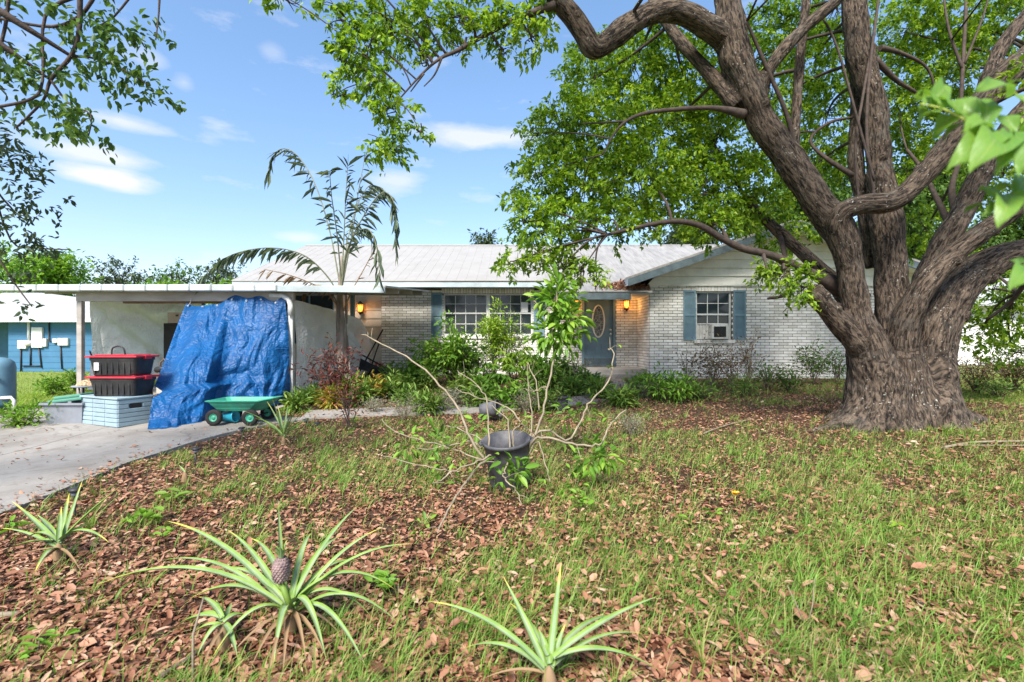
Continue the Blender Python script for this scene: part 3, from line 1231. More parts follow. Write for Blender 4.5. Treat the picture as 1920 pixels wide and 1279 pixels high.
# main gable end on the carport side
MB().prism([(15.3, 3.1), (24.0, 3.1), (RY, RZ - .1)], 'x', -8.2, -8.1).build('gable_wall', M['siding'], house)
MB().prism([(15.3, 3.1), (24.0, 3.1), (RY, RZ - .1)], 'x', 11.55, 11.65).build('gable_wall', M['siding'], house)

# wing roof: ridge runs towards the viewer
GX, GZ, GS = 7.8, 4.74, .344
GY0 = 13.1
wz = lambda x: GZ - GS * abs(x - GX)
WE0, WE1 = 3.18, 12.42
wr = MB().prism([(WE0, wz(WE0)), (GX, GZ), (WE1, wz(WE1)), (WE1, wz(WE1) - .05), (GX, GZ - .05), (WE0, wz(WE0) - .05)], 'y', GY0, 18.0).build('wing_roof', M['roof'], house)
ribs = MB()
for k in range(8):
    y = GY0 + .3 + k * .61
    for sgn, xe in ((-1, WE0), (1, WE1)):
        ribs.prism([(xe, wz(xe)), (GX, GZ), (GX, GZ + .028), (xe, wz(xe) + .028)], 'y', y - .015, y + .015)
ribs.build('roof_rib', M['roof'], wr)
for xe in (WE0, WE1):
    m = MB()
    a, b = (xe, GX) if xe < GX else (GX, xe)
    m.prism([(a, wz(a) - .052), (b, wz(b) - .052), (b, wz(b) - .25), (a, wz(a) - .25)], 'y', GY0 + .004, GY0 + .045)
    m.build('rake_board', M['dark_fascia'], house)
    m = MB()
    m.prism([(a, wz(a) - .20), (b, wz(b) - .20), (b, wz(b) - .22), (a, wz(a) - .22)], 'y', GY0 + .047, WY)
    m.build('rake_soffit', M['siding'], house)
MB().box(WE0, WE0 + .03, GY0 + .046, 14.0, wz(WE0) - .2, wz(WE0) - .054).build('wing_eave_fascia', M['pale_fascia'], house)
# gable siding boards, each its own lap
z = 3.0
bd = .235
while z < GZ - .3:
    z1 = min(z + bd, GZ - .24)
    hw0 = min((GZ - .22 - z) / GS, 3.95)
    hw1 = max(.02, min((GZ - .22 - z1) / GS, 3.95))
    m = MB()
    y0, y1 = WY - .045, WY - .012
    b = [(GX - hw0, y0, z + .003), (GX + hw0, y0, z + .003), (GX + hw1, y1, z1), (GX - hw1, y1, z1)]
    back = [(x, WY + .03, zz_) for x, y, zz_ in b]
    m.v = b + back
    m.f = [(0, 1, 2, 3), (7, 6, 5, 4), (0, 4, 5, 1), (1, 5, 6, 2), (2, 6, 7, 3), (3, 7, 4, 0)]
    m.sm = [False] * 6
    m.build('gable_board', M['siding'], house)
    z += bd
MB().box(WX0 - .02, WX1 + .02, WY - .052, WY - .0135, 2.965, 3.0).build('frieze_board', M['siding'], house)

# ---- sided wall under the carport, with a wide dark window
z = .3
while z < 3.0:
    m = MB()
    m.v = [(-5.42, HY + .06, z), (-4.085, HY + .06, z), (-4.085, HY + .085, z + .255), (-5.42, HY + .085, z + .255),
           (-5.42, HY + .12, z), (-4.085, HY + .12, z), (-4.085, HY + .12, z + .255), (-5.42, HY + .12, z + .255)]
    m.f = [(0, 1, 2, 3), (7, 6, 5, 4), (0, 4, 5, 1), (1, 5, 6, 2), (2, 6, 7, 3), (3, 7, 4, 0)]
    m.sm = [False] * 6
    m.build('siding_board', M['tan_siding'], house)
    z += .258
wall_with_holes(-8.3, -5.43, .1, 3.05, HY + .08, .2, [(-7.2, -5.6, 1.3, 2.9)]).build('carport_wall', M['tan_siding'], house)
w_ = MB()
for x in (-7.2, -6.4, -5.64):
    w_.box(x, x + .04, HY + .1, HY + .15, 1.3, 2.9)
w_.box(-7.2, -5.6, HY + .1, HY + .15, 2.86, 2.9).box(-7.2, -5.6, HY + .1, HY + .15, 1.3, 1.34)
w_ = w_.build('window', M['shutter_paint'], house)
MB().box(-7.19, -5.61, HY + .16, HY + .165, 1.31, 2.89).build('pane', M['glass'], w_)


# ---- wall lanterns (lit)
def lantern(x, z, y, lit=1.0, label=None):
    m = MB()
    m.box(x - .05, x + .05, y - .03, y - .013, z - .16, z + .06)
    m.tube([(x, y - .03, z + .02), (x, y - .09, z + .10), (x, y - .14, z + .16)], .012, 6)
    m.lathe([(.001, .23), (.02, .22), (.05, .19), (.105, .13), (.11, .115), (.10, .115)], 8, Matrix.Translation((x, y - .14, z)))
    m.lathe([(.06, -.13), (.065, -.115), (.05, -.16), (.02, -.19), (.001, -.22)], 8, Matrix.Translation((x, y - .14, z)))
    for k in range(8):
        a = math.pi * 2 * k / 8
        m.tube([(x + .095 * math.cos(a), y - .14 + .095 * math.sin(a), z + .12), (x + .062 * math.cos(a), y - .14 + .062 * math.sin(a), z - .12)], .006, 5)
    root = m.build('wall_lantern', M['black_metal'], house)
    MB().lathe([(.088, .115), (.056, -.115)], 8, Matrix.Translation((x, y - .14, z))).build('lantern_glass', M['amber'], root)
    MB().lathe([(.001, .07), (.03, .05), (.038, .02), (.03, -.02), (.015, -.06), (.001, -.07)], 10, Matrix.Translation((x, y - .14, z))).build('bulb', M['bulb'], root)
    ld = bpy.data.lights.new('lantern_light', 'POINT')
    ld.energy = 2.2 * lit
    ld.color = (1, .45, .12)
    ld.shadow_soft_size = .07
    lo = bpy.data.objects.new('lantern_light', ld)
    COL.objects.link(lo)
    lo.location = (x, y - .27, z - .02)
    lo.parent = root


lantern(3.55, 2.53, HY)
lantern(1.97, 2.53, HY)
lantern(-4.72, 2.42, HY + .06)

# dead leaves heaped in the roof valley
n = 900
ctr = np.stack([rng.normal(3.25, .33, n), rng.normal(13.62, .2, n), np.zeros(n)], 1)
ctr = ctr[(ctr[:, 0] < 3.9) & (ctr[:, 1] > 13.33)]
n = len(ctr)
hgt = .22 * np.exp(-((ctr[:, 0] - 3.3) ** 2 / .12 + (ctr[:, 1] - 13.65) ** 2 / .06))
ctr[:, 2] = E_Z + SL * (ctr[:, 1] - E_Y) + rng.uniform(0, 1, n) * (hgt + .02)
pile = leaves('dead_leaf_pile', ctr, rng.normal(0, 1, (n, 3)) * (1, 1, .4), .08, .045, M['litter'], None, T_CURL)
tag(pile, 'heap of brown dead leaves caught in the roof valley above the entry', 'leaf pile', kind='stuff')

# ---- window air conditioner
ac = empty('window_air_conditioner', (5.73, WY, 1.46), 'dirty white window air conditioner with black grille in the shuttered window', 'air conditioner')
MB().box(5.62, 6.06, WY - .16, WY + .12, 1.455, 1.87).build('casing', M['white_metal'], ac, .012)
MB().box(5.67, 6.01, WY - .168, WY - .16, 1.51, 1.81).build('grille', M['black'], ac)
g_ = MB()
for k in range(11):
    g_.box(5.67, 6.01, WY - .175, WY - .1685, 1.52 + k * .027, 1.53 + k * .027)
g_.build('grille_slat', M['black_metal'], ac)
m = MB()
for k in range(8):
    m.box(5.28 + k * .042, 5.315 + k * .042, WY + .06 + (k % 2) * .012, WY + .10, 1.455, 1.90)
m.build('side_panel', M['white_metal'], ac)
MB().box(6.065, 6.19, WY + .06, WY + .10, 1.455, 1.90).build('side_panel', M['white_metal'], ac)
MB().box(5.28, 6.19, WY + .04, WY + .11, 1.88, 1.903).build('top_rail', M['white_metal'], ac)

# ================================================================== CARPORT
cp = empty('carport', (-6.4, 11.8, .2), 'flat-roofed open carport with weathered beam joined to the white brick house', 'carport')
CY0, CY1 = 9.3, 14.38
cz_ = lambda y: 2.48 + (y - CY0) * .085
m = MB().prism([(CY0, 2.44), (CY0, 2.475), (CY1, cz_(CY1)), (CY1, cz_(CY1) - .035)], 'x', -10.4, -2.45)
m.build('roof_sheet', M['carport_ceiling'], cp)
x = -10.4
k = 0
while x < -4.9:
    m = MB()
    w = .42
    dz = random.uniform(-.006, .006)
    m.v = []
    m.box(x + .004, x + w - .004, CY0 - .09, CY0 - .002, 2.36 + dz, 2.492 + dz)
    m.build('edge_trim', M['sheet_metal'], cp, .018)
    x += w
    k += 1
m = MB()
m.v = [(x, CY0 - .06, 2.36), (-2.45, CY0 - .06, 2.33), (-2.45, CY0 - .06, 2.43), (x, CY0 - .06, 2.47), (x, CY0 - .002, 2.36), (-2.45, CY0 - .002, 2.33), (-2.45, CY0 - .002, 2.43), (x, CY0 - .002, 2.47)]
m.f = [(0, 1, 2, 3), (7, 6, 5, 4), (0, 4, 5, 1), (1, 5, 6, 2), (2, 6, 7, 3), (3, 7, 4, 0)]
m.sm = [False] * 6
m.build('gutter', M['pale_fascia'], cp)
MB().box(-8.58, -4.30, 9.44, 9.54, 2.185, 2.40).build('beam', M['beam_wood'], cp, .006)
MB().box(-7.75, -4.6, 9.56, 9.62, 2.15, 2.26).build('beam_board', M['wood_brown'], cp)
for x_ in (-8.53, -4.37):
    MB().box(x_ - .05, x_ + .05, CY0 + .15, CY0 + .24, gz(x_, 9.5), 2.183).build('post', M['beam_wood'] if x_ < -6 else M['white_wrap'], cp, .006)
for x_ in (-8.45,):
    MB().box(x_ - .06, x_ + .06, 13.0, 13.12, gz(x_, 13), cz_(13) - .05).build('post', M['slate_paint'], cp)
MB().box(-4.45, -4.35, 13.2, 13.3, gz(-4.4, 13), cz_(13.2) - .05).build('post', M['shutter_paint'], cp)
for y_ in (10.6, 12.0, 13.4):
    MB().box(-10.3, -2.5, y_ - .025, y_ + .025, cz_(y_) - .15, cz_(y_) - .04).build('rafter', M['beam_wood'], cp)
# white wrap rounding the beam's corner
MB().tube([(-4.75, 9.42, 2.30), (-4.50, 9.42, 2.29), (-4.38, 9.42, 2.22), (-4.34, 9.42, 2.08), (-4.34, 9.42, 1.9)], [.045, .05, .055, .05, .045], 8).build('wrapped_corner', M['white_wrap'], cp)


# ---- tarpaulins
def fold(u, v, f, a, ph=0):
    return a * (noise.noise(Vector((u * f + ph, v * 1.3, ph))) + .5 * noise.noise(Vector((u * f * 2.3, v * 2.6 + ph, 2))))


def interp(tab, t):
    for (a, x), (b, y) in zip(tab, tab[1:]):
        if t <= b:
            return x + (y - x) * max(0, (t - a)) / (b - a)
    return tab[-1][1]


left_px = [(0, 350), (.25, 328), (.45, 310), (.66, 290), (.72, 305), (.78, 286), (1, 276)]
left_py = [(0, 564), (.25, 622), (.45, 672), (.66, 724), (.72, 734), (.78, 746), (1, 809)]
right_px = [(0, 534), (.3, 541), (.6, 543), (.85, 545), (1, 541)]
right_py = [(0, 559), (.3, 620), (.6, 690), (.85, 735), (1, 757)]
bot_py = [(0, 809), (.2, 805), (.38, 796), (.46, 779), (.6, 774), (.8, 772), (1, 757)]


def ridge(x, y, o_):
    return 1 - 2 * abs(noise.noise(Vector((x, y, o_))))


def crumple(x, y):
    """creased plastic: ridged noise at several scales, warped"""
    wx = x + .25 * noise.noise(Vector((x * 2, y * 2, 11)))
    wy = y + .25 * noise.noise(Vector((x * 2, y * 2, 17)))
    return .045 * ridge(wx * 2.4, wy * 1.3, 1) + .020 * ridge(wx * 6.5, wy * 2.6, 2) + .007 * ridge(wx * 14, wy * 7, 3) + .003 * ridge(wx * 25, wy * 20, 4)


col_y = {}


def blue_fn(u, v):
    x0, x1 = interp(left_px, v), interp(right_px, v)
    y0, y1 = interp(left_py, v), interp(right_py, v)
    px = x0 + (x1 - x0) * u
    py = y0 + (y1 - y0) * u
    py += (interp(bot_py, u) - (809 + (757 - 809) * u)) * v ** 3
    if v < .08:
        py += (6 * math.sin(u * 9) + 4 * math.sin(u * 23) * (.3 + u) + 5 * math.sin(u * 4 + 1)) * (1 - v / .08)
    if u not in col_y:
        col_y[u] = gnd(interp([(0, 276), (.45, 386), (.8, 500), (1, 541)], u), interp(bot_py, u) + 2).y
    # hung from the beam, draped over boxes, pulled out towards the viewer at its lower left corner
    Y = 9.36 + (col_y[u] - 9.36) * (v ** 1.25)
    bulge = -.30 * math.sin(math.pi * min(1, v * 1.05)) * (1 - .7 * u) - .22 * math.exp(-((u - .35) ** 2 / .05 + (v - .55) ** 2 / .03))
    low = max(0, v - .66)
    Y += bulge * .6 + fold(u, v * .5, 7, .07 * (1.1 - v)) + low * 1.1 * fold(u * 1.2, v * 6, 4, .35, 5)
    Y += crumple(u * 2.0, v * 2.4) * (.8 + .9 * v)
    p = at(px, py, max(Y, 6.8))
    p.z = max(p.z, gz(p.x, p.y) + .035)
    return p


bt = MB().grid(blue_fn, 150, 130).build('blue_tarpaulin', M['blue_tarp'])
eye = MB()
for k in range(7):
    p = blue_fn((k * 22 + 4) / 150, 3 / 130)
    eye.lathe([(.009, 0), (.016, .004), (.018, 0)], 12, Matrix.Translation(p + Vector((0, -.012, 0))) @ Matrix.Rotation(R(90), 4, 'X'))
eye_o = eye.build('eyelets', M['sheet_metal'], bt)
eye_o['kind'] = 'stuff'
rp = MB()
for k in (0, 3, 6):
    p = blue_fn((k * 22 + 4) / 150, 3 / 130)
    rp.tube([p + Vector((0, -.02, 0)), p + Vector((.02, .03, .06)), Vector((p.x + .03, 9.42, 2.24))], .005, 5)
rp_o = rp.build('tie_rope', M['white_wrap'], bt)
rp_o['kind'] = 'stuff'
tag(bt, 'crumpled bright blue tarpaulin hanging from the carport beam down to the driveway', 'tarpaulin')


def right_tarp(u, v):
    y = 9.56 + u * 4.5
    top = interp([(0, 2.22), (.35, 2.14), (.6, 2.06), (.78, 2.0), (.9, 1.75), (1, 1.15)], u)
    x = -4.34 + .10 * u + .05 * math.sin(v * 3.1) + fold(u * 2, v, 5, .05) + .10 * v * math.sin(u * 12) + (1.0 * crumple(u * 4 + 3, v * 2 + u) + .13 * math.hypot(u, v) * math.sin(13 * math.atan2(v + .05, u + .12))) * min(1, u * 8)
    b = gz(x, y) + .04
    return Vector((x, y, top + (b - top) * v))


rt = MB().grid(right_tarp, 90, 50).build('white_tarpaulin', M['white_tarp'])
tag(rt, 'dirty white tarpaulin curtain behind the palm on the house side of the carport', 'tarpaulin')


def left_tarp(u, v):
    y = 9.62 + u * 3.0
    top = cz_(y) - .14 - .16 * abs(math.sin(u * math.pi * 2.5)) ** .8
    x = -8.46 + .08 * u + fold(u * 2, v, 5, .06) + .16 * max(0, v - u * .6) * math.sin(u * 7 + v * 4) * .6 + (1.0 * crumple(u * 3 + 9, v * 2) + .18 * math.hypot(u, v) * math.sin(15 * math.atan2(v + .05, u + .10)) + .05 * math.sin(9 * math.atan2(v + .1, 1.15 - u))) * min(1, u * 8)
    b = gz(x, y) + .25
    return Vector((x, y, top + (b - top) * v))


lt = MB().grid(left_tarp, 90, 60).build('white_tarpaulin', M['white_tarp'])
tag(lt, 'wrinkled greyish white tarpaulin behind the red-lidded totes inside the carport', 'tarpaulin')

# ================================================================== THINGS ON THE DRIVEWAY
def floor_z(p):
    return gz(p.x, p.y) + .032


def box_local(m, x0, x1, y0, y1, z0, z1, T):
    m.box(x0, x1, y0, y1, z0, z1, T)


# deck box, one corner towards the viewer
P0 = gnd(220, 807)
ang = math.atan2(.36, -.87) - math.pi      # long side direction
db = empty('deck_box', (P0.x, P0.y, floor_z(P0)), 'pale blue-grey plastic deck box with slatted sides under two black totes', 'storage box')
T = Matrix.Translation((P0.x, P0.y, floor_z(P0))) @ Matrix.Rotation(math.atan2(-.36, .87), 4, 'Z')
# local: x from 0 to -.94 along the long side, y away from the viewer
Lx, Ly, Hh = .94, .50, .42
MB().box(-Lx + .01, -.01, .01, Ly - .01, 0, Hh, T).build('body', M['grey_blue_plastic'], db)
for k in range(6):
    z0 = .012 + k * .068
    for (a, b) in ((-Lx, -Lx * .66), (-Lx * .66, -Lx * .33), (-Lx * .33, 0)):
        MB().box(a + .006, b - .006, -.006, .012, z0, z0 + .058, T).build('slat', M['grey_blue_plastic'], db, .005)
    if k != 4:
        MB().box(-.012, .008, .006, Ly - .006, z0, z0 + .058, T).build('slat', M['grey_blue_plastic'], db, .005)
    else:
        MB().box(-.012, .008, .006, .15, z0, z0 + .058, T).build('slat', M['grey_blue_plastic'], db, .005)
        MB().box(-.012, .008, .35, Ly - .006, z0, z0 + .058, T).build('slat', M['grey_blue_plastic'], db, .005)
MB().box(-.008, .004, .165, .335, .275, .35, T).build('handle_recess', M['black'], db, .01)
MB().box(-Lx - .015, .018, -.02, Ly + .01, Hh + .002, Hh + .035, T).build('lid', M['grey_blue_plastic'], db, .01)


def tote(px, z0, Y, w, d, h, rz, label):
    c = Vector(((px - 960) * Y / F, Y, z0))
    t = empty('storage_tote', c, label, 'storage tote')
    T = Matrix.Translation(c) @ Matrix.Rotation(rz, 4, 'Z')
    m = MB()

    def ring(z, k):
        pts = []
        r = .06
        for (sx, sy, a0) in ((1, 1, 0), (-1, 1, 90), (-1, -1, 180), (1, -1, 270)):
            for q in range(5):
                a = R(a0 + q * 22.5)
                pts.append(T @ Vector((sx * (w / 2 * k - r) + r * math.cos(a), sy * (d / 2 * k - r) + r * math.sin(a), z)))
        return pts
    zs = [(0, .86), (.015, .88), (h * .55, .93), (h - .05, .965), (h - .05, .99), (h - .005, 1.0)]
    rings = [ring(z, k) for z, k in zs]
    b = 0
    for r_ in rings:
        m.v += [tuple(p) for p in r_]
    n = len(rings[0])
    for i in range(len(rings) - 1):
        for k in range(n):
            m.f.append((i * n + k, i * n + (k + 1) % n, (i + 1) * n + (k + 1) % n, (i + 1) * n + k))
            m.sm.append(False)
    m.f += [tuple(range(n)), tuple(len(m.v) - n + i for i in reversed(range(n)))]
    m.sm += [False, False]
    m.build('body', M['black'], t)
    ribs = MB()
    for k in range(7):
        x = -w * .36 + k * w * .12
        ribs.box(x - .012, x + .012, -d * .485, -d * .44, .03, h * .72, T)
    ribs.build('rib', M['black'], t)
    l = MB()
    l.box(-w / 2 - .025, w / 2 + .025, -d / 2 - .025, d / 2 + .025, h - .003, h + .026, T)
    lid = l.build('lid', M['red_plastic'], t, .012, 2)
    MB().box(-w / 2 + .06, w / 2 - .06, -d / 2 + .05, d / 2 - .05, h + .027, h + .04, T).build('lid_panel', M['red_plastic'], lid, .008)
    for sx in (-1, 1):
        MB().box(sx * (w / 2 + .006) - .03, sx * (w / 2 + .006) + .03, -.07, .07, h - .03, h + .03, T).build('latch', M['red_plastic'], t, .008)
    return t, T


zt = floor_z(P0) + Hh + .037
t1, _ = tote(232, zt, 7.62, .76, .46, .28, R(-2), 'black plastic tote with red lid resting directly on the deck box')
t2, T2 = tote(231, zt + .322, 7.62, .74, .46, .28, R(1), 'topmost black plastic tote with red lid and white sticker, stacked on another tote')
MB().box(-.26, -.19, -.237, -.2235, .08, .2, T2).build('sticker', M['white_plastic'], t2)
hp = [T2 @ Vector(p) for p in ((-.14, -.05, .32), (-.13, -.05, .41), (-.05, -.05, .45), (.04, -.05, .42), (.07, -.05, .32))]
hose = MB().tube([Vector(p) for p in catmull(hp, 5)], .012, 7).build('bent_hose', M['black'])
tag(hose, 'thin black hose bent into a hoop on top of the upper red lid', 'hose')

# grey tub with a green lid laid across it
P1 = gnd(112, 800)
tub = empty('plastic_tub', (P1.x, P1.y, floor_z(P1)), 'grey plastic tub full of odds and ends beside the deck box', 'tub')
m = MB()
zt1 = floor_z(P1)
for sgn, (w0, d0) in ((1, (0, 0)),):
    pr = [((.27, .17), 0), ((.31, .21), .30), ((.34, .24), .30), ((.34, .24), .33), ((.31, .21), .33), ((.27, .17), .03)]
    rings = []
    for (hx, hy), z in pr:
        rings.append([(P1.x + sx * hx, P1.y + .25 + sy * hy, zt1 + z) for sx, sy in ((1, 1), (-1, 1), (-1, -1), (1, -1))])
    for r_ in rings:
        m.v += r_
    for i in range(len(rings) - 1):
        for k in range(4):
            m.f.append((i * 4 + k, i * 4 + (k + 1) % 4, (i + 1) * 4 + (k + 1) % 4, (i + 1) * 4 + k))
            m.sm.append(False)
    m.f += [(3, 2, 1, 0), (20, 21, 22, 23)]
    m.sm += [False, False]
m.build('body', M['grey_plastic'], tub)
T = Matrix.Translation((P1.x + .02, P1.y + .25, zt1 + .345)) @ Matrix.Rotation(R(-7), 4, 'Y')
lid = MB().box(-.27, .27, -.2, .2, 0, .05, T).box(-.22, .22, -.15, .15, .051, .10, T).build('tub_lid', M['dull_green'], None, .02, 2)
tag(lid, 'faded green plastic lid lying tilted on the grey tub', 'lid')

# little round patio table with a speckled cushion
P2 = gnd(163, 782)
tb = empty('patio_table', (P2.x, P2.y, floor_z(P2)), 'small round metal table with thin legs between tub and totes', 'table')
zz2 = floor_z(P2)
MB().lathe([(.001, .51), (.20, .51), (.21, .50), (.20, .485), (.001, .485)], 24, Matrix.Translation((P2.x, P2.y, zz2))).build('table_top', M['grey_plastic'], tb)
for k in range(3):
    a = R(30 + 120 * k)
    MB().tube([(P2.x + .18 * math.cos(a), P2.y + .18 * math.sin(a), zz2), (P2.x + .12 * math.cos(a), P2.y + .12 * math.sin(a), zz2 + .25), (P2.x + .15 * math.cos(a), P2.y + .15 * math.sin(a), zz2 + .49)], .012, 6).build('leg', M['black_metal'], tb)
cu = MB().grid(lambda u, v: (lambda a, r: (P2.x + .03 + r * math.cos(a) * .17, P2.y - .02 + r * math.sin(a) * .14, zz2 + .515 + .09 * math.sqrt(max(0, 1 - r ** 2.2)) + .012 * noise.noise(Vector((r * 5 * math.cos(a), r * 5 * math.sin(a), 0)))))(u * 2 * math.pi, v), 24, 8).build('cushion', M['spots'])
tag(cu, 'brown speckled cushion lying on the small round table', 'cushion')
stick = MB().tube([gnd(188, 745) + Vector((0, .2, .05)), at(168, 658, 8.6)], .014, 6).build('broom_handle', M['black'])
tag(stick, 'dark pole leaning against the white tarpaulin behind the totes', 'pole')

# blue-grey pressure tank with white pipe at the lawn's edge
P3 = gnd(0, 773)
tk = empty('pressure_tank', (P3.x, P3.y, gz(P3.x, P3.y)), 'blue-grey upright pressure tank with a white label beside white pipework', 'tank')
Tm = Matrix.Translation((P3.x, P3.y, gz(P3.x, P3.y)))
MB().lathe([(.001, 0), (.15, 0), (.15, .08), (.20, .10), (.21, .16), (.21, .80), (.19, .90), (.13, .96), (.04, .985), (.001, .99)], 28, Tm).build('shell', M['tank_blue'], tk)
MB().box(.10, .185, -.21, -.19, .60, .67, Tm).build('label_plate', M['white_plastic'], tk)
pp = MB().tube([Tm @ Vector(p) for p in ((.30, -.05, -.02), (.30, -.05, .22), (.25, -.05, .27), (-.05, -.28, .27))], .03, 8).build('white_pipe', M['white_plastic'])
tag(pp, 'white plastic pipe elbow standing by the blue-grey tank', 'pipe')
pump = MB().tube([Tm @ Vector(p) for p in ((-.1, -.35, .16), (.2, -.38, .16))], [.09, .11], 12).box(-.1, .22, -.45, -.3, 0, .06, Tm).build('water_pump', M['grey_plastic'])
tag(pump, 'small grey water pump lying at the foot of the tank', 'pump')

# clutter inside the carport
def crate(name, px0, px1, py0, py1, Y, d, mt, label, cat, z0=None, bev=.012):
    a, b = at(px0, py1, Y), at(px1, py0, Y)
    o = empty(name, ((a.x + b.x) / 2, Y + d / 2, a.z), label, cat)
    zb = a.z if z0 is None else z0
    MB().box(a.x, b.x, Y, Y + d, zb, b.z).build('body', mt, o, bev)
    return o, a, b


gC = gz(-7.5, 10.8) + .032
o, a, b = crate('metal_cabinet', 306, 338, 606, 740, 11.0, .5, M['black'], 'tall black cabinet standing inside the carport behind the blue tarpaulin', 'cabinet', gC)
MB().box(a.x + .03, b.x - .03, 10.985, 11.0, gC + .1, b.z - .05).build('door', M['black_metal'], o, .004)
MB().box(b.x - .08, b.x - .06, 10.96, 10.985, 1.3, 1.5).build('handle', M['grey_plastic'], o)
o2, a2, b2 = crate('cardboard_box', 314, 350, 586, 605, 11.02, .4, M['carton'], 'tan cardboard box on top of the black cabinet', 'box', b.z + .001, .004)
MB().box((a2.x + b2.x) / 2 - .03, (a2.x + b2.x) / 2 + .03, 11.013, 11.02, b2.z - .09, b2.z - .05).build('hand_hole', M['black'], o2)
wt = empty('work_table', at(300, 740, 8.7), 'low dark wooden table crowded with tools beside the totes', 'table')
za = gz(-6.3, 8.7) + .032
x0, x1 = at(283, 0, 8.6).x, at(335, 0, 8.6).x
MB().box(x0, x1, 8.5, 9.0, za + .60, za + .65).build('table_top', M['wood_brown'], wt)
for xx in (x0 + .04, x1 - .04):
    for yy in (8.54, 8.96):
        MB().box(xx - .025, xx + .025, yy - .025, yy + .025, za, za + .599).build('leg', M['wood_brown'], wt)
MB().box(x0 + .05, x1 - .05, 8.55, 8.95, za + .25, za + .28).build('shelf', M['wood_brown'], wt)
dr = empty('power_tool', (x0 + .15, 8.7, za + .65), 'dark corded hand tool lying on the wooden table', 'tool')
MB().tube([(x0 + .03, 8.68, za + .72), (x0 + .16, 8.68, za + .74), (x0 + .3, 8.7, za + .73)], [.05, .06, .03], 8).build('body', M['black'], dr)
MB().tube([(x0 + .12, 8.68, za + .74), (x0 + .1, 8.69, za + .85), (x0 + .16, 8.7, za + .92), (x0 + .22, 8.7, za + .85), (x0 + .2, 8.69, za + .75)], .014, 6).build('handle', M['wood_brown'], dr)
pb = MB().box(x0 + .1, x0 + .48, 8.58, 8.9, za + .29, za + .5).build('parts_bin', M['white_metal'], None, .015)
tag(pb, 'pale bin of parts on the low shelf of the wooden table', 'bin')
# a dark bag sagging below the table
bag = MB().grid(lambda u, v: (lambda a, t: (x0 + .22 + .2 * math.sin(t) * math.cos(a) * (1 + .15 * noise.noise(Vector((a, t * 2, 1)))), 8.45 + .13 * math.sin(t) * math.sin(a), za + .005 + .23 * (1 - math.cos(t)) / 2))(u * 2 * math.pi, v * math.pi), 20, 12).build('rubbish_bag', M['black'])
tag(bag, 'black rubbish bag slumped in front of the wooden table', 'bag')

# green garden cart
gc0 = gnd(403, 802)
CT = empty('garden_cart', (gc0.x + .3, gc0.y + .2, floor_z(gc0)), 'sea-green poly dump cart with black wheels parked before the blue tarpaulin', 'cart')
Yc = gc0.y + .02
sc = F / Yc
zc = floor_z(gc0)
xw0, xw1 = (403 - 960) / sc, (471 - 960) / sc


def hopper():
    m = MB()
    xl0, xr0 = (386 - 960) / sc, (504 - 960) / sc
    xl1, xr1 = (401 - 960) / sc, (480 - 960) / sc
    z0, z1 = at(0, 772, Yc).z, at(0, 752, Yc).z
    prof = [(0, 0), (.25, .004), (.33, .0), (.62, .006), (.7, .0), (.92, .0), (.93, .02), (1.0, .02)]
    rings = []
    for t, o_ in prof:
        a, b = xl1 + (xl0 - xl1) * t - o_, xr1 + (xr0 - xr1) * t + o_
        ya, yb = Yc + .06 - .10 * t - o_, Yc + .44 + .10 * t + o_
        z = z0 + (z1 - z0) * t
        rings.append([(a + .05, ya, z), (b - .16, ya, z), (b, ya + .12, z + .03 * t), (b, yb - .12, z + .03 * t), (b - .16, yb, z), (a + .05, yb, z), (a, yb - .05, z), (a, ya + .05, z)])
    # inside
    for t in (.98, .10):
        a, b = xl1 + (xl0 - xl1) * t + .02, xr1 + (xr0 - xr1) * t - .02
        ya, yb = Yc + .08 - .10 * t, Yc + .42 + .10 * t
        z = z0 + (z1 - z0) * t + .01
        rings.append([(a + .05, ya, z), (b - .16, ya, z), (b, ya + .12, z + .03 * t), (b, yb - .12, z + .03 * t), (b - .16, yb, z), (a + .05, yb, z), (a, yb - .05, z), (a, ya + .05, z)])
    n = 8
    for r_ in rings:
        m.v += r_
    for i in range(len(rings) - 1):
        for k in range(n):
            m.f.append((i * n + k, i * n + (k + 1) % n, (i + 1) * n + (k + 1) % n, (i + 1) * n + k))
            m.sm.append(False)
    m.f += [tuple(reversed(range(n))), tuple(len(m.v) - n + k for k in range(n))]
    m.sm += [False, False]
    return m


hopper().build('hopper', M['green_plastic'], CT)
fm = MB()
for yy in (Yc + .12, Yc + .38):
    fm.tube([(xw0, yy, zc + .13), (xw0 + .06, yy, zc + .24), (xw1 - .06, yy, zc + .24), (xw1, yy, zc + .13)], .014, 6)
fm.tube([(xw0, Yc, zc + .125), (xw0, Yc + .5, zc + .125)], .012, 6).tube([(xw1, Yc, zc + .125), (xw1, Yc + .5, zc + .125)], .012, 6)
fm.build('frame', M['black_metal'], CT)
for xx in (xw0, xw1):
    for yy in (Yc - .02, Yc + .52):
        Tm = Matrix.Translation((xx, yy, zc + .125)) @ Matrix.Rotation(R(90), 4, 'X')
        w = MB().lathe([(.065, -.035), (.10, -.042), (.12, -.03), (.125, 0), (.12, .03), (.10, .042), (.065, .035)], 24, Tm).build('wheel', M['rubber'], CT)
        MB().lathe([(.001, .02), (.02, .03), (.025, .018), (.045, .014), (.05, .024), (.066, .03), (.066, -.03), (.05, -.02), (.001, -.02)], 20, Tm).build('rim', M['green_plastic'], w)
bk0 = gnd(424, 800)
Tm = Matrix.Translation((bk0.x - .13, bk0.y + .14, floor_z(bk0) + .088)) @ Matrix.Rotation(R(84), 4, 'Y') @ Matrix.Rotation(R(8), 4, 'X')
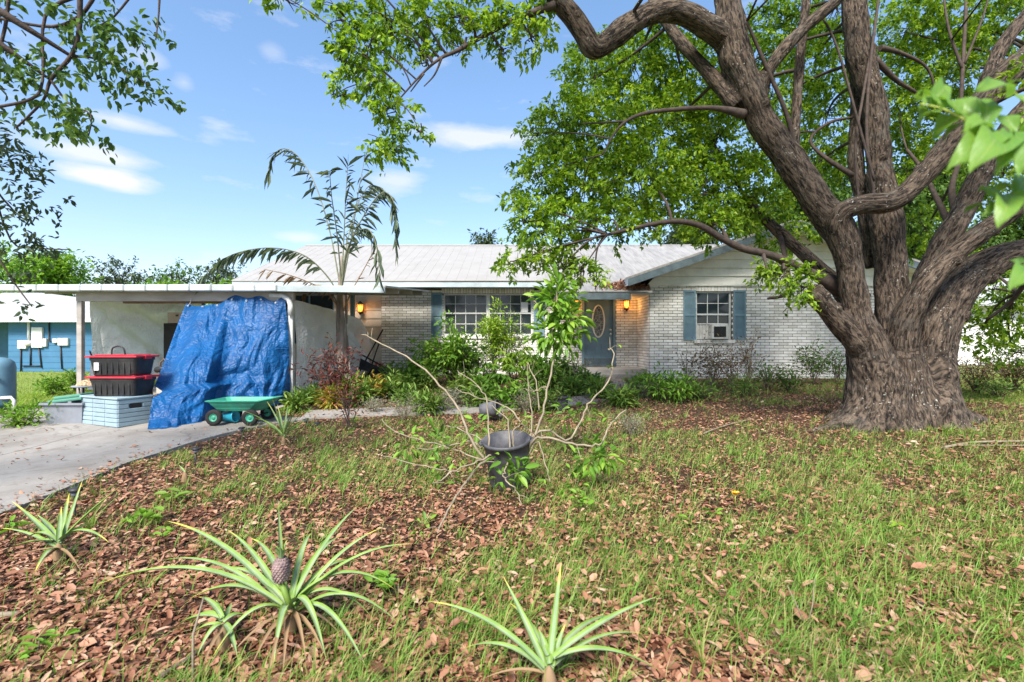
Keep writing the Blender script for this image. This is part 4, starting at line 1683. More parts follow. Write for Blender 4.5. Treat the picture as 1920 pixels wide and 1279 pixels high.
bk = MB().lathe([(.001, 0), (.068, 0), (.07, .01), (.085, .20), (.095, .205), (.095, .222), (.082, .222), (.066, .02), (.001, .02)], 24, Tm).build('bucket', M['teal_plastic'])
tag(bk, 'small teal blue bucket lying on its side under the green cart', 'bucket')


# solar path lights along the driveway edge
def path_light(px, py, h, label, tilt=0):
    p = gnd(px, py)
    o = empty('solar_path_light', p, label, 'path light', 'solar path lights along the driveway edge')
    Tm = Matrix.Translation(p) @ Matrix.Rotation(R(tilt), 4, 'Y')
    MB().lathe([(.001, -.05), (.008, 0), (.009, h * .72), (.001, h * .72)], 8, Tm).build('stake', M['black'], o)
    MB().lathe([(.028, h * .72), (.032, h * .86)], 12, Tm, True).build('lens', M['grey_plastic'], o)
    MB().lathe([(.001, h), (.03, h), (.046, h * .95), (.046, h * .87), (.001, h * .87)], 14, Tm).build('cap', M['black'], o)


path_light(366, 872, .20, 'black solar path light upright at the driveway edge behind the withered tuft', 3)
path_light(454, 822, .16, 'black solar path light in the leaves near the small pineapple by the walkway', -2)
path_light(140, 968, .23, 'black solar path light standing close behind the yellowing pineapple plant', 2)
path_light(576, 803, .15, 'black solar path light leaning at the walkway edge under the palm', -8)
path_light(594, 806, .12, 'short black solar path light beside the walkway near the wilted bush', 6)

# rusty-brown edging timber beside the walkway
ed = MB().tube([gnd(565, 770) + Vector((0, 0, .05)), gnd(640, 764) + Vector((0, 0, .055)), gnd(725, 757) + Vector((0, 0, .05))], .045, 8).build('edging_log', M['wood_brown'])
tag(ed, 'reddish brown log edging the plant bed beside the walkway under the palm', 'log')
fa = gnd(700, 702)
fp = empty('collapsed_frame', fa, 'collapsed black folding frame lying against the tan siding by red flowers', 'frame')
for (a, b, c, d) in ((676, 664, 742, 700), (672, 700, 718, 618), (690, 705, 712, 640)):
    MB().tube([at(a, b, 12.8), at(c, d, 12.9)], .022, 6).build('bar', M['black_metal'], fp)
MB().quad(at(676, 672, 12.85), at(722, 694, 12.6), at(724, 706, 12.5), at(672, 692, 12.7)).build('cloth', M['black'], fp)

# ================================================================== NEIGHBOURS
BY = 22.0
nb = empty('blue_house', (-24, BY, 0), 'blue painted block house with pale grey shingle roof beyond the lawn', 'house')
zb0 = gz(-22, BY)
b0, b1 = at(16, 0, BY).x, -13.0
MB().box(b0, b1, BY, BY + 8, zb0, 2.36).build('wall', M['blue_wall'], nb)
MB().box(b0 - 3.5, b0, BY + 1.2, BY + 8, zb0, 2.36).build('recessed_wall', M['blue_dark'], nb)
for k in range(8):   # block courses
    z = zb0 + .28 + k * .26
    MB().box(b0 + .002, b1, BY - .012, BY - .001, z - .122, z + .122).build('block_course', M['blue_wall'], nb)
rf = MB()
ov = .5
rz0, rz1 = 2.38, at(75, 549, BY + 4).z
rf.v = [(b0 - 4.5, BY - ov, rz0), (b1 + ov, BY - ov, rz0), (b1 + ov, BY + 8 + ov, rz0), (b0 - 4.5, BY + 8 + ov, rz0),
        (b0 - 4.5, BY + 4, rz1), (at(78, 0, BY + 4).x, BY + 4, rz1)]
rf.f = [(0, 1, 5, 4), (1, 2, 5), (2, 3, 4, 5), (3, 2, 1, 0), (0, 4, 3)]
rf.sm = [False] * 5
rf.build('roof', M['shingle'], nb)
MB().box(b0 - 4.5, b1 + ov, BY - ov - .03, BY - ov - .001, rz0 - .13, rz0 + .03).build('fascia', M['white_plastic'], nb)
MB().box(b0 - 4.5, b1 + ov, BY - ov, BY, rz0 - .02, rz0 - .002).build('soffit', M['white_plastic'], nb)


def wbox(px0, px1, py0, py1, name, mt, dy=.12):
    a, b = at(px0, py1, BY), at(px1, py0, BY)
    return MB().box(a.x, b.x, BY - dy, BY - .0125, a.z, b.z).build(name, mt, nb, .01)


wbox(63, 83, 614, 652, 'electric_panel', M['white_plastic'])
wbox(37, 53, 638, 654, 'junction_box', M['white_metal'])
wbox(84, 91, 635, 650, 'junction_box', M['white_metal'])
wbox(112, 131, 634, 648, 'meter_box', M['white_metal'])
wbox(102, 111, 635, 643, 'junction_box', M['white_metal'])
mc = at(58, 644, BY)
MB().lathe([(.001, .2), (.11, .19), (.13, .12), (.13, 0)], 16, Matrix.Translation((mc.x, BY - .012, mc.z)) @ Matrix.Rotation(R(90), 4, 'X')).build('electric_meter', M['white_metal'], nb)
for pts in ([(56, 602), (56, 638)], [(41, 654), (41, 700)], [(59, 654), (59, 686)], [(75, 652), (80, 690)], [(115, 648), (118, 692)], [(94, 603), (94, 640), (104, 640)], [(44, 686), (80, 686)]):
    MB().tube([at(x, y, BY) + Vector((0, -.05, 0)) for x, y in pts], .055 if pts[0] == (56, 602) else .028, 6).build('conduit', M['white_plastic'] if pts[0] == (56, 602) else M['black'], nb)

# pale neighbouring house seen under the big tree
wh = empty('white_house', (22, 21, 0), 'plain white stucco house glimpsed through foliage past the massive tree trunk', 'house')
zr = gz(20, 21)
MB().box(17.2, 30, 21, 28, zr - .05, 3.0).build('wall', M['stucco'], wh)
MB().prism([(20.4, 2.98), (24.5, 4.6), (28.6, 2.98), (28.6, 2.9), (24.5, 4.5), (20.4, 2.9)], 'x', 16.7, 30.5).build('roof', M['shingle'], wh)
w_ = MB().box(24, 25.6, 20.95, 21.0, 1.4, 2.6).build('window', M['white_frame'], wh)
MB().box(24.08, 25.52, 20.94, 20.95, 1.48, 2.52).build('pane', M['glass'], w_)

# ================================================================== THE BIG CAMPHOR TREE
def limb(pts, per=5):
    """(px, py, depth, radius in px) -> list of (xyz, r)"""
    out = []
    qs = catmull(pts, per)
    for i, q in enumerate(qs):
        p = at(q[0], q[1], q[2])
        d = qs[min(i + 1, len(qs) - 1)] - qs[max(i - 1, 0)]
        nx_ = abs(d[1]) / max(1e-6, math.hypot(d[0], d[1]))
        st = 1 + (math.hypot(1, (q[0] - 960) / F) - 1) * nx_
        out.append((p, q[3] * q[2] / F / st))
    return out


thick = [
    # left-leaning main stem and its crooked upper limb
    [(1650, 815, 7.45, 82), (1648, 770, 7.45, 72), (1644, 730, 7.42, 63), (1636, 690, 7.4, 52), (1622, 640, 7.35, 38), (1608, 590, 7.3, 30), (1599, 540, 7.28, 28), (1592, 490, 7.25, 29), (1574, 430, 7.25, 33), (1532, 378, 7.25, 30), (1487, 310, 7.25, 29), (1434, 235, 7.25, 27), (1400, 160, 7.2, 29), (1377, 100, 7.2, 31), (1367, 40, 7.2, 28), (1362, -60, 7.2, 24), (1350, -200, 7.1, 18), (1330, -380, 7, 10)],
    [(1385, 120, 7.2, 26), (1362, 76, 7.2, 25), (1330, 52, 7.1, 23), (1290, 30, 7.0, 21), (1240, 19, 6.9, 20), (1192, 38, 6.8, 20), (1152, 68, 6.7, 22), (1116, 92, 6.6, 19), (1094, 62, 6.55, 19), (1064, 22, 6.5, 18), (1030, -20, 6.4, 17), (960, -90, 6.2, 12), (880, -150, 6, 7)],
    [(1420, 180, 7.2, 22), (1438, 137, 7.1, 14), (1470, 92, 7.1, 13), (1520, 42, 7.1, 12), (1570, 0, 7.1, 11), (1640, -70, 7.1, 8)],
    [(1385, 200, 7.3, 22), (1342, 152, 7.4, 14), (1300, 105, 7.5, 12), (1262, 60, 7.6, 11), (1220, 0, 7.7, 9)],
    [(1478, 310, 7.4, 20), (1490, 245, 7.45, 11), (1497, 150, 7.5, 10), (1505, 60, 7.5, 10), (1512, 0, 7.5, 9), (1520, -100, 7.5, 8)],
    # upright centre stem and its companion
    [(1700, 815, 7.6, 86), (1694, 770, 7.6, 78), (1690, 720, 7.6, 64), (1682, 650, 7.6, 46), (1674, 590, 7.65, 36), (1669, 520, 7.7, 33), (1667, 450, 7.72, 33), (1660, 400, 7.75, 32), (1648, 300, 7.8, 25), (1640, 200, 7.8, 25), (1612, 100, 7.8, 27), (1601, 0, 7.8, 25), (1595, -150, 7.8, 19), (1585, -350, 7.8, 10)],
    [(1645, 500, 8.05, 24), (1620, 380, 8.1, 17), (1604, 300, 8.1, 16), (1608, 200, 8.15, 14), (1600, 100, 8.2, 12), (1590, 0, 8.2, 9)],
    # right-hand stem
    [(1748, 815, 7.5, 76), (1748, 770, 7.5, 64), (1748, 720, 7.55, 50), (1750, 650, 7.6, 46), (1768, 585, 7.65, 43), (1808, 525, 7.7, 38), (1868, 486, 7.7, 32), (1930, 470, 7.7, 27), (2010, 430, 7.6, 22), (2120, 330, 7.6, 12)],
    # big limb reaching right in front
    [(1694, 720, 7.65, 40), (1690, 650, 7.5, 36), (1708, 576, 7.32, 28), (1752, 512, 7.2, 24), (1826, 446, 7.1, 22), (1900, 395, 7.0, 21), (1990, 330, 7.0, 20), (2100, 230, 7, 12)],
    # limb that leaves the left stem and crosses to the right
    [(1592, 500, 7.25, 26), (1574, 440, 7.15, 24), (1578, 400, 7.02, 20), (1616, 384, 6.92, 19), (1665, 380, 6.88, 20), (1705, 357, 6.86, 22), (1760, 297, 6.85, 25), (1820, 220, 6.85, 28), (1880, 150, 6.8, 31), (1950, 90, 6.8, 28), (2050, 0, 6.8, 18)],
    [(1722, 580, 7.9, 32), (1756, 485, 8.0, 28), (1802, 400, 8.1, 26), (1850, 310, 8.2, 25), (1910, 220, 8.3, 23), (1990, 120, 8.4, 16)],
    [(1850, 170, 6.9, 22), (1866, 112, 7.0, 18), (1890, 70, 7.1, 16), (1930, 20, 7.2, 14), (1980, -60, 7.3, 9)],
    # sawn-off stub low on the left
    [(1634, 676, 7.4, 34), (1598, 632, 7.3, 26), (1562, 590, 7.22, 22), (1538, 563, 7.15, 21), (1522, 546, 7.1, 21)],
    [(1610, 570, 7.9, 30), (1545, 512, 8.0, 15), (1500, 470, 8.1, 13), (1450, 425, 8.2, 11), (1400, 375, 8.3, 8)],
    # root flare
    [(1640, 765, 7.4, 55), (1588, 798, 7.3, 28), (1540, 810, 7.2, 12), (1490, 816, 7.15, 6)],
    [(1655, 770, 7.3, 55), (1628, 808, 7.1, 32), (1600, 826, 6.95, 14), (1570, 836, 6.85, 6)],
    [(1700, 775, 7.4, 55), (1705, 815, 7.15, 32), (1716, 830, 6.95, 12), (1722, 840, 6.8, 6)],
    [(1745, 770, 7.4, 50), (1792, 804, 7.25, 27), (1840, 816, 7.1, 12), (1890, 824, 7.0, 6)],
    [(1760, 770, 7.6, 46), (1812, 792, 7.7, 26), (1866, 800, 7.8, 10), (1910, 802, 7.9, 5)],
    [(1620, 775, 7.6, 46), (1575, 790, 7.8, 22), (1530, 796, 8.0, 8)],
]
thin = [
    [(1590, 545, 7.6, 24), (1520, 512, 7.5, 9.5), (1480, 493, 7.4, 8.5), (1440, 477, 7.3, 7.5), (1390, 465, 7.2, 7), (1350, 445, 7.1, 6.5), (1310, 422, 7, 6), (1260, 415, 6.9, 5), (1200, 425, 6.9, 4), (1140, 440, 6.9, 3)],
    [(1395, 215, 7.2, 10), (1340, 203, 7.1, 5), (1270, 205, 7, 4.2), (1200, 215, 6.9, 3.5), (1160, 240, 6.8, 2.5), (1130, 290, 6.8, 1.5)],
    [(1040, 10, 6.4, 8), (975, 33, 6.35, 5.5), (915, 62, 6.3, 5), (860, 94, 6.25, 4), (825, 110, 6.2, 3), (790, 140, 6.1, 2), (745, 190, 6.05, 1.4)],
    [(828, 108, 6.2, 2.6), (815, 140, 6.2, 1.6), (795, 162, 6.15, 1)],
    [(795, 138, 6.1, 2), (770, 172, 6.1, 1)],
    [(1505, 370, 7.3, 6), (1480, 230, 7.1, 5), (1430, 110, 7.0, 4), (1400, 40, 6.9, 3)],
    [(1640, 380, 7.4, 4), (1625, 250, 7.4, 3.5), (1632, 120, 7.5, 3.5), (1650, -20, 7.6, 3)],
    [(1612, 400, 7.4, 3), (1604, 280, 7.4, 3), (1618, 180, 7.45, 3), (1640, 60, 7.6, 3)],
    [(1640, 340, 7.3, 3), (1612, 240, 7.3, 3), (1570, 90, 7.3, 2.5), (1540, 30, 7.3, 2)],
    [(1600, 330, 7.9, 6), (1540, 290, 8, 4), (1520, 260, 8.1, 3), (1555, 230, 8.1, 3), (1600, 220, 8.1, 2)],
    [(1800, 230, 7, 5), (1805, 130, 7.2, 4.5), (1812, 0, 7.4, 4)],
    [(1805, 130, 7.2, 4), (1780, 60, 7.3, 3), (1770, 0, 7.4, 2.5)],
    [(1808, 120, 7.2, 3.5), (1840, 40, 7.2, 2.5), (1855, -10, 7.2, 2)],
    [(1640, 110, 7.8, 8), (1680, 150, 7.9, 5), (1715, 172, 8, 3.5), (1770, 210, 8.2, 2)],
    [(1650, 90, 7.8, 6), (1690, 100, 7.9, 4), (1740, 130, 8, 3), (1760, 200, 8, 2)],
    [(1780, 420, 8.3, 9), (1755, 370, 8.6, 6), (1730, 320, 8.8, 5), (1700, 280, 9, 3)],
    [(1790, 400, 8.3, 9), (1785, 350, 8.6, 7), (1800, 300, 8.8, 5)],
    [(1460, 430, 8.2, 6), (1480, 540, 7.6, 4), (1440, 560, 7.4, 2.5)],
    [(1905, 480, 7.7, 14), (1930, 510, 8, 8), (1900, 560, 8.5, 5), (1850, 600, 8.8, 3)],
]
thick_w = [limb(l) for l in thick]
thin_w = [limb(l) for l in thin]
# knots and old pruning scars standing proud of the limbs
kr = random.Random(5)
for l in list(thick_w[:13]):
    for _ in range(3):
        i = kr.randint(len(l) // 3, len(l) - 4)
        p, r = l[i]
        if r < .1 or p.z < 1.2:
            continue
        t_ = (l[i + 1][0] - l[i - 1][0]).normalized()
        d = Vector((kr.gauss(0, 1), kr.gauss(-.6, .6), kr.gauss(0, .6)))
        d = (d - t_ * d.dot(t_)).normalized()
        thick_w.append([(p, r * .5), (p + d * r * .8, r * .42), (p + d * r * 1.18, r * .26)])

camphor = empty('camphor_tree', (6.05, 7.5, gz(6.05, 7.5)), 'massive multi-stemmed broadleaf tree with furrowed bark shading the front lawn', 'tree')


def organic_tubes(lists, name, mt, parent, voxel, disp):
    m = MB()
    for l in lists:
        m.tube([p for p, r in l], [r for p, r in l], 18)
    me = m.mesh(name + '_raw')
    o = bpy.data.objects.new(name + '_raw', me)
    COL.objects.link(o)
    md = o.modifiers.new('remesh', 'REMESH')
    md.mode = 'VOXEL'
    md.voxel_size = voxel
    sm = o.modifiers.new('smooth', 'SMOOTH')
    sm.factor = .5
    sm.iterations = 4
    dg = bpy.context.evaluated_depsgraph_get()
    ev = o.evaluated_get(dg)
    out = bpy.data.meshes.new_from_object(ev)
    out.name = name
    bpy.data.objects.remove(o)
    nv = len(out.vertices)
    co = np.empty(nv * 3, dtype=np.float32)
    out.vertices.foreach_get('co', co)
    co = co.reshape(-1, 3).astype(float)
    no = np.empty(nv * 3, dtype=np.float32)
    out.vertices.foreach_get('normal', no)
    no = no.reshape(-1, 3).astype(float)
    # skeleton segments with a frame carried along each limb
    A, B, RA, RB, L0, U0, V0, T0 = [], [], [], [], [], [], [], []
    for li, l in enumerate(lists):
        run = li * 3.7
        up_ = None
        fr_ = []
        for i, (p, r) in enumerate(l):
            t = (l[min(i + 1, len(l) - 1)][0] - l[max(i - 1, 0)][0]).normalized()
            up_ = t.orthogonal() if up_ is None else up_ - t * up_.dot(t)
            up_ = up_.normalized()
            fr_.append((up_.copy(), t.cross(up_), t))
        for i in range(len(l) - 1):
            A.append(l[i][0]); B.append(l[i + 1][0]); RA.append(l[i][1]); RB.append(l[i + 1][1]); L0.append(run)
            U0.append((fr_[i][0], fr_[i + 1][0])); V0.append((fr_[i][1], fr_[i + 1][1])); T0.append((fr_[i][2], fr_[i + 1][2]))
            run += (l[i + 1][0] - l[i][0]).length
    A, B, RA, RB, L0, U0, V0 = map(np.array, (A, B, RA, RB, L0, U0, V0))
    AB = B - A
    ab2 = (AB ** 2).sum(1)
    best = np.empty(nv, dtype=int)
    tt = np.empty(nv)
    for c in range(0, nv, 8000):
        q = co[c:c + 8000, None, :] - A[None]
        t = np.clip((q * AB[None]).sum(2) / ab2[None], 0, 1)
        d = np.linalg.norm(q - t[..., None] * AB[None], axis=2) / (RA + t * (RB - RA))
        k = d.argmin(1)
        best[c:c + 8000] = k
        tt[c:c + 8000] = t[np.arange(len(k)), k]
    rel = co - (A[best] + tt[:, None] * AB[best])
    U = U0[best, 0] * (1 - tt)[:, None] + U0[best, 1] * tt[:, None]
    V = V0[best, 0] * (1 - tt)[:, None] + V0[best, 1] * tt[:, None]
    cu_, cv_ = (rel * U).sum(1), (rel * V).sum(1)
    ln = np.maximum(np.hypot(cu_, cv_), 1e-6)
    rr_ = RA[best] + tt * (RB - RA)[best]
    k = np.minimum(rr_, .42)
    along = L0[best] + tt * np.sqrt(ab2[best])
    bark = np.stack([cu_ / ln * k, cv_ / ln * k, along * .26], 1)
    zz_ = co[:, 2] + .25 * np.array([noise.noise(Vector((c[0] * 3, c[1] * 3, 0))) for c in co])
    lowm = zz_ < 1.15
    ra = co[:, :2] - np.array([6.02, 7.5])
    rl = np.maximum(np.linalg.norm(ra, axis=1), 1e-6)
    lowb = np.stack([ra[:, 0] / rl * .62, ra[:, 1] / rl * .62, co[:, 2] * .26 + 40 - .2 * rl], 1)
    bark[lowm] = lowb[lowm]
    h = np.array([noise.noise(Vector(b * 15)) + .45 * noise.noise(Vector(b * 27 + 5)) for b in bark])
    lump = np.array([noise.noise(Vector(c * 2.6)) for c in co])
    amp = disp * np.clip(rr_ / .3, .25, 1.0)
    co2 = co + no * (h * amp + lump * amp * 2.6)[:, None]
    out.vertices.foreach_set('co', co2.astype(np.float32).ravel())
    at_ = out.attributes.new('bark', 'FLOAT_VECTOR', 'POINT')
    at_.data.foreach_set('vector', bark.astype(np.float32).ravel())
    out.polygons.foreach_set('use_smooth', np.ones(len(out.polygons), dtype=bool))
    out.materials.clear()
    out.update()
    return link(name, out, mt, parent)


organic_tubes(thick_w, 'trunk', M['bark'], camphor, .021, .020)
tm = MB()
for l in thin_w:
    tm.tube([p for p, r in l], [max(r, .006) for p, r in l], 7)

# leaf masses: (px, py, rx, ry, depth, depth radius m, density)
blobs = [
    (1110, 150, 60, 70, 8.6, .8, 1), (1190, 120, 80, 70, 9.0, .9, 1), (1285, 150, 75, 80, 9.0, .9, 1), (1050, 235, 50, 55, 8.0, .7, 1),
    (1130, 255, 80, 75, 8.2, .9, 1), (1235, 250, 90, 85, 8.6, 1, 1), (1340, 270, 70, 85, 8.6, .9, 1), (1015, 325, 50, 55, 7.6, .6, 1),
    (1095, 350, 80, 65, 7.7, .8, 1), (1200, 345, 85, 75, 8.0, .9, 1), (1310, 365, 80, 75, 8.2, .9, 1), (1410, 370, 60, 65, 8.4, .8, 1),
    (985, 415, 38, 50, 7.2, .5, 1), (1050, 430, 60, 50, 7.2, .6, 1), (1140, 420, 60, 40, 7.3, .6, .9), (1330, 425, 60, 35, 7.8, .6, .8),
    (962, 490, 32, 24, 7.0, .4, .9), (1010, 478, 35, 26, 7.0, .4, .9), (1092, 505, 22, 40, 6.9, .3, 1), (1225, 425, 40, 25, 7.2, .4, .7), (1060, 500, 30, 30, 7, .35, .8),
    (1120, 530, 14, 22, 6.9, .2, .9), (1000, 250, 40, 30, 8.0, .5, .5), (965, 380, 25, 30, 7.4, .4, .5),
    (1480, 440, 50, 40, 8.6, .6, .8), (1470, 512, 45, 32, 7.2, .4, 1), (1505, 540, 30, 28, 7.1, .3, .9), (1440, 515, 25, 20, 7.1, .3, .7),
    (1450, 60, 60, 60, 9.6, .9, .9), (1530, 110, 60, 70, 9.6, .9, .9), (1450, 190, 50, 60, 9.4, .8, .8), (1550, 220, 55, 70, 9.6, .9, .9), (1440, 290, 45, 50, 9.4, .8, .8),
    (1530, 310, 50, 50, 9.4, .8, .8), (1700, 60, 75, 65, 9.8, 1, .9), (1690, 190, 55, 75, 9.8, 1, .9), (1770, 130, 60, 70, 9.6, 1, .9), (1800, 40, 60, 60, 9.6, 1, .9),
    (1745, 265, 50, 60, 9.8, 1, .9), (1570, 20, 50, 50, 9.8, .9, .9), (1870, 60, 60, 55, 9.4, 1, .8), (1705, 320, 45, 50, 9.8, 1, .9), (1880, 330, 60, 60, 9.8, .8, .8),
    (1735, 430, 35, 50, 10.2, .8, .9), (1780, 470, 30, 30, 10.2, .6, .6), (1900, 590, 55, 45, 9.0, .6, .7), (1845, 610, 45, 50, 9.2, .6, .7), (1900, 660, 45, 35, 9.4, .6, .5), (1860, 545, 40, 30, 9.2, .6, .5),
    (1905, 520, 30, 40, 9.0, .5, .5), (1350, 200, 50, 50, 8.8, .8, .9), (1400, 120, 45, 60, 9.4, .8, .7), (1240, 60, 50, 40, 8.8, .7, .6),
    # foliage of the long crooked limb, hanging over the sky
    (640, 35, 40, 35, 6.0, .4, 1), (690, 95, 45, 45, 6.0, .4, 1), (715, 30, 45, 30, 6.1, .4, 1), (700, 150, 40, 35, 6.0, .4, .9), (735, 60, 40, 40, 6.1, .4, .7),
    (735, 205, 42, 35, 6.0, .35, 1), (725, 270, 45, 28, 6.0, .35, 1.1), (648, 120, 20, 38, 6.0, .3, .9), (632, 175, 16, 16, 6.0, .2, .8), (785, 245, 16, 14, 6.0, .2, 1), (645, 85, 20, 20, 6, .2, .7),
    (800, 35, 45, 40, 6.3, .4, .9), (865, 35, 50, 40, 6.3, .4, 1), (935, 45, 50, 38, 6.4, .4, 1), (1000, 70, 40, 28, 6.4, .4, .9), (870, 85, 28, 20, 6.3, .3, .6), (945, 95, 18, 16, 6.4, .2, .8), (795, 110, 16, 10, 6.2, .2, .6),
    (530, -8, 50, 18, 6.0, .3, .8), (1000, 20, 40, 30, 6.6, .4, .8),
]
# unseen rest of the crown: put in for shade, thinned to let sun through
for (px, py, Y) in ((650, -90, 6), (780, -120, 6.2), (920, -150, 6.5), (1060, -120, 7), (1200, -150, 7.5), (1350, -200, 7.5), (1500, -150, 8), (1650, -150, 8), (1800, -150, 8),
                    (1950, -50, 8), (2080, 60, 8), (2150, 220, 8), (2150, 380, 8), (1000, -350, 6.8), (1200, -400, 7.5), (1400, -450, 7.5), (1600, -450, 8), (1800, -400, 8), (2000, -250, 8),
                    (1100, -250, 5), (1400, -250, 5), (1700, -250, 5), (1950, -150, 5.5), (1300, -700, 3.6), (1800, -700, 4), (2100, 120, 5.5)):
    blobs.append((px, py, 120 * 7 / Y, 90 * 7 / Y, Y, 1.0, .2))
segs = [(p, r) for l in thick_w + thin_w for p, r in l if p.z > 2.2]
SP = np.array([p for p, r in segs])
PP, DD, LLs = [], [], []
for (px, py, rx_, ry_, Y, ryd, dens) in blobs:
    c = at(px, py, Y)
    r = (rx_ * Y / F, ryd, ry_ * Y / F)
    area = math.pi * r[0] * r[2]
    nsp = max(4, int(area * (100 if dens > .94 else 104) * dens * (.75 + .5 * min(1, ryd))))
    P, D = spray_cloud(c, r, nsp, 20, .13, .3, .45)
    PP.append(P)
    DD.append(D)
    # a bough feeding this mass from the nearest limb
    d = np.linalg.norm(SP - np.array(c), axis=1) + np.maximum(0, SP[:, 2] - c.z) * .3
    i = int(d.argmin())
    s0 = Vector(SP[i])
    if (s0 - c).length < 4.5:
        mid = (s0 + c) / 2 + Vector((random.uniform(-.15, .15), random.uniform(-.15, .15), random.uniform(0, .3)))
        rr = min(.03, segs[i][1] * .6)
        tm.tube(bez(s0, mid, c, 8), [rr * (1 - .6 * k / 7) + .003 for k in range(8)], 6)
        for q in range(7):
            a = unit(rng.normal(0, 1, 3))
            e = c + Vector(a * np.array(r) * .85)
            m1 = c.lerp(e, .5) + Vector(rng.normal(0, .06, 3))
            tm.tube(bez(c + Vector(rng.normal(0, .03, 3)), m1, e, 5), [.009, .008, .006, .005, .003], 5)
P, D = np.concatenate(PP), np.concatenate(DD)
n = len(P)
ll = rng.uniform(.055, .115, n)
tm.build('branch', M['dark_twig'], camphor)
leaves('crown', P, D, ll, ll * .5, M['camphor'], camphor, T_DIAMOND)
print('camphor leaves', n)


# ================================================================== OTHER TREES
def make_tree(name, label, base, H, trunk_r, crown, leafL, mt, group=None, nbr=9, bark=None):
    """crown = list of (dx, dy, z, rx, ry, rz, sprays)"""
    o = empty(name, base, label, 'tree', group)
    b = Vector(base)
    m = MB()
    top = b + Vector((random.uniform(-.2, .2) * H * .1, 0, H * .62))
    m.tube(bez(b - Vector((0, 0, .1)), b.lerp(top, .5) + Vector((random.uniform(-.1, .1) * H * .2, 0, 0)), top, 8), [trunk_r * (1.25 - i * .11) for i in range(8)], 9)
    PP, DD = [], []
    for (dx, dy, z, rx_, ry_, rz_, ns) in crown:
        c = b + Vector((dx, dy, z))
        st = b.lerp(top, min(.95, max(.3, (z - rz_) / (H * .62))))
        m.tube(bez(st, (st + c) / 2 + Vector((0, 0, .1 * H * random.random())), c, 6), [trunk_r * .45 * (1 - i * .14) + .004 for i in range(6)], 6)
        for q in range(4):
            e = c + Vector(unit(rng.normal(0, 1, 3)) * np.array((rx_, ry_, rz_)) * .9)
            m.tube(bez(c, c.lerp(e, .5) + Vector(rng.normal(0, .05 * H * .2, 3)), e, 4), [trunk_r * .13 + .004, trunk_r * .1 + .003, trunk_r * .06 + .003, .003], 5)
        P, D = spray_cloud(c, (rx_, ry_, rz_), ns, 14, leafL * 2.0, .2, .5)
        PP.append(P)
        DD.append(D)
    m.build('trunk', bark or M['dark_twig'], o)
    P, D = np.concatenate(PP), np.concatenate(DD)
    ll = rng.uniform(leafL * .7, leafL * 1.25, len(P))
    leaves('crown', P, D, ll, ll * .52, mt, o, T_DIAMOND)
    return o


# tree at the left edge whose boughs hang into the picture
lt0 = Vector((-6.2, 2.6, 0))
ltree = empty('overhanging_tree', lt0, 'broadleaf tree at the driveway whose thin boughs hang over the blue house', 'tree')
m = MB()
m.tube([lt0 - Vector((0, 0, .1)), lt0 + Vector((.05, 0, 1.5)), lt0 + Vector((.2, .1, 3.0)), lt0 + Vector((.5, .4, 4.6)), lt0 + Vector((.7, .8, 6))], [.24, .2, .18, .13, .05], 12)
tops = [lt0 + Vector((.2, .1, 3.0)), lt0 + Vector((.5, .4, 4.4))]
lim = [
    [(150, -120, 3.4, 7), (150, 0, 3.5, 6), (148, 60, 3.5, 5), (133, 105, 3.5, 4.5), (95, 150, 3.5, 4), (80, 190, 3.5, 3), (30, 240, 3.5, 2)],
    [(150, -10, 3.5, 5), (85, 30, 3.5, 4), (80, 150, 3.45, 3.5), (60, 185, 3.4, 3), (0, 200, 3.4, 3)],
    [(200, -60, 3.6, 5), (160, 20, 3.6, 4), (100, 50, 3.6, 3), (0, 35, 3.6, 3)],
    [(300, -60, 3.7, 4), (298, 20, 3.7, 2), (292, 75, 3.7, 1.2)],
    [(270, -40, 3.7, 3), (215, 30, 3.7, 2), (180, 50, 3.7, 1.5)],
    [(133, 105, 3.5, 3), (180, 110, 3.6, 2), (230, 130, 3.6, 1.5), (280, 160, 3.6, 1)],
    [(95, 150, 3.5, 3), (130, 195, 3.5, 2), (170, 215, 3.5, 1.5), (165, 260, 3.5, 1)],
    [(20, -80, 3.5, 5), (10, 50, 3.5, 4), (-30, 200, 3.6, 4), (-20, 330, 4.4, 3), (30, 400, 4.6, 2)],
    [(-20, 330, 4.4, 3), (20, 450, 4.6, 2), (70, 465, 4.6, 1.5), (130, 468, 4.6, 1)],
    [(-40, 420, 4.4, 3), (20, 520, 4.5, 2), (60, 575, 4.5, 1.2)],
]
for l in lim:
    w = limb(l, 4)
    s0 = w[0][0]
    near = min(tops, key=lambda t: (t - s0).length)
    m.tube(bez(near, (near + s0) / 2 + Vector((0, 0, .4)), s0, 6), [.06, .05, .045, .035, .03, w[0][1]], 6)
    m.tube([p for p, r in w], [max(r, .004) for p, r in w], 6)
m.build('trunk', M['dark_twig'], ltree)
PP, DD = [], []
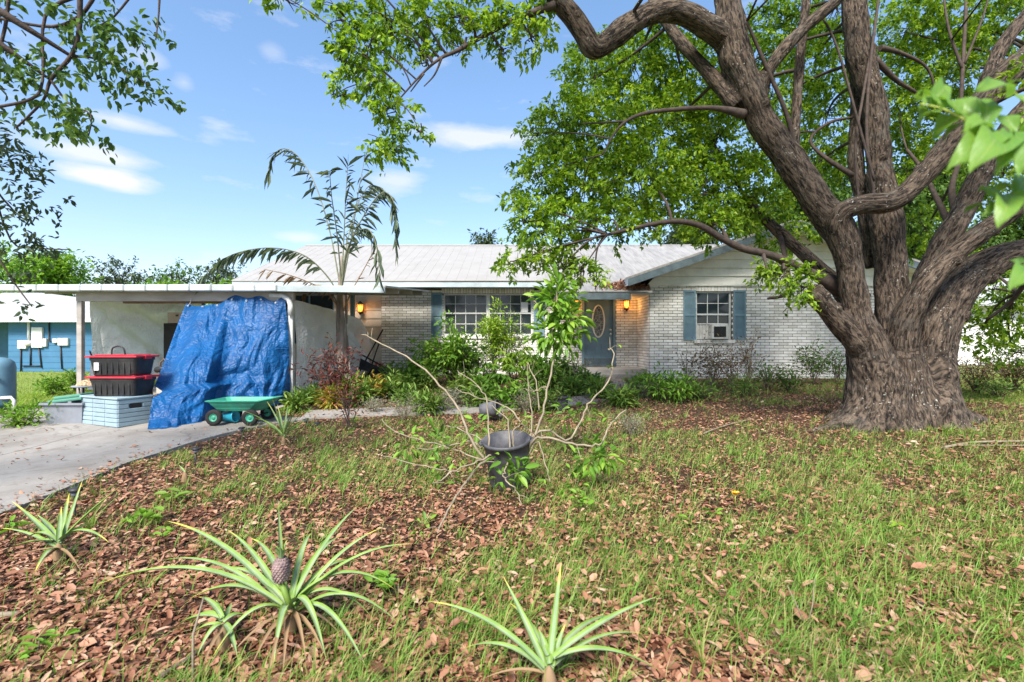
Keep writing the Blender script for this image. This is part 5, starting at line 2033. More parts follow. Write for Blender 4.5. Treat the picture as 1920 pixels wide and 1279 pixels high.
for (px, py, rx_, ry_, Y, dens) in (
        (30, 20, 40, 25, 3.5, .6), (130, 20, 55, 28, 3.6, .8), (170, 70, 55, 40, 3.6, .9), (225, 60, 35, 35, 3.6, .9), (110, 100, 40, 30, 3.5, .8), (40, 110, 45, 40, 3.5, .7), (60, 170, 50, 40, 3.5, .9),
        (195, 140, 35, 25, 3.6, 1), (250, 110, 30, 30, 3.6, 1), (262, 170, 25, 25, 3.6, 1), (240, 140, 20, 20, 3.6, .8), (100, 215, 45, 28, 3.5, 1), (20, 220, 30, 30, 3.5, .9), (165, 225, 16, 20, 3.5, 1.1), (160, 262, 12, 9, 3.5, 1.2), (260, 30, 18, 18, 3.7, .8), (288, 150, 12, 30, 3.6, .6), (150, 200, 20, 15, 3.5, .9)):
    c = at(px, py, Y)
    r = (rx_ * Y / F, .3, ry_ * Y / F)
    P, D = spray_cloud(c, r, max(3, int(math.pi * r[0] * r[2] * 170 * dens)), 9, .10, .35, .4)
    PP.append(P)
    DD.append(D)
P, D = np.concatenate(PP), np.concatenate(DD)
ll = rng.uniform(.04, .08, len(P))
leaves('crown', P, D, ll, ll * .52, M['dark_leaf'], ltree, T_LEAF)
PP, DD = [], []
for (px, py, rx_, ry_, Y, dens) in ((25, 270, 35, 40, 4.4, .45), (40, 330, 45, 30, 4.5, .4), (20, 385, 30, 30, 4.5, .5), (70, 385, 25, 30, 4.6, .3), (25, 450, 35, 35, 4.5, .6), (80, 470, 45, 16, 4.6, .4), (20, 500, 25, 25, 4.5, .7), (40, 575, 28, 9, 4.5, .7), (70, 430, 25, 15, 4.6, .4), (20, 320, 30, 20, 4.4, .4), (-60, 300, 60, 150, 4.4, .4), (-90, 60, 80, 120, 3.5, .4)):
    c = at(px, py, Y)
    r = (rx_ * Y / F, .3, ry_ * Y / F)
    P, D = spray_cloud(c, r, max(3, int(math.pi * r[0] * r[2] * 260 * dens)), 8, .10, .1, .3)
    PP.append(P)
    DD.append(D)
P, D = np.concatenate(PP), np.concatenate(DD)
ll = rng.uniform(.05, .085, len(P))
leaves('lower_crown', P, D, ll, ll * .42, M['bluish_leaf'], ltree, T_LEAF)


def far_tree(px, py_top, Y, wpx, mt, label, dens=1.0, leafL=.28, kind='dense_tree'):
    z0 = gz((px - 960) * Y / F, Y)
    t = at(px, py_top, Y)
    H = t.z - z0
    w = wpx * Y / F / 2
    crown = []
    for k in range(9):
        a = k * 2.4
        f = .35 + .6 * random.random()
        crown.append((w * .62 * math.cos(a) * f, w * .5 * math.sin(a) * f, H * (.52 + .36 * (k % 3) / 2), w * .5, w * .5, H * .16, int(110 * dens)))
    crown.append((0, 0, H * .86, w * .4, w * .4, H * .15, int(110 * dens)))
    make_tree(kind, label, (t.x, Y, z0), H, .05 * H * .5, crown, leafL, mt, 'trees beyond the houses')


far_tree(85, 488, 34, 120, M['bush_leaf'], 'bright green rounded tree behind the blue house roof', .6, .34)
far_tree(-60, 470, 36, 160, M['bush_leaf'], 'bright green tree behind the far end of the blue house', .6, .34)
far_tree(225, 492, 40, 120, M['bluish_leaf'], 'sparse grey-green tree above the carport edge beside the bright green tree', .14, .3, 'sparse_tree')
far_tree(330, 503, 42, 110, M['dark_leaf'], 'thin-crowned tree above the carport between two sparser trees', .16, .3, 'sparse_tree')
far_tree(410, 500, 40, 90, M['bluish_leaf'], 'sparse tree above the carport where it meets the house roof', .14, .3, 'sparse_tree')
far_tree(295, 542, 26, 130, M['bush_leaf'], 'low leafy tree behind the carport seen above the blue tarpaulin', .9, .2)
far_tree(440, 542, 25, 120, M['bush_leaf'], 'low leafy tree behind the carport near the house gable', .9, .2)
far_tree(900, 446, 36, 70, M['bluish_leaf'], 'treetop just peeping over the roof ridge', .3, .28, 'sparse_tree')
far_tree(1280, 425, 30, 130, M['bluish_leaf'], 'grey-green moss-hung tree behind the roof ridge near the wing gable', .9, .26)
far_tree(1500, 330, 32, 260, M['dark_leaf'], 'tall dark tree rising behind the wing roof', 1.2, .32)
far_tree(1720, 300, 34, 240, M['dark_leaf'], 'tall dark tree behind the house seen through the camphor stems', 1.2, .32)
far_tree(1900, 380, 36, 220, M['dark_leaf'], 'dark tree behind the white stucco house', 1.1, .32)
far_tree(2080, 330, 34, 260, M['dark_leaf'], 'broad dark tree past the far side of the white stucco house', 1.0, .32)

# ================================================================== PALM
pbase = gnd(643, 742)
palm = empty('queen_palm', pbase, 'young feather palm with thin drooping fronds in front of the white tarpaulin', 'palm')
PY = pbase.y
tr = [(645, 748, 16), (644, 720, 14), (642, 680, 13), (640, 640, 12), (638, 600, 11), (637, 565, 8), (637, 540, 6), (639, 510, 4), (641, 480, 3)]
w = [(at(a, b, PY), .72 * r * PY / F) for a, b, r in tr]
pm = MB().tube([p for p, r in w], [r for p, r in w], 14)
for k in range(9):     # old leaf bases clasping the trunk
    z = .25 + k * .19
    a = k * 2.4
    c = Vector((w[0][0].x - .02 * k * .3, PY, pbase.z + z))
    rr = .125 - z * .02
    s0 = c + Vector((math.cos(a) * rr, math.sin(a) * rr, -.2))
    pm.tube([s0, c + Vector((math.cos(a) * rr * 1.05, math.sin(a) * rr * 1.05, .15)), c + Vector((math.cos(a) * rr * .95, math.sin(a) * rr * .95, .5))], [.03, .035, .012], 6)
pm.build('trunk', M['palm_trunk'], palm)
fronds = [
    # px, py, dy from the palm's own depth
    ([(638, 560, 0), (615, 520, -.2), (575, 482, -.5), (525, 466, -.7), (470, 468, -.9), (420, 485, -1.0), (380, 520, -1.1)], 'palm_leaf', .30, 1.0),
    ([(638, 540, 0), (622, 450, .1), (600, 370, .2), (575, 315, .3), (545, 282, .4), (518, 285, .45), (503, 325, .5)], 'palm_leaf', .30, .75),
    ([(640, 540, 0), (645, 440, -.1), (648, 370, -.2), (652, 310, -.25)], 'palm_leaf', .34, .8),
    ([(641, 540, 0), (660, 440, .1), (672, 360, .15), (684, 295, .2)], 'palm_leaf', .34, .6),
    ([(641, 530, 0), (655, 460, -.2), (685, 400, -.4), (715, 362, -.5), (735, 372, -.6), (742, 410, -.65), (744, 470, -.7)], 'palm_leaf', .32, 1.0),
    ([(640, 530, 0), (632, 440, -.5), (622, 370, -1.0), (618, 320, -1.4)], 'palm_leaf', .30, .7),
    ([(641, 520, 0), (652, 450, .5), (668, 390, .9), (690, 350, 1.2), (710, 350, 1.4)], 'palm_leaf', .30, .9),
    ([(640, 540, 0), (648, 480, -.2), (665, 440, -.5), (690, 430, -.9), (705, 460, -1.2), (712, 520, -1.4)], 'palm_leaf', .28, .8),
    ([(637, 580, 0), (610, 545, -.2), (580, 530, -.4), (540, 515, -.6), (495, 505, -.8)], 'dead_frond', .22, .6),
    ([(638, 590, 0), (625, 555, .2), (600, 535, .4), (575, 545, .6), (560, 590, .7)], 'dead_frond', .22, .5),
    ([(641, 590, 0), (660, 545, -.1), (685, 500, -.2), (705, 462, -.3)], 'dead_frond', .12, .15),
]
for pts, mk, ln, dens in fronds:
    c = [(at(a, b, PY + d)) for a, b, d in [tuple(q) for q in catmull(pts, 10)]]
    n = len(c)
    fr_ = MB().tube(c, [.015 * (1 - .8 * i / (n - 1)) + .003 for i in range(n)], 6).build('frond', M['dead_frond'] if mk == 'dead_frond' else M['frond_rib'], palm)
    P, D = [], []
    for i in range(int(n * .22), n - 1):
        t = (c[i + 1] - c[i]).normalized()
        for q in range(int(1.25 * dens) + (random.random() < (1.25 * dens) % 1)):
            for sgn in (-1, 1):
                if random.random() < .25:
                    continue
                s_ = t.cross(Vector((0, 0, 1)))
                s_ = s_.normalized() if s_.length > .1 else Vector((0, 1, 0))
                P.append(c[i].lerp(c[i + 1], random.random()))
                steep = abs(t.z)
                D.append(s_ * sgn * (.15 + .4 * random.random()) + t * (.75 + .3 * random.random()) + Vector((random.gauss(0, .16), random.gauss(0, .16), -.55 - .75 * random.random() + .15 * steep)))
    P, D = np.array(P), np.array(D)
    taper = rng.uniform(.5, 1.5, len(P)) * ln
    leaves('leaflet', P, D, taper, .0065, M[mk], fr_, T_LEAF)['kind'] = 'stuff'

# ================================================================== SHRUBS AND BEDDING PLANTS
def shrub(name, label, cat, base, H, Rr, nst, leafL, ratio, mt, nleaf, stem_mt=None, droop=.2, low=.25, group=None, tmpl=T_LEAF, lean=(0, 0), stem_r=.012, clump=.10, upright=.3):
    b = Vector(base)
    o = empty(name, b, label, cat, group)
    m = MB()
    ends = []
    for k in range(nst):
        a = 2 * math.pi * (k + random.random() * .8) / nst
        rr = Rr * math.sqrt(random.random())
        e = b + Vector((rr * math.cos(a) + lean[0] * H, rr * math.sin(a) + lean[1] * H, H * (.55 + .45 * random.random()) * (1 - .25 * rr / max(Rr, .01))))
        mid = b.lerp(e, .5) + Vector((math.cos(a) * -.1 * Rr, math.sin(a) * -.1 * Rr, H * .12))
        path = bez(b + Vector((random.uniform(-.04, .04), random.uniform(-.04, .04), -.03)), mid, e, 7)
        m.tube(path, [stem_r * (1 - .11 * i) for i in range(7)], 6)
        ends.append(path)
        for q in range(2):
            i = random.randint(2, 5)
            e2 = path[i] + Vector((random.gauss(0, Rr * .35), random.gauss(0, Rr * .35), abs(random.gauss(0, H * .18))))
            p2 = bez(path[i], path[i].lerp(e2, .5) + Vector((0, 0, .03)), e2, 4)
            m.tube(p2, [stem_r * .5, stem_r * .45, stem_r * .4, stem_r * .3], 5)
            ends.append(p2)
    m.build('stem', stem_mt or M['twig'], o)
    if nleaf:
        P, D = [], []
        for _ in range(nleaf):
            path = random.choice(ends)
            t = low + (1 - low) * random.random() ** .8
            f = t * (len(path) - 1)
            i = min(int(f), len(path) - 2)
            p = path[i].lerp(path[i + 1], f - i)
            off = Vector((random.gauss(0, clump), random.gauss(0, clump), random.gauss(0, clump * .8)))
            P.append(p + off)
            D.append(off.normalized() * .8 + Vector((random.gauss(0, .4), random.gauss(0, .4), random.gauss(upright - droop, .35))))
        P, D = np.array(P), np.array(D)
        P[:, 2] = np.maximum(P[:, 2], b.z + .02)
        ll = rng.uniform(leafL * .65, leafL * 1.2, len(P))
        leaves('foliage', P, D, ll, ll * ratio, mt, o, tmpl)
    return o


def hw(px, py, top_py, wpx):
    """base, height and half width of a plant from its outline in the photograph"""
    b = gnd(px, py)
    s = F / b.y
    return b, (py - top_py) / s, wpx / s / 2


b, H, r = hw(635, 762, 632, 130)
shrub('red_leaved_shrub', 'burgundy narrow-leaved shrub growing around the palm trunk', 'shrub', b - Vector((0, .25, 0)), H, r, 12, .11, .22, M['red_leaf'], 620, M['dark_twig'], clump=.07, upright=.3)
b, H, r = hw(653, 808, 712, 70)
shrub('wilted_shrub', 'small dark wilted shrub with bare forked stems at the walkway edge', 'shrub', b, H, r, 7, .08, .25, M['red_leaf'], 130, M['dark_twig'], low=.5, clump=.05, stem_r=.010)
b, H, r = hw(846, 722, 598, 100)
shrub('leafy_bush', 'bushy bright green shrub under the carport end of the wide window', 'shrub', b, H, r * 1.15, 14, .13, .40, M['bush_leaf'], 2400, M['twig'], low=.42, clump=.10, stem_r=.02)
b, H, r = hw(925, 722, 572, 80)
shrub('leafy_bush', 'tall yellow-green leafy shrub in front of the wide window mullion', 'shrub', b + Vector((0, .3, 0)), H, r, 9, .10, .36, M['lime_leaf'], 2000, M['twig'], low=.4, clump=.09, stem_r=.014, lean=(.05, 0))
b, H, r = hw(955, 722, 560, 90)
shrub('small_leaved_shrub', 'spindly dark small-leaved shrub covering the door-side half of the wide window', 'shrub', b + Vector((0, .7, 0)), H, r, 12, .055, .42, M['dark_leaf'], 1500, M['twig'], low=.3, clump=.11, stem_r=.010)
b, H, r = hw(905, 725, 655, 80)
shrub('small_leaved_shrub', 'low dark small-leaved shrub between the bright bush and the umbrella plant', 'shrub', b + Vector((0, .5, 0)), H, r, 8, .06, .42, M['dark_leaf'], 700, M['twig'], low=.2, clump=.10)


def umbrella_plant(name, label, base, H, Rr, nst, mt, nw, Lf=.16):
    """stems with whorls of 7 drooping leaflets"""
    b = Vector(base)
    o = empty(name, b, label, 'shrub')
    m = MB()
    P, D = [], []
    for k in range(nst):
        a = 2 * math.pi * k / nst + random.random()
        e = b + Vector((Rr * .6 * math.cos(a), Rr * .6 * math.sin(a), H * (.6 + .4 * random.random())))
        path = bez(b, b.lerp(e, .6) + Vector((0, 0, .1)), e, 8)
        m.tube(path, [.014 - i * .001 for i in range(8)], 6)
        for q in range(nw):
            s = path[random.randint(3, 7)]
            h = s + Vector((random.gauss(0, Rr * .4), random.gauss(0, Rr * .4), random.uniform(0, .25)))
            m.tube(bez(s, s.lerp(h, .5) + Vector((0, 0, .05)), h, 4), .004, 5)
            for j in range(8):
                aa = 2 * math.pi * j / 8 + random.random() * .3
                P.append(h)
                D.append((math.cos(aa), math.sin(aa), -.55 + random.gauss(0, .12)))
    m.build('stem', M['twig'], o)
    ll = rng.uniform(Lf * .8, Lf * 1.1, len(P))
    leaves('foliage', np.array(P), np.array(D), ll, ll * .36, mt, o, T_LEAF)


b, H, r = hw(965, 735, 655, 75)
umbrella_plant('umbrella_plant', 'yellow-green umbrella plant with whorled leaves in the bed under the window', b, H, r, 6, M['lime_leaf'], 6, .2)
b, H, r = hw(935, 748, 690, 60)
umbrella_plant('umbrella_plant', 'smaller deep green umbrella plant low in the bed by the walkway', b, H, r, 4, M['bush_leaf'], 5, .17)

# low bedding along the walkway
bed = [(590, 765, 726, 36, 'fern_leaf'), (622, 768, 728, 40, 'croton_leaf'), (690, 752, 706, 44, 'croton_leaf'), (720, 748, 712, 40, 'fern_leaf'), (676, 762, 722, 34, 'fern_leaf'), (748, 738, 700, 42, 'fern_leaf'),
       (775, 728, 684, 44, 'bush_leaf'), (800, 730, 694, 36, 'fern_leaf'), (870, 735, 702, 44, 'fern_leaf'), (905, 742, 712, 40, 'bush_leaf'), (1005, 740, 700, 44, 'fern_leaf'), (1030, 735, 680, 40, 'fern_leaf'),
       (1075, 742, 706, 50, 'fern_leaf'), (1095, 730, 700, 40, 'dark_leaf'), (1060, 722, 668, 50, 'dark_leaf'), (655, 742, 700, 36, 'bush_leaf'), (560, 770, 745, 30, 'fern_leaf'), (765, 760, 735, 40, 'fern_leaf'), (1040, 712, 640, 40, 'silver_leaf'),
       (800, 724, 645, 60, 'bush_leaf'), (880, 724, 640, 60, 'dark_leaf'), (992, 722, 640, 60, 'fern_leaf'), (1022, 734, 660, 50, 'bush_leaf'), (1078, 724, 650, 50, 'silver_leaf'), (738, 728, 686, 50, 'fern_leaf'),
       (962, 766, 722, 60, 'bush_leaf'), (900, 764, 728, 50, 'fern_leaf'), (1012, 770, 732, 46, 'fern_leaf'), (1122, 748, 714, 50, 'fern_leaf'), (852, 762, 726, 50, 'silver_leaf'), (800, 775, 742, 50, 'fern_leaf'), (1165, 762, 730, 46, 'fern_leaf')]
seen = {}
names = {'fern_leaf': ('bedding_plant', 'strappy green'), 'croton_leaf': ('croton', 'yellow and red mottled'), 'bush_leaf': ('bedding_plant', 'broad-leaved fresh green'), 'dark_leaf': ('bedding_plant', 'dark green'), 'silver_leaf': ('bedding_plant', 'dry grey')}
where = ['at the foot of the white tarpaulin', 'between palm and tarpaulin corner', 'just house-side of the palm trunk', 'below the red flowers', 'in front of the palm base', 'beside the collapsed frame', 'beneath the palm-side edge of the bright bush', 'at the bright bush stems',
         'directly under the bright bush', 'between the bright bush and the umbrella plant', 'on the door side of the umbrella plant', 'under the young leafy stem', 'next to the small black pot', 'on the stoop side of the small black pot', 'against the brick between window and door', 'hidden behind the palm base', 'at the tip of the edging log', 'at the walkway near the grey weeds', 'tall against the brick pier by the door',
         'filling the gap beside the bright bush on the palm side', 'behind the bright bush stems near the sill', 'rising behind the umbrella plant', 'beneath the potted plant\'s leafy stem', 'against the brick between lantern and wide window', 'at the brick corner next to the siding',
         'on the walkway edge behind the large tilted pot', 'on the walkway edge on the palm side of the tipped pot', 'on the walkway edge just past the tipped pot', 'on the walkway edge before the stoop', 'on the lawn side of the walkway under the bright bush', 'on the lawn side of the walkway between two grey weeds', 'on the lawn side of the walkway facing the door']
for i, (px, py, tp, wp, mk) in enumerate(bed):
    b, H, r = hw(px, py, tp, wp)
    nm, ds = names[mk]
    shrub(nm, ds + ' bedding plant ' + where[i], 'plant', b, H, r, 9, .17 if mk != 'silver_leaf' else .07, .22 if mk in ('fern_leaf', 'croton_leaf') else .38, M[mk], 300 if mk != 'dark_leaf' else 380, M['twig'], droop=.1, low=.1, clump=.07, stem_r=.005)
for i, (px, py, tp, wp, lb) in enumerate([(757, 788, 735, 70, 'wispy grey weed bush on the walkway edge nearest the palm'), (835, 772, 728, 60, 'wispy grey weed bush in the middle of the walkway edge'), (1215, 748, 712, 60, 'silvery grey bush at the end of the walkway before the wing'),
                                          (1185, 815, 770, 50, 'wispy dry bush in the lawn on the door side of the tilted pot'), (700, 775, 742, 50, 'small wispy grey weed by the edging log'), (985, 775, 725, 70, 'wispy grey weed clump behind the tilted pot')]):
    b, H, r = hw(px, py, tp, wp)
    shrub('grey_weed', lb, 'weed', b, H, r, 26, .04, .25, M['silver_leaf'], 420, M['pale_stem'], low=.2, clump=.05, stem_r=.0035)
# bright red bracts near the siding
for (px, py, lb_) in ((690, 706, 'red-flowered plant nearest the palm beside the collapsed black frame'), (712, 706, 'red-flowered plant against the middle of the collapsed black frame')):
    b = gnd(px, py)
    o = shrub('red_bromeliad', lb_, 'plant', b, .3, .14, 7, .16, .25, M['bush_leaf'], 60, group='red flowers by the frame', clump=.05, stem_r=.005)
    P = np.array([(b.x + random.gauss(0, .07), b.y - .1 + random.gauss(0, .05), b.z + .28 + random.gauss(0, .05)) for _ in range(26)])
    leaves('bract', P, rng.normal(0, 1, (26, 3)) * (1, 1, .5) + (0, 0, .6), .13, .04, M['flower_red'], o)

# plants along the wing wall
wing_pl = [
    (1248, 752, 696, 120, 'bush_leaf', 'leafy_bush', 'low lush green bush at the corner of the wing', 760, .12, .32),
    (1205, 742, 704, 60, 'bush_leaf', 'leafy_bush', 'small green bush in front of the stoop', 320, .12, .32),
    (1305, 748, 714, 80, 'fern_leaf', 'leafy_bush', 'small fresh green bush beneath the wing shutter nearest the front door', 420, .11, .3),
    (1335, 728, 630, 90, 'dry_leaf', 'dry_shrub', 'straggly half-dead shrub with bare stems under the air conditioner', 420, .08, .4),
    (1372, 726, 640, 70, 'dry_leaf', 'dry_shrub', 'tangled brown half-dead shrub below the window sill corner', 380, .08, .4),
    (1405, 726, 600, 50, 'dry_leaf', 'dry_shrub', 'thin half-dead climber against the wing shutter nearest the big tree', 110, .08, .4),
    (1290, 724, 640, 60, 'dry_leaf', 'dry_shrub', 'sparse reddish half-dead stems by the wing shutter nearest the front door', 90, .08, .4),
    (1440, 732, 668, 90, 'dark_leaf', 'leafy_bush', 'sparse dark shrub at the wing wall past the tree-side shutter', 420, .08, .4),
    (1395, 742, 706, 80, 'fern_leaf', 'leafy_bush', 'low pale green weeds along the wing wall under the tree-side shutter', 300, .10, .25),
    (1525, 722, 630, 80, 'dark_leaf', 'leafy_bush', 'upright dark green shrub between wing wall and big trunk', 640, .09, .35),
    (1480, 735, 690, 70, 'dark_leaf', 'leafy_bush', 'low dark green shrub along the wing wall before the upright one', 320, .09, .35),
    (1570, 720, 650, 40, 'dark_leaf', 'leafy_bush', 'dark green shrub half hidden behind the big trunk', 240, .09, .35),
]
for px, py, tp, wp, mk, nm, lb, nl, ll_, ra in wing_pl:
    b, H, r = hw(px, py, tp, wp)
    if b.y > 13.3:
        b.y = 13.3
    shrub(nm, lb, 'shrub', b, H, r, 11, ll_, ra, M[mk], nl, M['twig'] if nm != 'dry_shrub' else M['pale_stem'], low=.25, clump=.08, stem_r=.009)
# hedge remains on the right
for i, (px, py, tp, wp, mk, lb, nl, st) in enumerate([(1830, 738, 655, 90, 'dry_leaf', 'tangle of brown dead vines beside the big trunk', 420, 30), (1900, 735, 640, 110, 'dry_leaf', 'tangle of brown dead vines before the white stucco house', 520, 34),
                                                      (1960, 740, 640, 110, 'dark_leaf', 'dark green hedge bush at the end of the dead vines', 500, 16), (1870, 745, 708, 90, 'fern_leaf', 'low green weeds at the foot of the dead vines', 320, 12)]):
    b, H, r = hw(px, py, tp, wp)
    shrub('vine_tangle' if mk == 'dry_leaf' else 'hedge_bush', lb, 'shrub', b, H, r, st, .08, .4, M[mk], nl, M['dark_twig'], low=.15, clump=.10, stem_r=.008)
# bushes by the neighbour's lawn
for px, py, tp, wp, lb in ((35, 802, 755, 85, 'bright green weed clump at the lawn edge beside the grey tub'), (100, 742, 705, 50, 'green weeds growing behind the grey tub'), (140, 735, 690, 40, 'green weeds at the foot of the carport post')):
    b, H, r = hw(px, py, tp, wp)
    shrub('weed_clump', lb, 'weed', b, H, r, 16, .09, .35, M['bush_leaf'], 420, M['twig'], low=.1, clump=.07, stem_r=.004)


# ================================================================== POTS
def pot(T, r, h, parent=None):
    prof = [(.001, 0), (r * .85, 0), (r * .87, .01), (r * .93, h * .62), (r * .95, h * .64), (r * .945, h * .68), (r * .99, h * .92), (r * 1.05, h * .925), (r * 1.06, h), (r * .98, h), (r * .92, h * .6), (r * .88, h * .55)]
    return MB().lathe(prof, 36, T)


big = gnd(955, 922)
tilt = Matrix.Rotation(R(10), 4, 'X') @ Matrix.Rotation(R(-4), 4, 'Y')
T = Matrix.Translation(big + Vector((0, .22, .02))) @ tilt
bp = empty('nursery_pot', big + Vector((0, .22, 0)), 'large weathered black nursery pot tilted in the lawn, holding a sprawling plant', 'pot')
pr, ph = .220, .45
pot(T, pr, ph).build('shell', M['pot'], bp)
MB().lathe([(.001, ph * .56), (pr * .5, ph * .57), (pr * .9, ph * .55)], 24, T).build('potting_soil', M['soil'], bp)
for k in (-1, 1):
    MB().tube([T @ Vector((k * pr * 1.05, -.06, ph * .95)), T @ Vector((k * pr * 1.16, 0, ph * .93)), T @ Vector((k * pr * 1.05, .06, ph * .95))], .014, 6).build('handle', M['pot'], bp)

sprawl = empty('sprawling_pot_plant', big + Vector((0, .22, .2)), 'leggy bare-stemmed plant sprawling out of the large tilted pot', 'plant')
cp4 = lambda x, y: (660 + x / 2.907, 560 + y / 2.907)
stems = [
    [(900, 890, 4.7), (1000, 740, 4.75), (1060, 540, 4.85), (1095, 330, 4.95), (1080, 130, 5.0), (1030, 50, 5.05), (960, -15, 5.1)],
    [(1085, 140, 5.0), (1110, 40, 5.0), (1120, -60, 5.05), (1150, -140, 5.1)],
    [(720, 880, 4.55), (640, 760, 4.6), (590, 620, 4.7), (480, 470, 4.8), (330, 340, 4.9), (130, 230, 5.0), (60, 195, 5.05)],
    [(750, 850, 4.6), (740, 600, 4.7), (700, 490, 4.8), (570, 390, 4.95)],
    [(960, 830, 4.6), (1000, 765, 4.5), (1100, 770, 4.4), (1260, 800, 4.35), (1360, 790, 4.3), (1400, 700, 4.4), (1495, 605, 4.5)],
    [(930, 850, 4.7), (990, 745, 4.75), (1080, 720, 4.8), (1180, 775, 4.85), (1260, 640, 4.95), (1300, 560, 5.0), (1400, 450, 5.1), (1425, 300, 5.2), (1400, 270, 5.25)],
    [(780, 850, 4.5), (690, 885, 4.4), (530, 940, 4.35), (400, 910, 4.35), (170, 860, 4.45)],
    [(760, 850, 4.6), (690, 870, 4.6), (500, 800, 4.65), (270, 740, 4.7), (160, 660, 4.8)],
    [(830, 880, 4.55), (720, 890, 4.35), (620, 1000, 4.0), (540, 1130, 3.65), (470, 1270, 3.32)],
    [(860, 880, 4.4), (835, 930, 4.2), (830, 980, 4.15), (890, 1040, 4.1), (925, 1120, 4.02)],
    [(950, 870, 4.6), (1010, 780, 4.5), (1060, 920, 4.4), (1080, 1000, 4.2)],
    [(890, 880, 4.6), (880, 730, 4.55), (930, 690, 4.6), (1000, 750, 4.65)],
    [(860, 860, 4.7), (845, 660, 4.85), (750, 580, 4.95)],
    [(920, 680, 4.8), (850, 590, 4.9), (700, 545, 5.0), (560, 490, 5.1)],
    [(700, 810, 4.7), (650, 780, 4.7), (500, 805, 4.65), (350, 825, 4.6)],
    [(740, 790, 4.75), (660, 740, 4.8), (520, 690, 4.9)],
    [(960, 840, 4.75), (980, 650, 4.9), (960, 500, 5.1), (955, 350, 5.2)],
    [(1020, 610, 4.9), (1000, 450, 5.0), (960, 350, 5.1)],
    [(1065, 470, 4.9), (1000, 505, 4.95), (945, 500, 5.0)],
    [(545, 940, 4.3), (500, 980, 4.25), (440, 1010, 4.2)],
]
sm = MB()
twig_ends = []
for k, st in enumerate(stems):
    pts = [at(*cp4(x, y), Y) for x, y, Y in st]
    q = catmull([tuple(p) for p in pts], 5)
    # kinks where old leaf scars are
    q = [Vector(p) + Vector((random.gauss(0, .006), random.gauss(0, .006), random.gauss(0, .006))) for p in q]
    for p in q:
        p.z = max(p.z, gz(p.x, p.y) + .012)
    n = len(q)
    r0 = .0135 if k in (0, 2, 4, 5, 8) else .009
    sm.tube(q, [r0 * (1 - .55 * i / (n - 1)) for i in range(n)], 7)
    for _ in range(max(2, n // 6)):
        i = random.randint(n // 4, n - 2)
        d = Vector((random.gauss(0, 1), random.gauss(0, 1), random.gauss(.5, .7))).normalized() * random.uniform(.05, .16)
        e = q[i] + d
        e.z = max(e.z, gz(e.x, e.y) + .02)
        sm.tube(bez(q[i], q[i].lerp(e, .5) + Vector((0, 0, .015)), e, 4), [r0 * .35, r0 * .3, r0 * .25, r0 * .15], 5)
        twig_ends.append(e)
        sm.tube([q[i] - d * .03, q[i] + d * .09], [r0 * 1.15 * (1 - .55 * i / (n - 1)), r0 * .5], 6)
sm.build('stem', M['pale_stem'], sprawl)
P, D, L_ = [], [], []
for e in twig_ends:
    for _ in range(random.choice((0, 0, 2, 3))):
        P.append(e)
        D.append(Vector((random.gauss(0, 1), random.gauss(0, 1), random.gauss(-.1, .5))))
        L_.append(random.uniform(.05, .09))


def tuft(px, py, Y, n, r, L, down=.3):
    c = at(px, py, Y)
    c.z = max(c.z, gz(c.x, c.y) + .05)
    for _ in range(n):
        o_ = Vector((random.gauss(0, r), random.gauss(0, r * .8), random.gauss(0, r)))
        p = c + o_
        p.z = max(p.z, gz(p.x, p.y) + .02)
        P.append(p)
        D.append(o_.normalized() + Vector((random.gauss(0, .3), random.gauss(0, .3), -down + random.gauss(0, .2))))
        L_.append(L * random.uniform(.7, 1.2))


for (px, py, Y, n, r, L) in ((950, 862, 4.3, 16, .05, .11), (970, 885, 4.2, 16, .05, .13), (940, 900, 4.2, 8, .04, .10), (1040, 565, 5.0, 130, .09, .12), (1062, 600, 5.0, 130, .09, .12), (1030, 625, 5.0, 110, .08, .12), (1050, 540, 5.05, 50, .08, .12), (1055, 635, 5.0, 70, .07, .11),
                             (1105, 862, 4.6, 40, .07, .12), (1130, 855, 4.6, 30, .07, .12), (1080, 915, 4.3, 22, .06, .10), (765, 835, 4.9, 24, .06, .11), (825, 870, 4.6, 14, .05, .10), (900, 800, 5.4, 26, .08, .12), (820, 825, 5.2, 24, .09, .11), (1060, 785, 6.2, 26, .1, .13), (1100, 770, 6.4, 24, .1, .12), (860, 860, 4.6, 8, .05, .08), (795, 1010, 3.5, 14, .04, .07)):
    tuft(px, py, Y, n, r, L)
leaves('foliage', np.array(P), np.array(D), np.array(L_), np.array(L_) * .38, M['bush_leaf'], sprawl, T_LEAF)['kind'] = 'stuff'

sp = gnd(1050, 768)
o = empty('nursery_pot', sp, 'small upright black nursery pot with a seedling beside the walkway', 'pot')
T = Matrix.Translation(sp)
pot(T, .155, .24).build('shell', M['pot'], o)
MB().lathe([(.001, .17), (.14, .17)], 20, T).build('potting_soil', M['soil'], o)
shrub('potted_seedling', 'little leafy seedling growing in the small upright black pot', 'plant', sp + Vector((0, 0, .17)), .28, .1, 4, .09, .3, M['fern_leaf'], 70, clump=.05, stem_r=.005)
tp_ = gnd(925, 790)
T = Matrix.Translation(tp_ + Vector((-.20, .12, .15))) @ Matrix.Rotation(R(78), 4, 'Y') @ Matrix.Rotation(R(14), 4, 'X')
o = pot(T, .14, .3).build('nursery_pot', M['pot'])
tag(o, 'black nursery pot tipped over on its side by the walkway edge', 'pot')


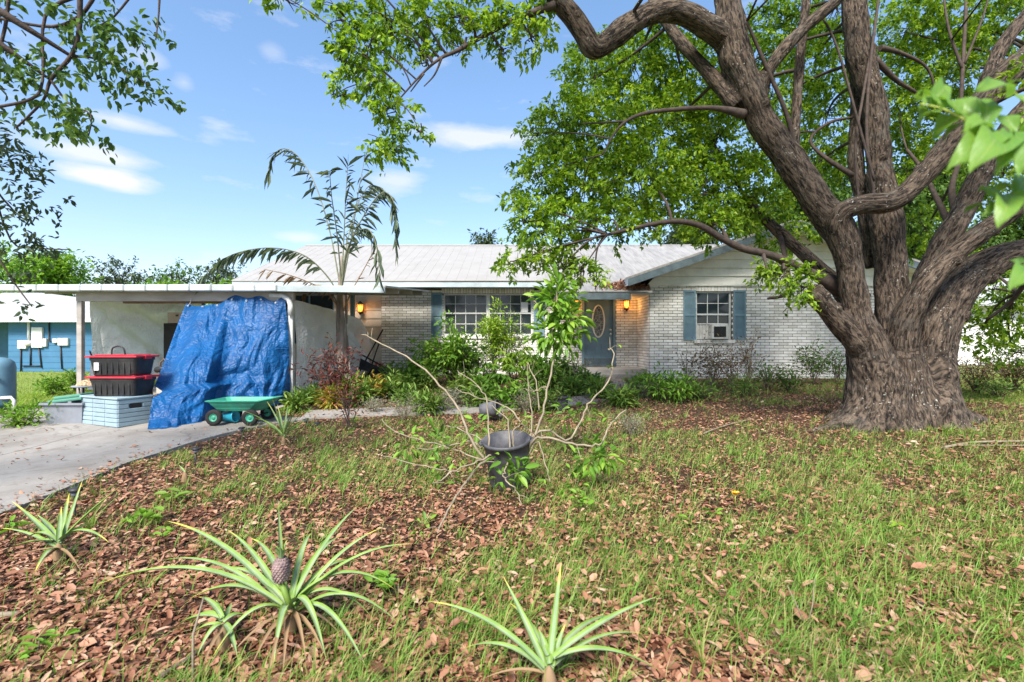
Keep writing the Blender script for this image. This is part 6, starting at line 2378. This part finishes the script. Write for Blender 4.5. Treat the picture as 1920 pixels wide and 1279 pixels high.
# ================================================================== PINEAPPLE PLANTS
def strap_leaf(base, tip, sag, w, parent, mt=None, seg=12, name='leaf'):
    """a stiff channelled strap from base to tip; control point raised by sag"""
    b, t = Vector(base), Vector(tip)
    ctrl = b.lerp(t, .45) + Vector((0, 0, sag))
    pts = bez(b, ctrl, t, seg + 1)
    v, f, uv = [], [], []
    for i, p in enumerate(pts):
        k = i / seg
        tg = (pts[min(i + 1, seg)] - pts[max(i - 1, 0)]).normalized()
        s = tg.cross(Vector((0, 0, 1)))
        s = s.normalized() if s.length > .05 else Vector((1, 0, 0))
        n = s.cross(tg)
        ww = w * (.75 + .35 * math.sin(min(1, k * 2.2) * math.pi / 2)) * (1 - k ** 2.2) + .001
        for j, a in enumerate((-1, -.5, 0, .5, 1)):
            v.append(p + s * (a * ww / 2) + n * (a * a * ww * .33))
            uv.append((a, k, 0))
    for i in range(seg):
        for j in range(4):
            q = i * 5 + j
            f.append((q, q + 1, q + 6, q + 5))
    for p in v:
        p.z = max(p.z, gz(p.x, p.y) + .006)
    me = bpy.data.meshes.new(name)
    me.from_pydata([tuple(p) for p in v], [], f)
    me.polygons.foreach_set('use_smooth', [True] * len(f))
    a_ = me.attributes.new('leafuv', 'FLOAT_VECTOR', 'POINT')
    a_.data.foreach_set('vector', np.array(uv, dtype=np.float32).ravel())
    me.update()
    return link(name, me, mt or M['pineapple'], parent)


def pineapple_plant(base_px, label, tips, w, dead=(), cat='pineapple plant', h0=.10):
    b = gnd(*base_px)
    o = empty('pineapple_plant', b, label, cat, 'pineapple plants in the lawn')
    for (px, py, dY, sag) in tips:
        t = at(px, py, b.y + dY)
        d = (t - b)
        s = b + Vector((d.x * .04, d.y * .04, h0 + random.uniform(-.04, .04)))
        t.z = max(t.z, gz(t.x, t.y) + .015)
        strap_leaf(s, t, sag, w * random.uniform(.85, 1.1), o)
    for (px, py, sag) in dead:
        t = gnd(px, py)
        t.z += .02
        strap_leaf(b + Vector((0, 0, h0 * .7)), t, sag, w * .6, o, M['dead_frond'], name='withered_leaf')
    # stump
    MB().lathe([(.03, -.02), (.032, .03), (.025, .07), (.012, .10), (.001, .11)], 12, Matrix.Translation(b)).build('crown_base', M['dead_frond'], o)
    return o, b


pa, pbs = pineapple_plant((545, 1180), 'large spreading pineapple plant bearing one small purple fruit in the leaf litter',
    [(312, 977, .35, .16), (155, 1110, .05, .30), (428, 995, .45, .12), (672, 948, .35, .10), (715, 990, .30, .12), (775, 1020, .15, .16), (640, 1005, .45, .12), (748, 1205, .02, .24), (690, 1290, -.32, .26), (395, 1285, -.25, .22),
     (612, 1272, -.25, .22), (345, 1130, .02, .20), (300, 1052, .2, .22), (585, 1000, .4, .15), (512, 1250, -.30, .20), (740, 1105, .10, .22), (470, 1010, .6, .14), (380, 1080, .3, .2), (690, 1060, .35, .2), (695, 1155, .05, .2)], .036,
    [(530, 1275, .12), (470, 1262, .1), (575, 1255, .15), (640, 1200, .1), (430, 1240, .08), (500, 1290, .14), (610, 1240, .1)])
# fruit
fz = at(527, 1068, pbs.y + .02)
MB().tube([pbs + Vector((0, 0, .1)), fz - Vector((0, 0, .06))], .014, 8).build('fruit_stalk', M['fern_leaf'], pa)
fb = MB()
NR, NS = 10, 13
for i in range(NR):
    t = (i + .5) / NR
    z = (t - .5) * .115
    rr = .037 * math.sqrt(max(.05, 1 - (abs(t - .47) / .56) ** 2.6))
    for k in range(NS):
        a = 2 * math.pi * (k + .5 * (i % 2)) / NS
        c = fz + Vector((rr * math.cos(a), rr * math.sin(a), z))
        n_ = Vector((math.cos(a), math.sin(a), (t - .5) * .8)).normalized()
        s_ = Vector((-math.sin(a), math.cos(a), 0))
        u_ = n_.cross(s_) * -1
        hwid, hh = rr * math.pi / NS * .92, .0066
        rim = [c + s_ * (hwid * math.cos(q)) + u_ * (hh * math.sin(q)) for q in [R(30 + 60 * e) for e in range(6)]]
        apex = c + n_ * .009
        bi = len(fb.v)
        fb.v += [tuple(p) for p in rim] + [tuple(apex)]
        for e in range(6):
            fb.f.append((bi + e, bi + (e + 1) % 6, bi + 6))
            fb.sm.append(True)
fb.lathe([(.001, -.059), (.024, -.054), (.034, -.033), (.037, 0), (.034, .037), (.022, .054), (.001, .058)], 20, Matrix.Translation(fz))
M['fruit'] = mat('pineapple_skin', (.24, .165, .15), .5, 30, .55, .4, 80, dirt=(.12, .07, .08), dirt_amt=.6)
fr_o = fb.build('fruit', M['fruit'], pa)
for k in range(16):
    a = k * 2.4
    e = .02 + .03 * (k / 16)
    strap_leaf(fz + Vector((math.cos(a) * .012, math.sin(a) * .012, .06)), fz + Vector((math.cos(a) * e, math.sin(a) * e, .10 + .03 * (k % 4) / 3)), .02, .014, fr_o, seg=5, name='crown_leaf')
strap_leaf(fz + Vector((0, 0, .06)), at(521, 945, pbs.y + .05), .0, .018, fr_o, seg=8, name='crown_leaf')

pineapple_plant((1030, 1300), 'sparse pineapple plant with six long leaves and no fruit in the grass',
    [(803, 1128, .30, .12), (944, 1082, .30, .02), (955, 1130, .5, .05), (1052, 1055, .30, 0), (1235, 1118, .30, .05), (1205, 1188, .25, .10), (1165, 1190, .5, .12), (872, 1215, .15, .12), (1010, 1180, .15, .02), (1060, 1170, .12, .02), (1240, 1290, .1, .12)], .030, [(900, 1285, .06)])
pineapple_plant((110, 1050), 'yellowing pineapple plant by the driveway edge',
    [(22, 940, .15, .02), (155, 900, .2, 0), (228, 910, .2, .02), (38, 1022, 0, .14), (205, 1018, -.05, .13), (70, 965, .3, .02), (130, 925, .3, .0), (-10, 1045, .05, .05), (0, 990, .2, .05), (65, 1085, -.2, .1), (180, 980, .25, .05), (115, 950, .1, 0)], .033, [(60, 1090, .05), (10, 1058, .04), (150, 1075, .05)])
pineapple_plant((532, 832), 'small upright pineapple plant between the green cart and the lawn',
    [(455, 770, -.1, .10), (478, 785, .1, .1), (500, 752, .2, .05), (520, 758, .2, 0), (540, 758, .1, 0), (556, 765, 0, 0), (572, 768, .1, .02), (565, 790, -.1, .08), (490, 800, -.15, .1), (510, 745, 0, 0), (548, 775, -.1, .04), (580, 785, .2, .06)], .034, [(470, 825, .05), (545, 835, .03)])
pineapple_plant((418, 1212), 'pineapple offset hugging the big fruiting plant',
    [(372, 1120, .2, .05), (405, 1125, .25, 0), (435, 1130, .2, 0), (350, 1170, .1, .08), (345, 1205, 0, .06), (370, 1230, -.1, .06), (470, 1160, .1, .05), (310, 1190, .05, .08), (445, 1235, -.1, .06)], .030, [(380, 1260, .05)])
pineapple_plant((347, 905), 'withered dry pineapple tuft at the driveway edge', [(335, 872, .05, 0), (360, 870, 0, 0)], .02, [(300, 905, .05), (395, 915, .04), (325, 890, .12), (370, 885, .12), (350, 880, .12)])

# ================================================================== NEAR SAPLING AT THE RIGHT
sap0 = Vector((1.45, .85, 0))
sap = empty('leafy_sapling', sap0, 'slender sapling with large glossy leaves reaching in at the edge of the lawn', 'sapling')
tw = MB()
top = Vector((1.25, .85, 2.2))
tw.tube([sap0 - Vector((0, 0, .05)), Vector((1.42, .86, .8)), Vector((1.3, .85, 1.6)), top], [.02, .016, .012, .006], 8)
M['green_twig'] = mat('green_twig', (.30, .36, .05), .2, 10, .6)
twigs = [
    [(2060, 330, .85), (1960, 262, .82), (1890, 255, .80), (1830, 235, .80), (1770, 205, .82), (1725, 195, .84)],
    [(2080, 420, .85), (1980, 375, .82), (1920, 362, .8), (1875, 368, .8), (1845, 385, .8)],
    [(2060, 560, .85), (1980, 510, .82), (1930, 505, .8)],
    [(1960, 262, .82), (1920, 190, .82), (1880, 165, .82)],
]
leafspec = []
for t_ in twigs:
    c = [Vector(p) for p in catmull([tuple(at(*q)) for q in t_], 5)]
    tw.tube(c, [.0035 - .0022 * i / len(c) for i in range(len(c))], 6)
    s0 = c[0]
    tw.tube([Vector((1.36, .85, s0.z - .25)), Vector(((1.36 + s0.x) / 2, .85, s0.z - .08)), s0], [.006, .005, .0036], 6)
tw.build('stem', M['green_twig'], sap)
leafspec = [  # base px, tip px, depth, depth of tip, width
    (1880, 165, 1925, 140, .82, .80), (1890, 180, 1800, 150, .82, .78), (1830, 235, 1740, 160, .80, .86), (1770, 205, 1690, 160, .82, .88), (1765, 208, 1700, 235, .82, .86), (1790, 215, 1735, 270, .82, .9),
    (1850, 245, 1785, 232, .8, .75), (1860, 250, 1748, 318, .80, .74), (1880, 256, 1795, 320, .80, .72), (1895, 258, 1850, 330, .80, .74), (1915, 255, 1990, 200, .80, .74), (1900, 250, 1860, 195, .8, .84),
    (1930, 258, 1905, 330, .80, .72), (1945, 262, 2000, 330, .8, .7), (1860, 378, 1838, 408, .8, .78), (1850, 384, 1790, 400, .8, .84), (1880, 368, 1868, 432, .8, .74), (1905, 362, 1845, 345, .8, .86), (1930, 365, 1990, 420, .8, .74),
    (1935, 505, 1875, 475, .8, .8), (1930, 506, 1880, 540, .8, .74), (1950, 508, 1925, 560, .8, .74), (1905, 362, 1930, 320, .8, .86), (1725, 195, 1712, 250, .84, .88), (1735, 196, 1705, 175, .84, .9),
]
leafspec = [(bx, by, bx + (tx - bx) * .72, by + (ty - by) * .72, a_, b_) for bx, by, tx, ty, a_, b_ in leafspec] + [
    (1800, 222, 1752, 176, .81, .84), (1815, 228, 1770, 258, .81, .86), (1845, 240, 1830, 180, .8, .86), (1870, 252, 1842, 290, .8, .76), (1905, 256, 1925, 300, .8, .74), (1900, 364, 1925, 410, .8, .75),
    (1865, 372, 1835, 352, .8, .85), (1950, 506, 1900, 520, .81, .78), (1745, 198, 1760, 150, .83, .88), (1905, 178, 1935, 215, .82, .8)]
for (bx, by, tx, ty, Y0, Y1) in leafspec:
    a, b = at(bx, by, Y0), at(tx, ty, Y1)
    n, L = 14, (b - a).length
    tg = (b - a).normalized()
    s = tg.cross(Vector((random.gauss(0, .25), -.75, .6))).normalized()
    nn_ = s.cross(tg)
    v, f, uvs = [], [], []
    for i in range(n + 1):
        k = i / n
        w = .5 * L * .36 * math.sin(math.pi * min(1, .04 + k * .96) ** .85) ** .9
        p = a + tg * (L * k) + nn_ * (.12 * L * math.sin(math.pi * k)) + Vector((0, 0, -.10 * L * k * k))
        for e in (-1, -.5, 0, .5, 1):
            v.append(tuple(p + s * (w * e) + nn_ * (abs(e) * w * .28 + .04 * L * math.sin(k * 9 + e * 2 + bx))))
            uvs.append((e, k, 0))
    for i in range(n):
        for j in range(4):
            q = i * 5 + j
            f.append((q, q + 1, q + 6, q + 5))
    me = bpy.data.meshes.new('leaf')
    me.from_pydata(v, [], f)
    me.polygons.foreach_set('use_smooth', [True] * len(f))
    a_ = me.attributes.new('leafuv', 'FLOAT_VECTOR', 'POINT')
    a_.data.foreach_set('vector', np.array(uvs, dtype=np.float32).ravel())
    link('leaf', me, M['near_leaf'], sap)

# ================================================================== SMALL PLANTS IN THE LAWN
def seedling(px, py, label, L, n, mt, r=.06, h=.08):
    b = gnd(px, py)
    o = empty('seedling', b, label, 'seedling')
    MB().tube([b, b + Vector((.01, 0, h))], .004, 5).build('stem', M['twig'], o)
    P = np.array([tuple(b + Vector((random.gauss(0, r * .4), random.gauss(0, r * .4), h * random.uniform(.4, 1)))) for _ in range(n)])
    a = rng.uniform(0, 2 * math.pi, n)
    D = np.stack([np.cos(a), np.sin(a), rng.uniform(-.1, .6, n)], 1)
    ll = rng.uniform(L * .8, L * 1.2, n)
    for q in range(n):
        leaves('leaf', P[q:q + 1], D[q:q + 1], ll[q:q + 1], ll[q:q + 1] * .45, mt, o)


seedling(722, 1108, 'glossy deep green seedling in the litter beside the fruiting pineapple', .085, 22, M['bush_leaf'], .08, .07)
seedling(1340, 975, 'little round-leaved green weed near the yellow flower', .07, 8, M['bush_leaf'])
seedling(1290, 985, 'bluish green broad-leaved weed in the grass on the pot side of the yellow flower', .06, 7, M['bush_leaf'])
seedling(1670, 1000, 'bright lime broad-leaved weed in the grass toward the big trunk', .07, 7, M['lime_leaf'])
seedling(15, 1000, 'dark round-leaved weed at the driveway corner', .09, 9, M['bush_leaf'])
seedling(260, 985, 'light green leafy weed between driveway and fruiting pineapple', .10, 14, M['bush_leaf'], .1)
seedling(70, 1230, 'small dark clover-like weed low in the litter', .06, 16, M['bush_leaf'], .12)
seedling(330, 940, 'green leafy weed at the lawn margin near the withered tuft', .10, 14, M['fern_leaf'], .1)
seedling(1085, 960, 'soft green weed beside the big tilted pot', .08, 14, M['bush_leaf'], .08, .14)
seedling(300, 1010, 'flat green weed next to the light green leafy weed', .07, 10, M['bush_leaf'], .1)
b = gnd(1378, 950)
fl = empty('yellow_flower', b, 'single orange-yellow flower standing in the grass', 'flower')
MB().tube([b, b + Vector((.005, 0, .10))], .003, 5).build('stem', M['green_twig'], fl)
leaves('petal', np.array([tuple(b + Vector((.005, 0, .10)))] * 9), np.stack([np.cos(np.arange(9) * .7), np.sin(np.arange(9) * .7), np.full(9, 1.0)], 1), .045, .026, M['flower_yellow'], fl)


def fallen(pts, r, label, mt='pale_stem'):
    c = [gnd(*p) + Vector((0, 0, .02)) for p in pts]
    q = [Vector(p) for p in catmull([tuple(p) for p in c], 4)]
    o = MB().tube(q, [r * (1 - .6 * i / len(q)) for i in range(len(q))], 6).build('fallen_branch', M[mt], None)
    tag(o, label, 'branch')


fallen([(1770, 842), (1830, 832), (1920, 830), (2000, 826)], .02, 'long thin fallen branch on the lawn before the big trunk')
fallen([(1790, 838), (1850, 838), (1930, 838)], .012, 'shorter fallen twig lying under the long thin branch')
fallen([(0, 1162), (38, 1157)], .02, 'short pale stick lying in the litter near the yellowing pineapple')
fallen([(1320, 815), (1360, 800), (1420, 785)], .012, 'thin twig lying in the leaf litter toward the wing')
fallen([(300, 1278), (365, 1235), (400, 1205)], .012, 'dry stick lying under the pineapple offset', 'twig')
st = gnd(362, 1290)
o = MB().tube([st, at(362, 1190, st.y + .05), at(382, 1120, st.y + .12)], [.006, .005, .003], 6).build('dry_stalk', M['pale_stem'])
tag(o, 'thin dry stalk standing upright beside the pineapple offset', 'stalk')
for k, (px, py) in enumerate(((1512, 1180),)):
    b = gnd(px, py)
    o = MB().tube([b, b + Vector((.03, 0, .12)), b + Vector((.04, 0, .25))], [.004, .003, .002], 5).tube([b, b + Vector((-.04, 0, .10)), b + Vector((-.08, .02, .2))], [.004, .003, .002], 5).build('dry_stalk', M['pale_stem'])
    tag(o, 'forked dry weed stalk standing alone in the grass', 'stalk')

# ================================================================== LEAF LITTER AND GRASS
def nz2(x, y, s, o=0.0):
    return noise.noise(Vector((x * s + o, y * s - o, o)))


def grass_cover(x, y):
    """0..1 how grassy the lawn is here (bare litter round the trunk and in the left foreground)"""
    g = .50 + .8 * nz2(x, y, .9, 4) + .45 * nz2(x, y, 2.6, 9)
    g += .38 * smooth(-.6, 2.2, x) * (1 - smooth(7, 9, y))
    g -= .22 * smooth(.6, -1.5, x) * smooth(4.6, 3.2, y)
    dx, dy = x - 5.0, y - 8.1
    g -= 1.0 * math.exp(-(dx * dx / 4.5 + dy * dy / 1.0))
    g -= .3 * smooth(-1.5, -3.2, x) * smooth(7.5, 6.0, y)
    g += .55 * math.exp(-((x + 1.4) ** 2 / 2 + (y - 5.9) ** 2 / 1.6))
    g += .5 * smooth(10.2, 10.8, y) * smooth(12.3, 11.6, y) * smooth(2.2, 4, x)  # denser grass strip before the wing, standing in for sunlit lawn
    return g


def in_view(x, y, margin=.4):
    return y > 1.6 and abs(x) < y * 1.10 + margin


def scatter(n, x0, x1, y0, y1, fn):
    out = []
    for _ in range(n):
        # more points near the camera
        y = y0 + (y1 - y0) * random.random() ** 1.35
        x = random.uniform(-1, 1) * min(max(abs(x0), abs(x1)), y * 1.10 + .5)
        if x < x0 or x > x1 or not fn(x, y):
            continue
        out.append((x, y))
    return out


pav = {}


def paved(x, y):
    k = (int(x * 12), int(y * 12))
    if k not in pav:
        pav[k] = on_paving(x, y)
    return pav[k]


def litter_ok(x, y):
    if x < -8.75 or (y > 13.5 and x > 3.6) or y > 14.9:
        return False
    if paved(x, y):
        e = drive_right(y) - x
        if 0 < e < .45 and y < 8:
            return random.random() < .45 * (1 - e / .45) ** 2 + .01
        return random.random() < (.03 if x < -4.3 else .3) if y < 9 else random.random() < (.012 if x < -4.3 else .6 if x < 1.4 else .85)
    g = grass_cover(x, y)
    return random.random() < (1.0 if g < .45 else .88 if g < .8 else .75)


lp = scatter(145000, -9, 12, 1.6, 14.5, litter_ok)
n = len(lp)
P = np.array([(x, y, gz(x, y) + bumpy(x, y) - .004 + abs(random.gauss(0, .009)) + (.034 if paved(x, y) else random.random() * .05 if random.random() < .35 and grass_cover(x, y) > .5 else 0)) for x, y in lp])
a = rng.uniform(0, 2 * math.pi, n)
D = np.stack([np.cos(a), np.sin(a), rng.normal(0, .24, n)], 1)
up = np.stack([rng.normal(0, .4, n), rng.normal(0, .4, n), np.ones(n)], 1)
flip = rng.random(n) < .35
up[flip] *= -1
ll = np.clip(rng.lognormal(math.log(.036), .36, n), .012, .08)
lit = leaves('leaf_litter', P, D, ll, ll * rng.uniform(.30, .68, n), M['litter'], None, T_CURL, up)
tag(lit, 'carpet of brown fallen leaves covering the front lawn', 'leaf litter', kind='stuff')
print('litter', n)


def grass_ok(x, y):
    if paved(x, y) or x < -4.6 or (y > 13.4 and x > 3.6) or y > 14.3:
        return False
    g = grass_cover(x, y)
    return random.random() < max(.11, min(.56, (g - .10) * .82)) ** 1.4


gp = scatter(285000, -5, 13, 1.55, 13.5, grass_ok)
n = len(gp)
P = np.array([(x + random.gauss(0, .012), y + random.gauss(0, .012), gz(x, y) - .01) for x, y in gp])
tuf = np.array([nz2(x, y, 5.5, 2) for x, y in gp])
H = rng.uniform(.06, .18, n) * (1 + .8 * np.clip(tuf, -.6, 1))
# arching tufts
tp, td, tl = [], [], []
for (x, y) in scatter(5200, -5, 12, 1.7, 12.8, grass_ok):
    L0_ = random.uniform(.10, .22)
    for k in range(random.randint(14, 30)):
        a = random.uniform(0, 2 * math.pi)
        tp.append((x + .02 * math.cos(a) * random.random() * 2, y + .02 * math.sin(a) * random.random() * 2, gz(x, y) - .01))
        td.append(a)
        tl.append(L0_ * random.uniform(.6, 1.2))
P = np.concatenate([P, np.array(tp)])
H = np.concatenate([H, np.array(tl)])
AZ = np.concatenate([rng.uniform(0, 2 * math.pi, n), np.array(td)])
n = len(P)
gr = blades('grass', P, AZ, H, rng.uniform(.0032, .0075, n), rng.uniform(.15, .75, n), M['grass'])
tag(gr, 'patchy coarse green and straw coloured grass growing through the litter', 'grass', kind='stuff')
print('grass', n)
# neighbour's mown lawn and the strip on the right
pts = []
for _ in range(52000):
    if random.random() < .8:
        y = 7.2 + 15 * random.random() ** 1.6
        x = -random.uniform(8.75, 1.10 * y + 1)
        if x > -8.78:
            continue
    else:
        y = random.uniform(9.5, 15)
        x = random.uniform(8.8, 1.1 * y + .5)
        if x > 1.1 * y + .5:
            continue
    pts.append((x, y))
n = len(pts)
P = np.array([(x, y, gz(x, y) - .01) for x, y in pts])
lw = blades('lawn_grass', P, rng.uniform(0, 2 * math.pi, n), rng.uniform(.05, .12, n), rng.uniform(.006, .012, n), rng.uniform(.1, .5, n), M['lawn'])
tag(lw, 'short bright green lawn between the driveway and the blue house', 'lawn', kind='stuff')
print('objects', len(bpy.data.objects), 'tris', sum(sum(len(p.vertices) - 2 for p in o.data.polygons) if len(o.data.polygons) < 3000 else len(o.data.loops) - 2 * len(o.data.polygons) for o in bpy.data.objects if o.type == 'MESH'))
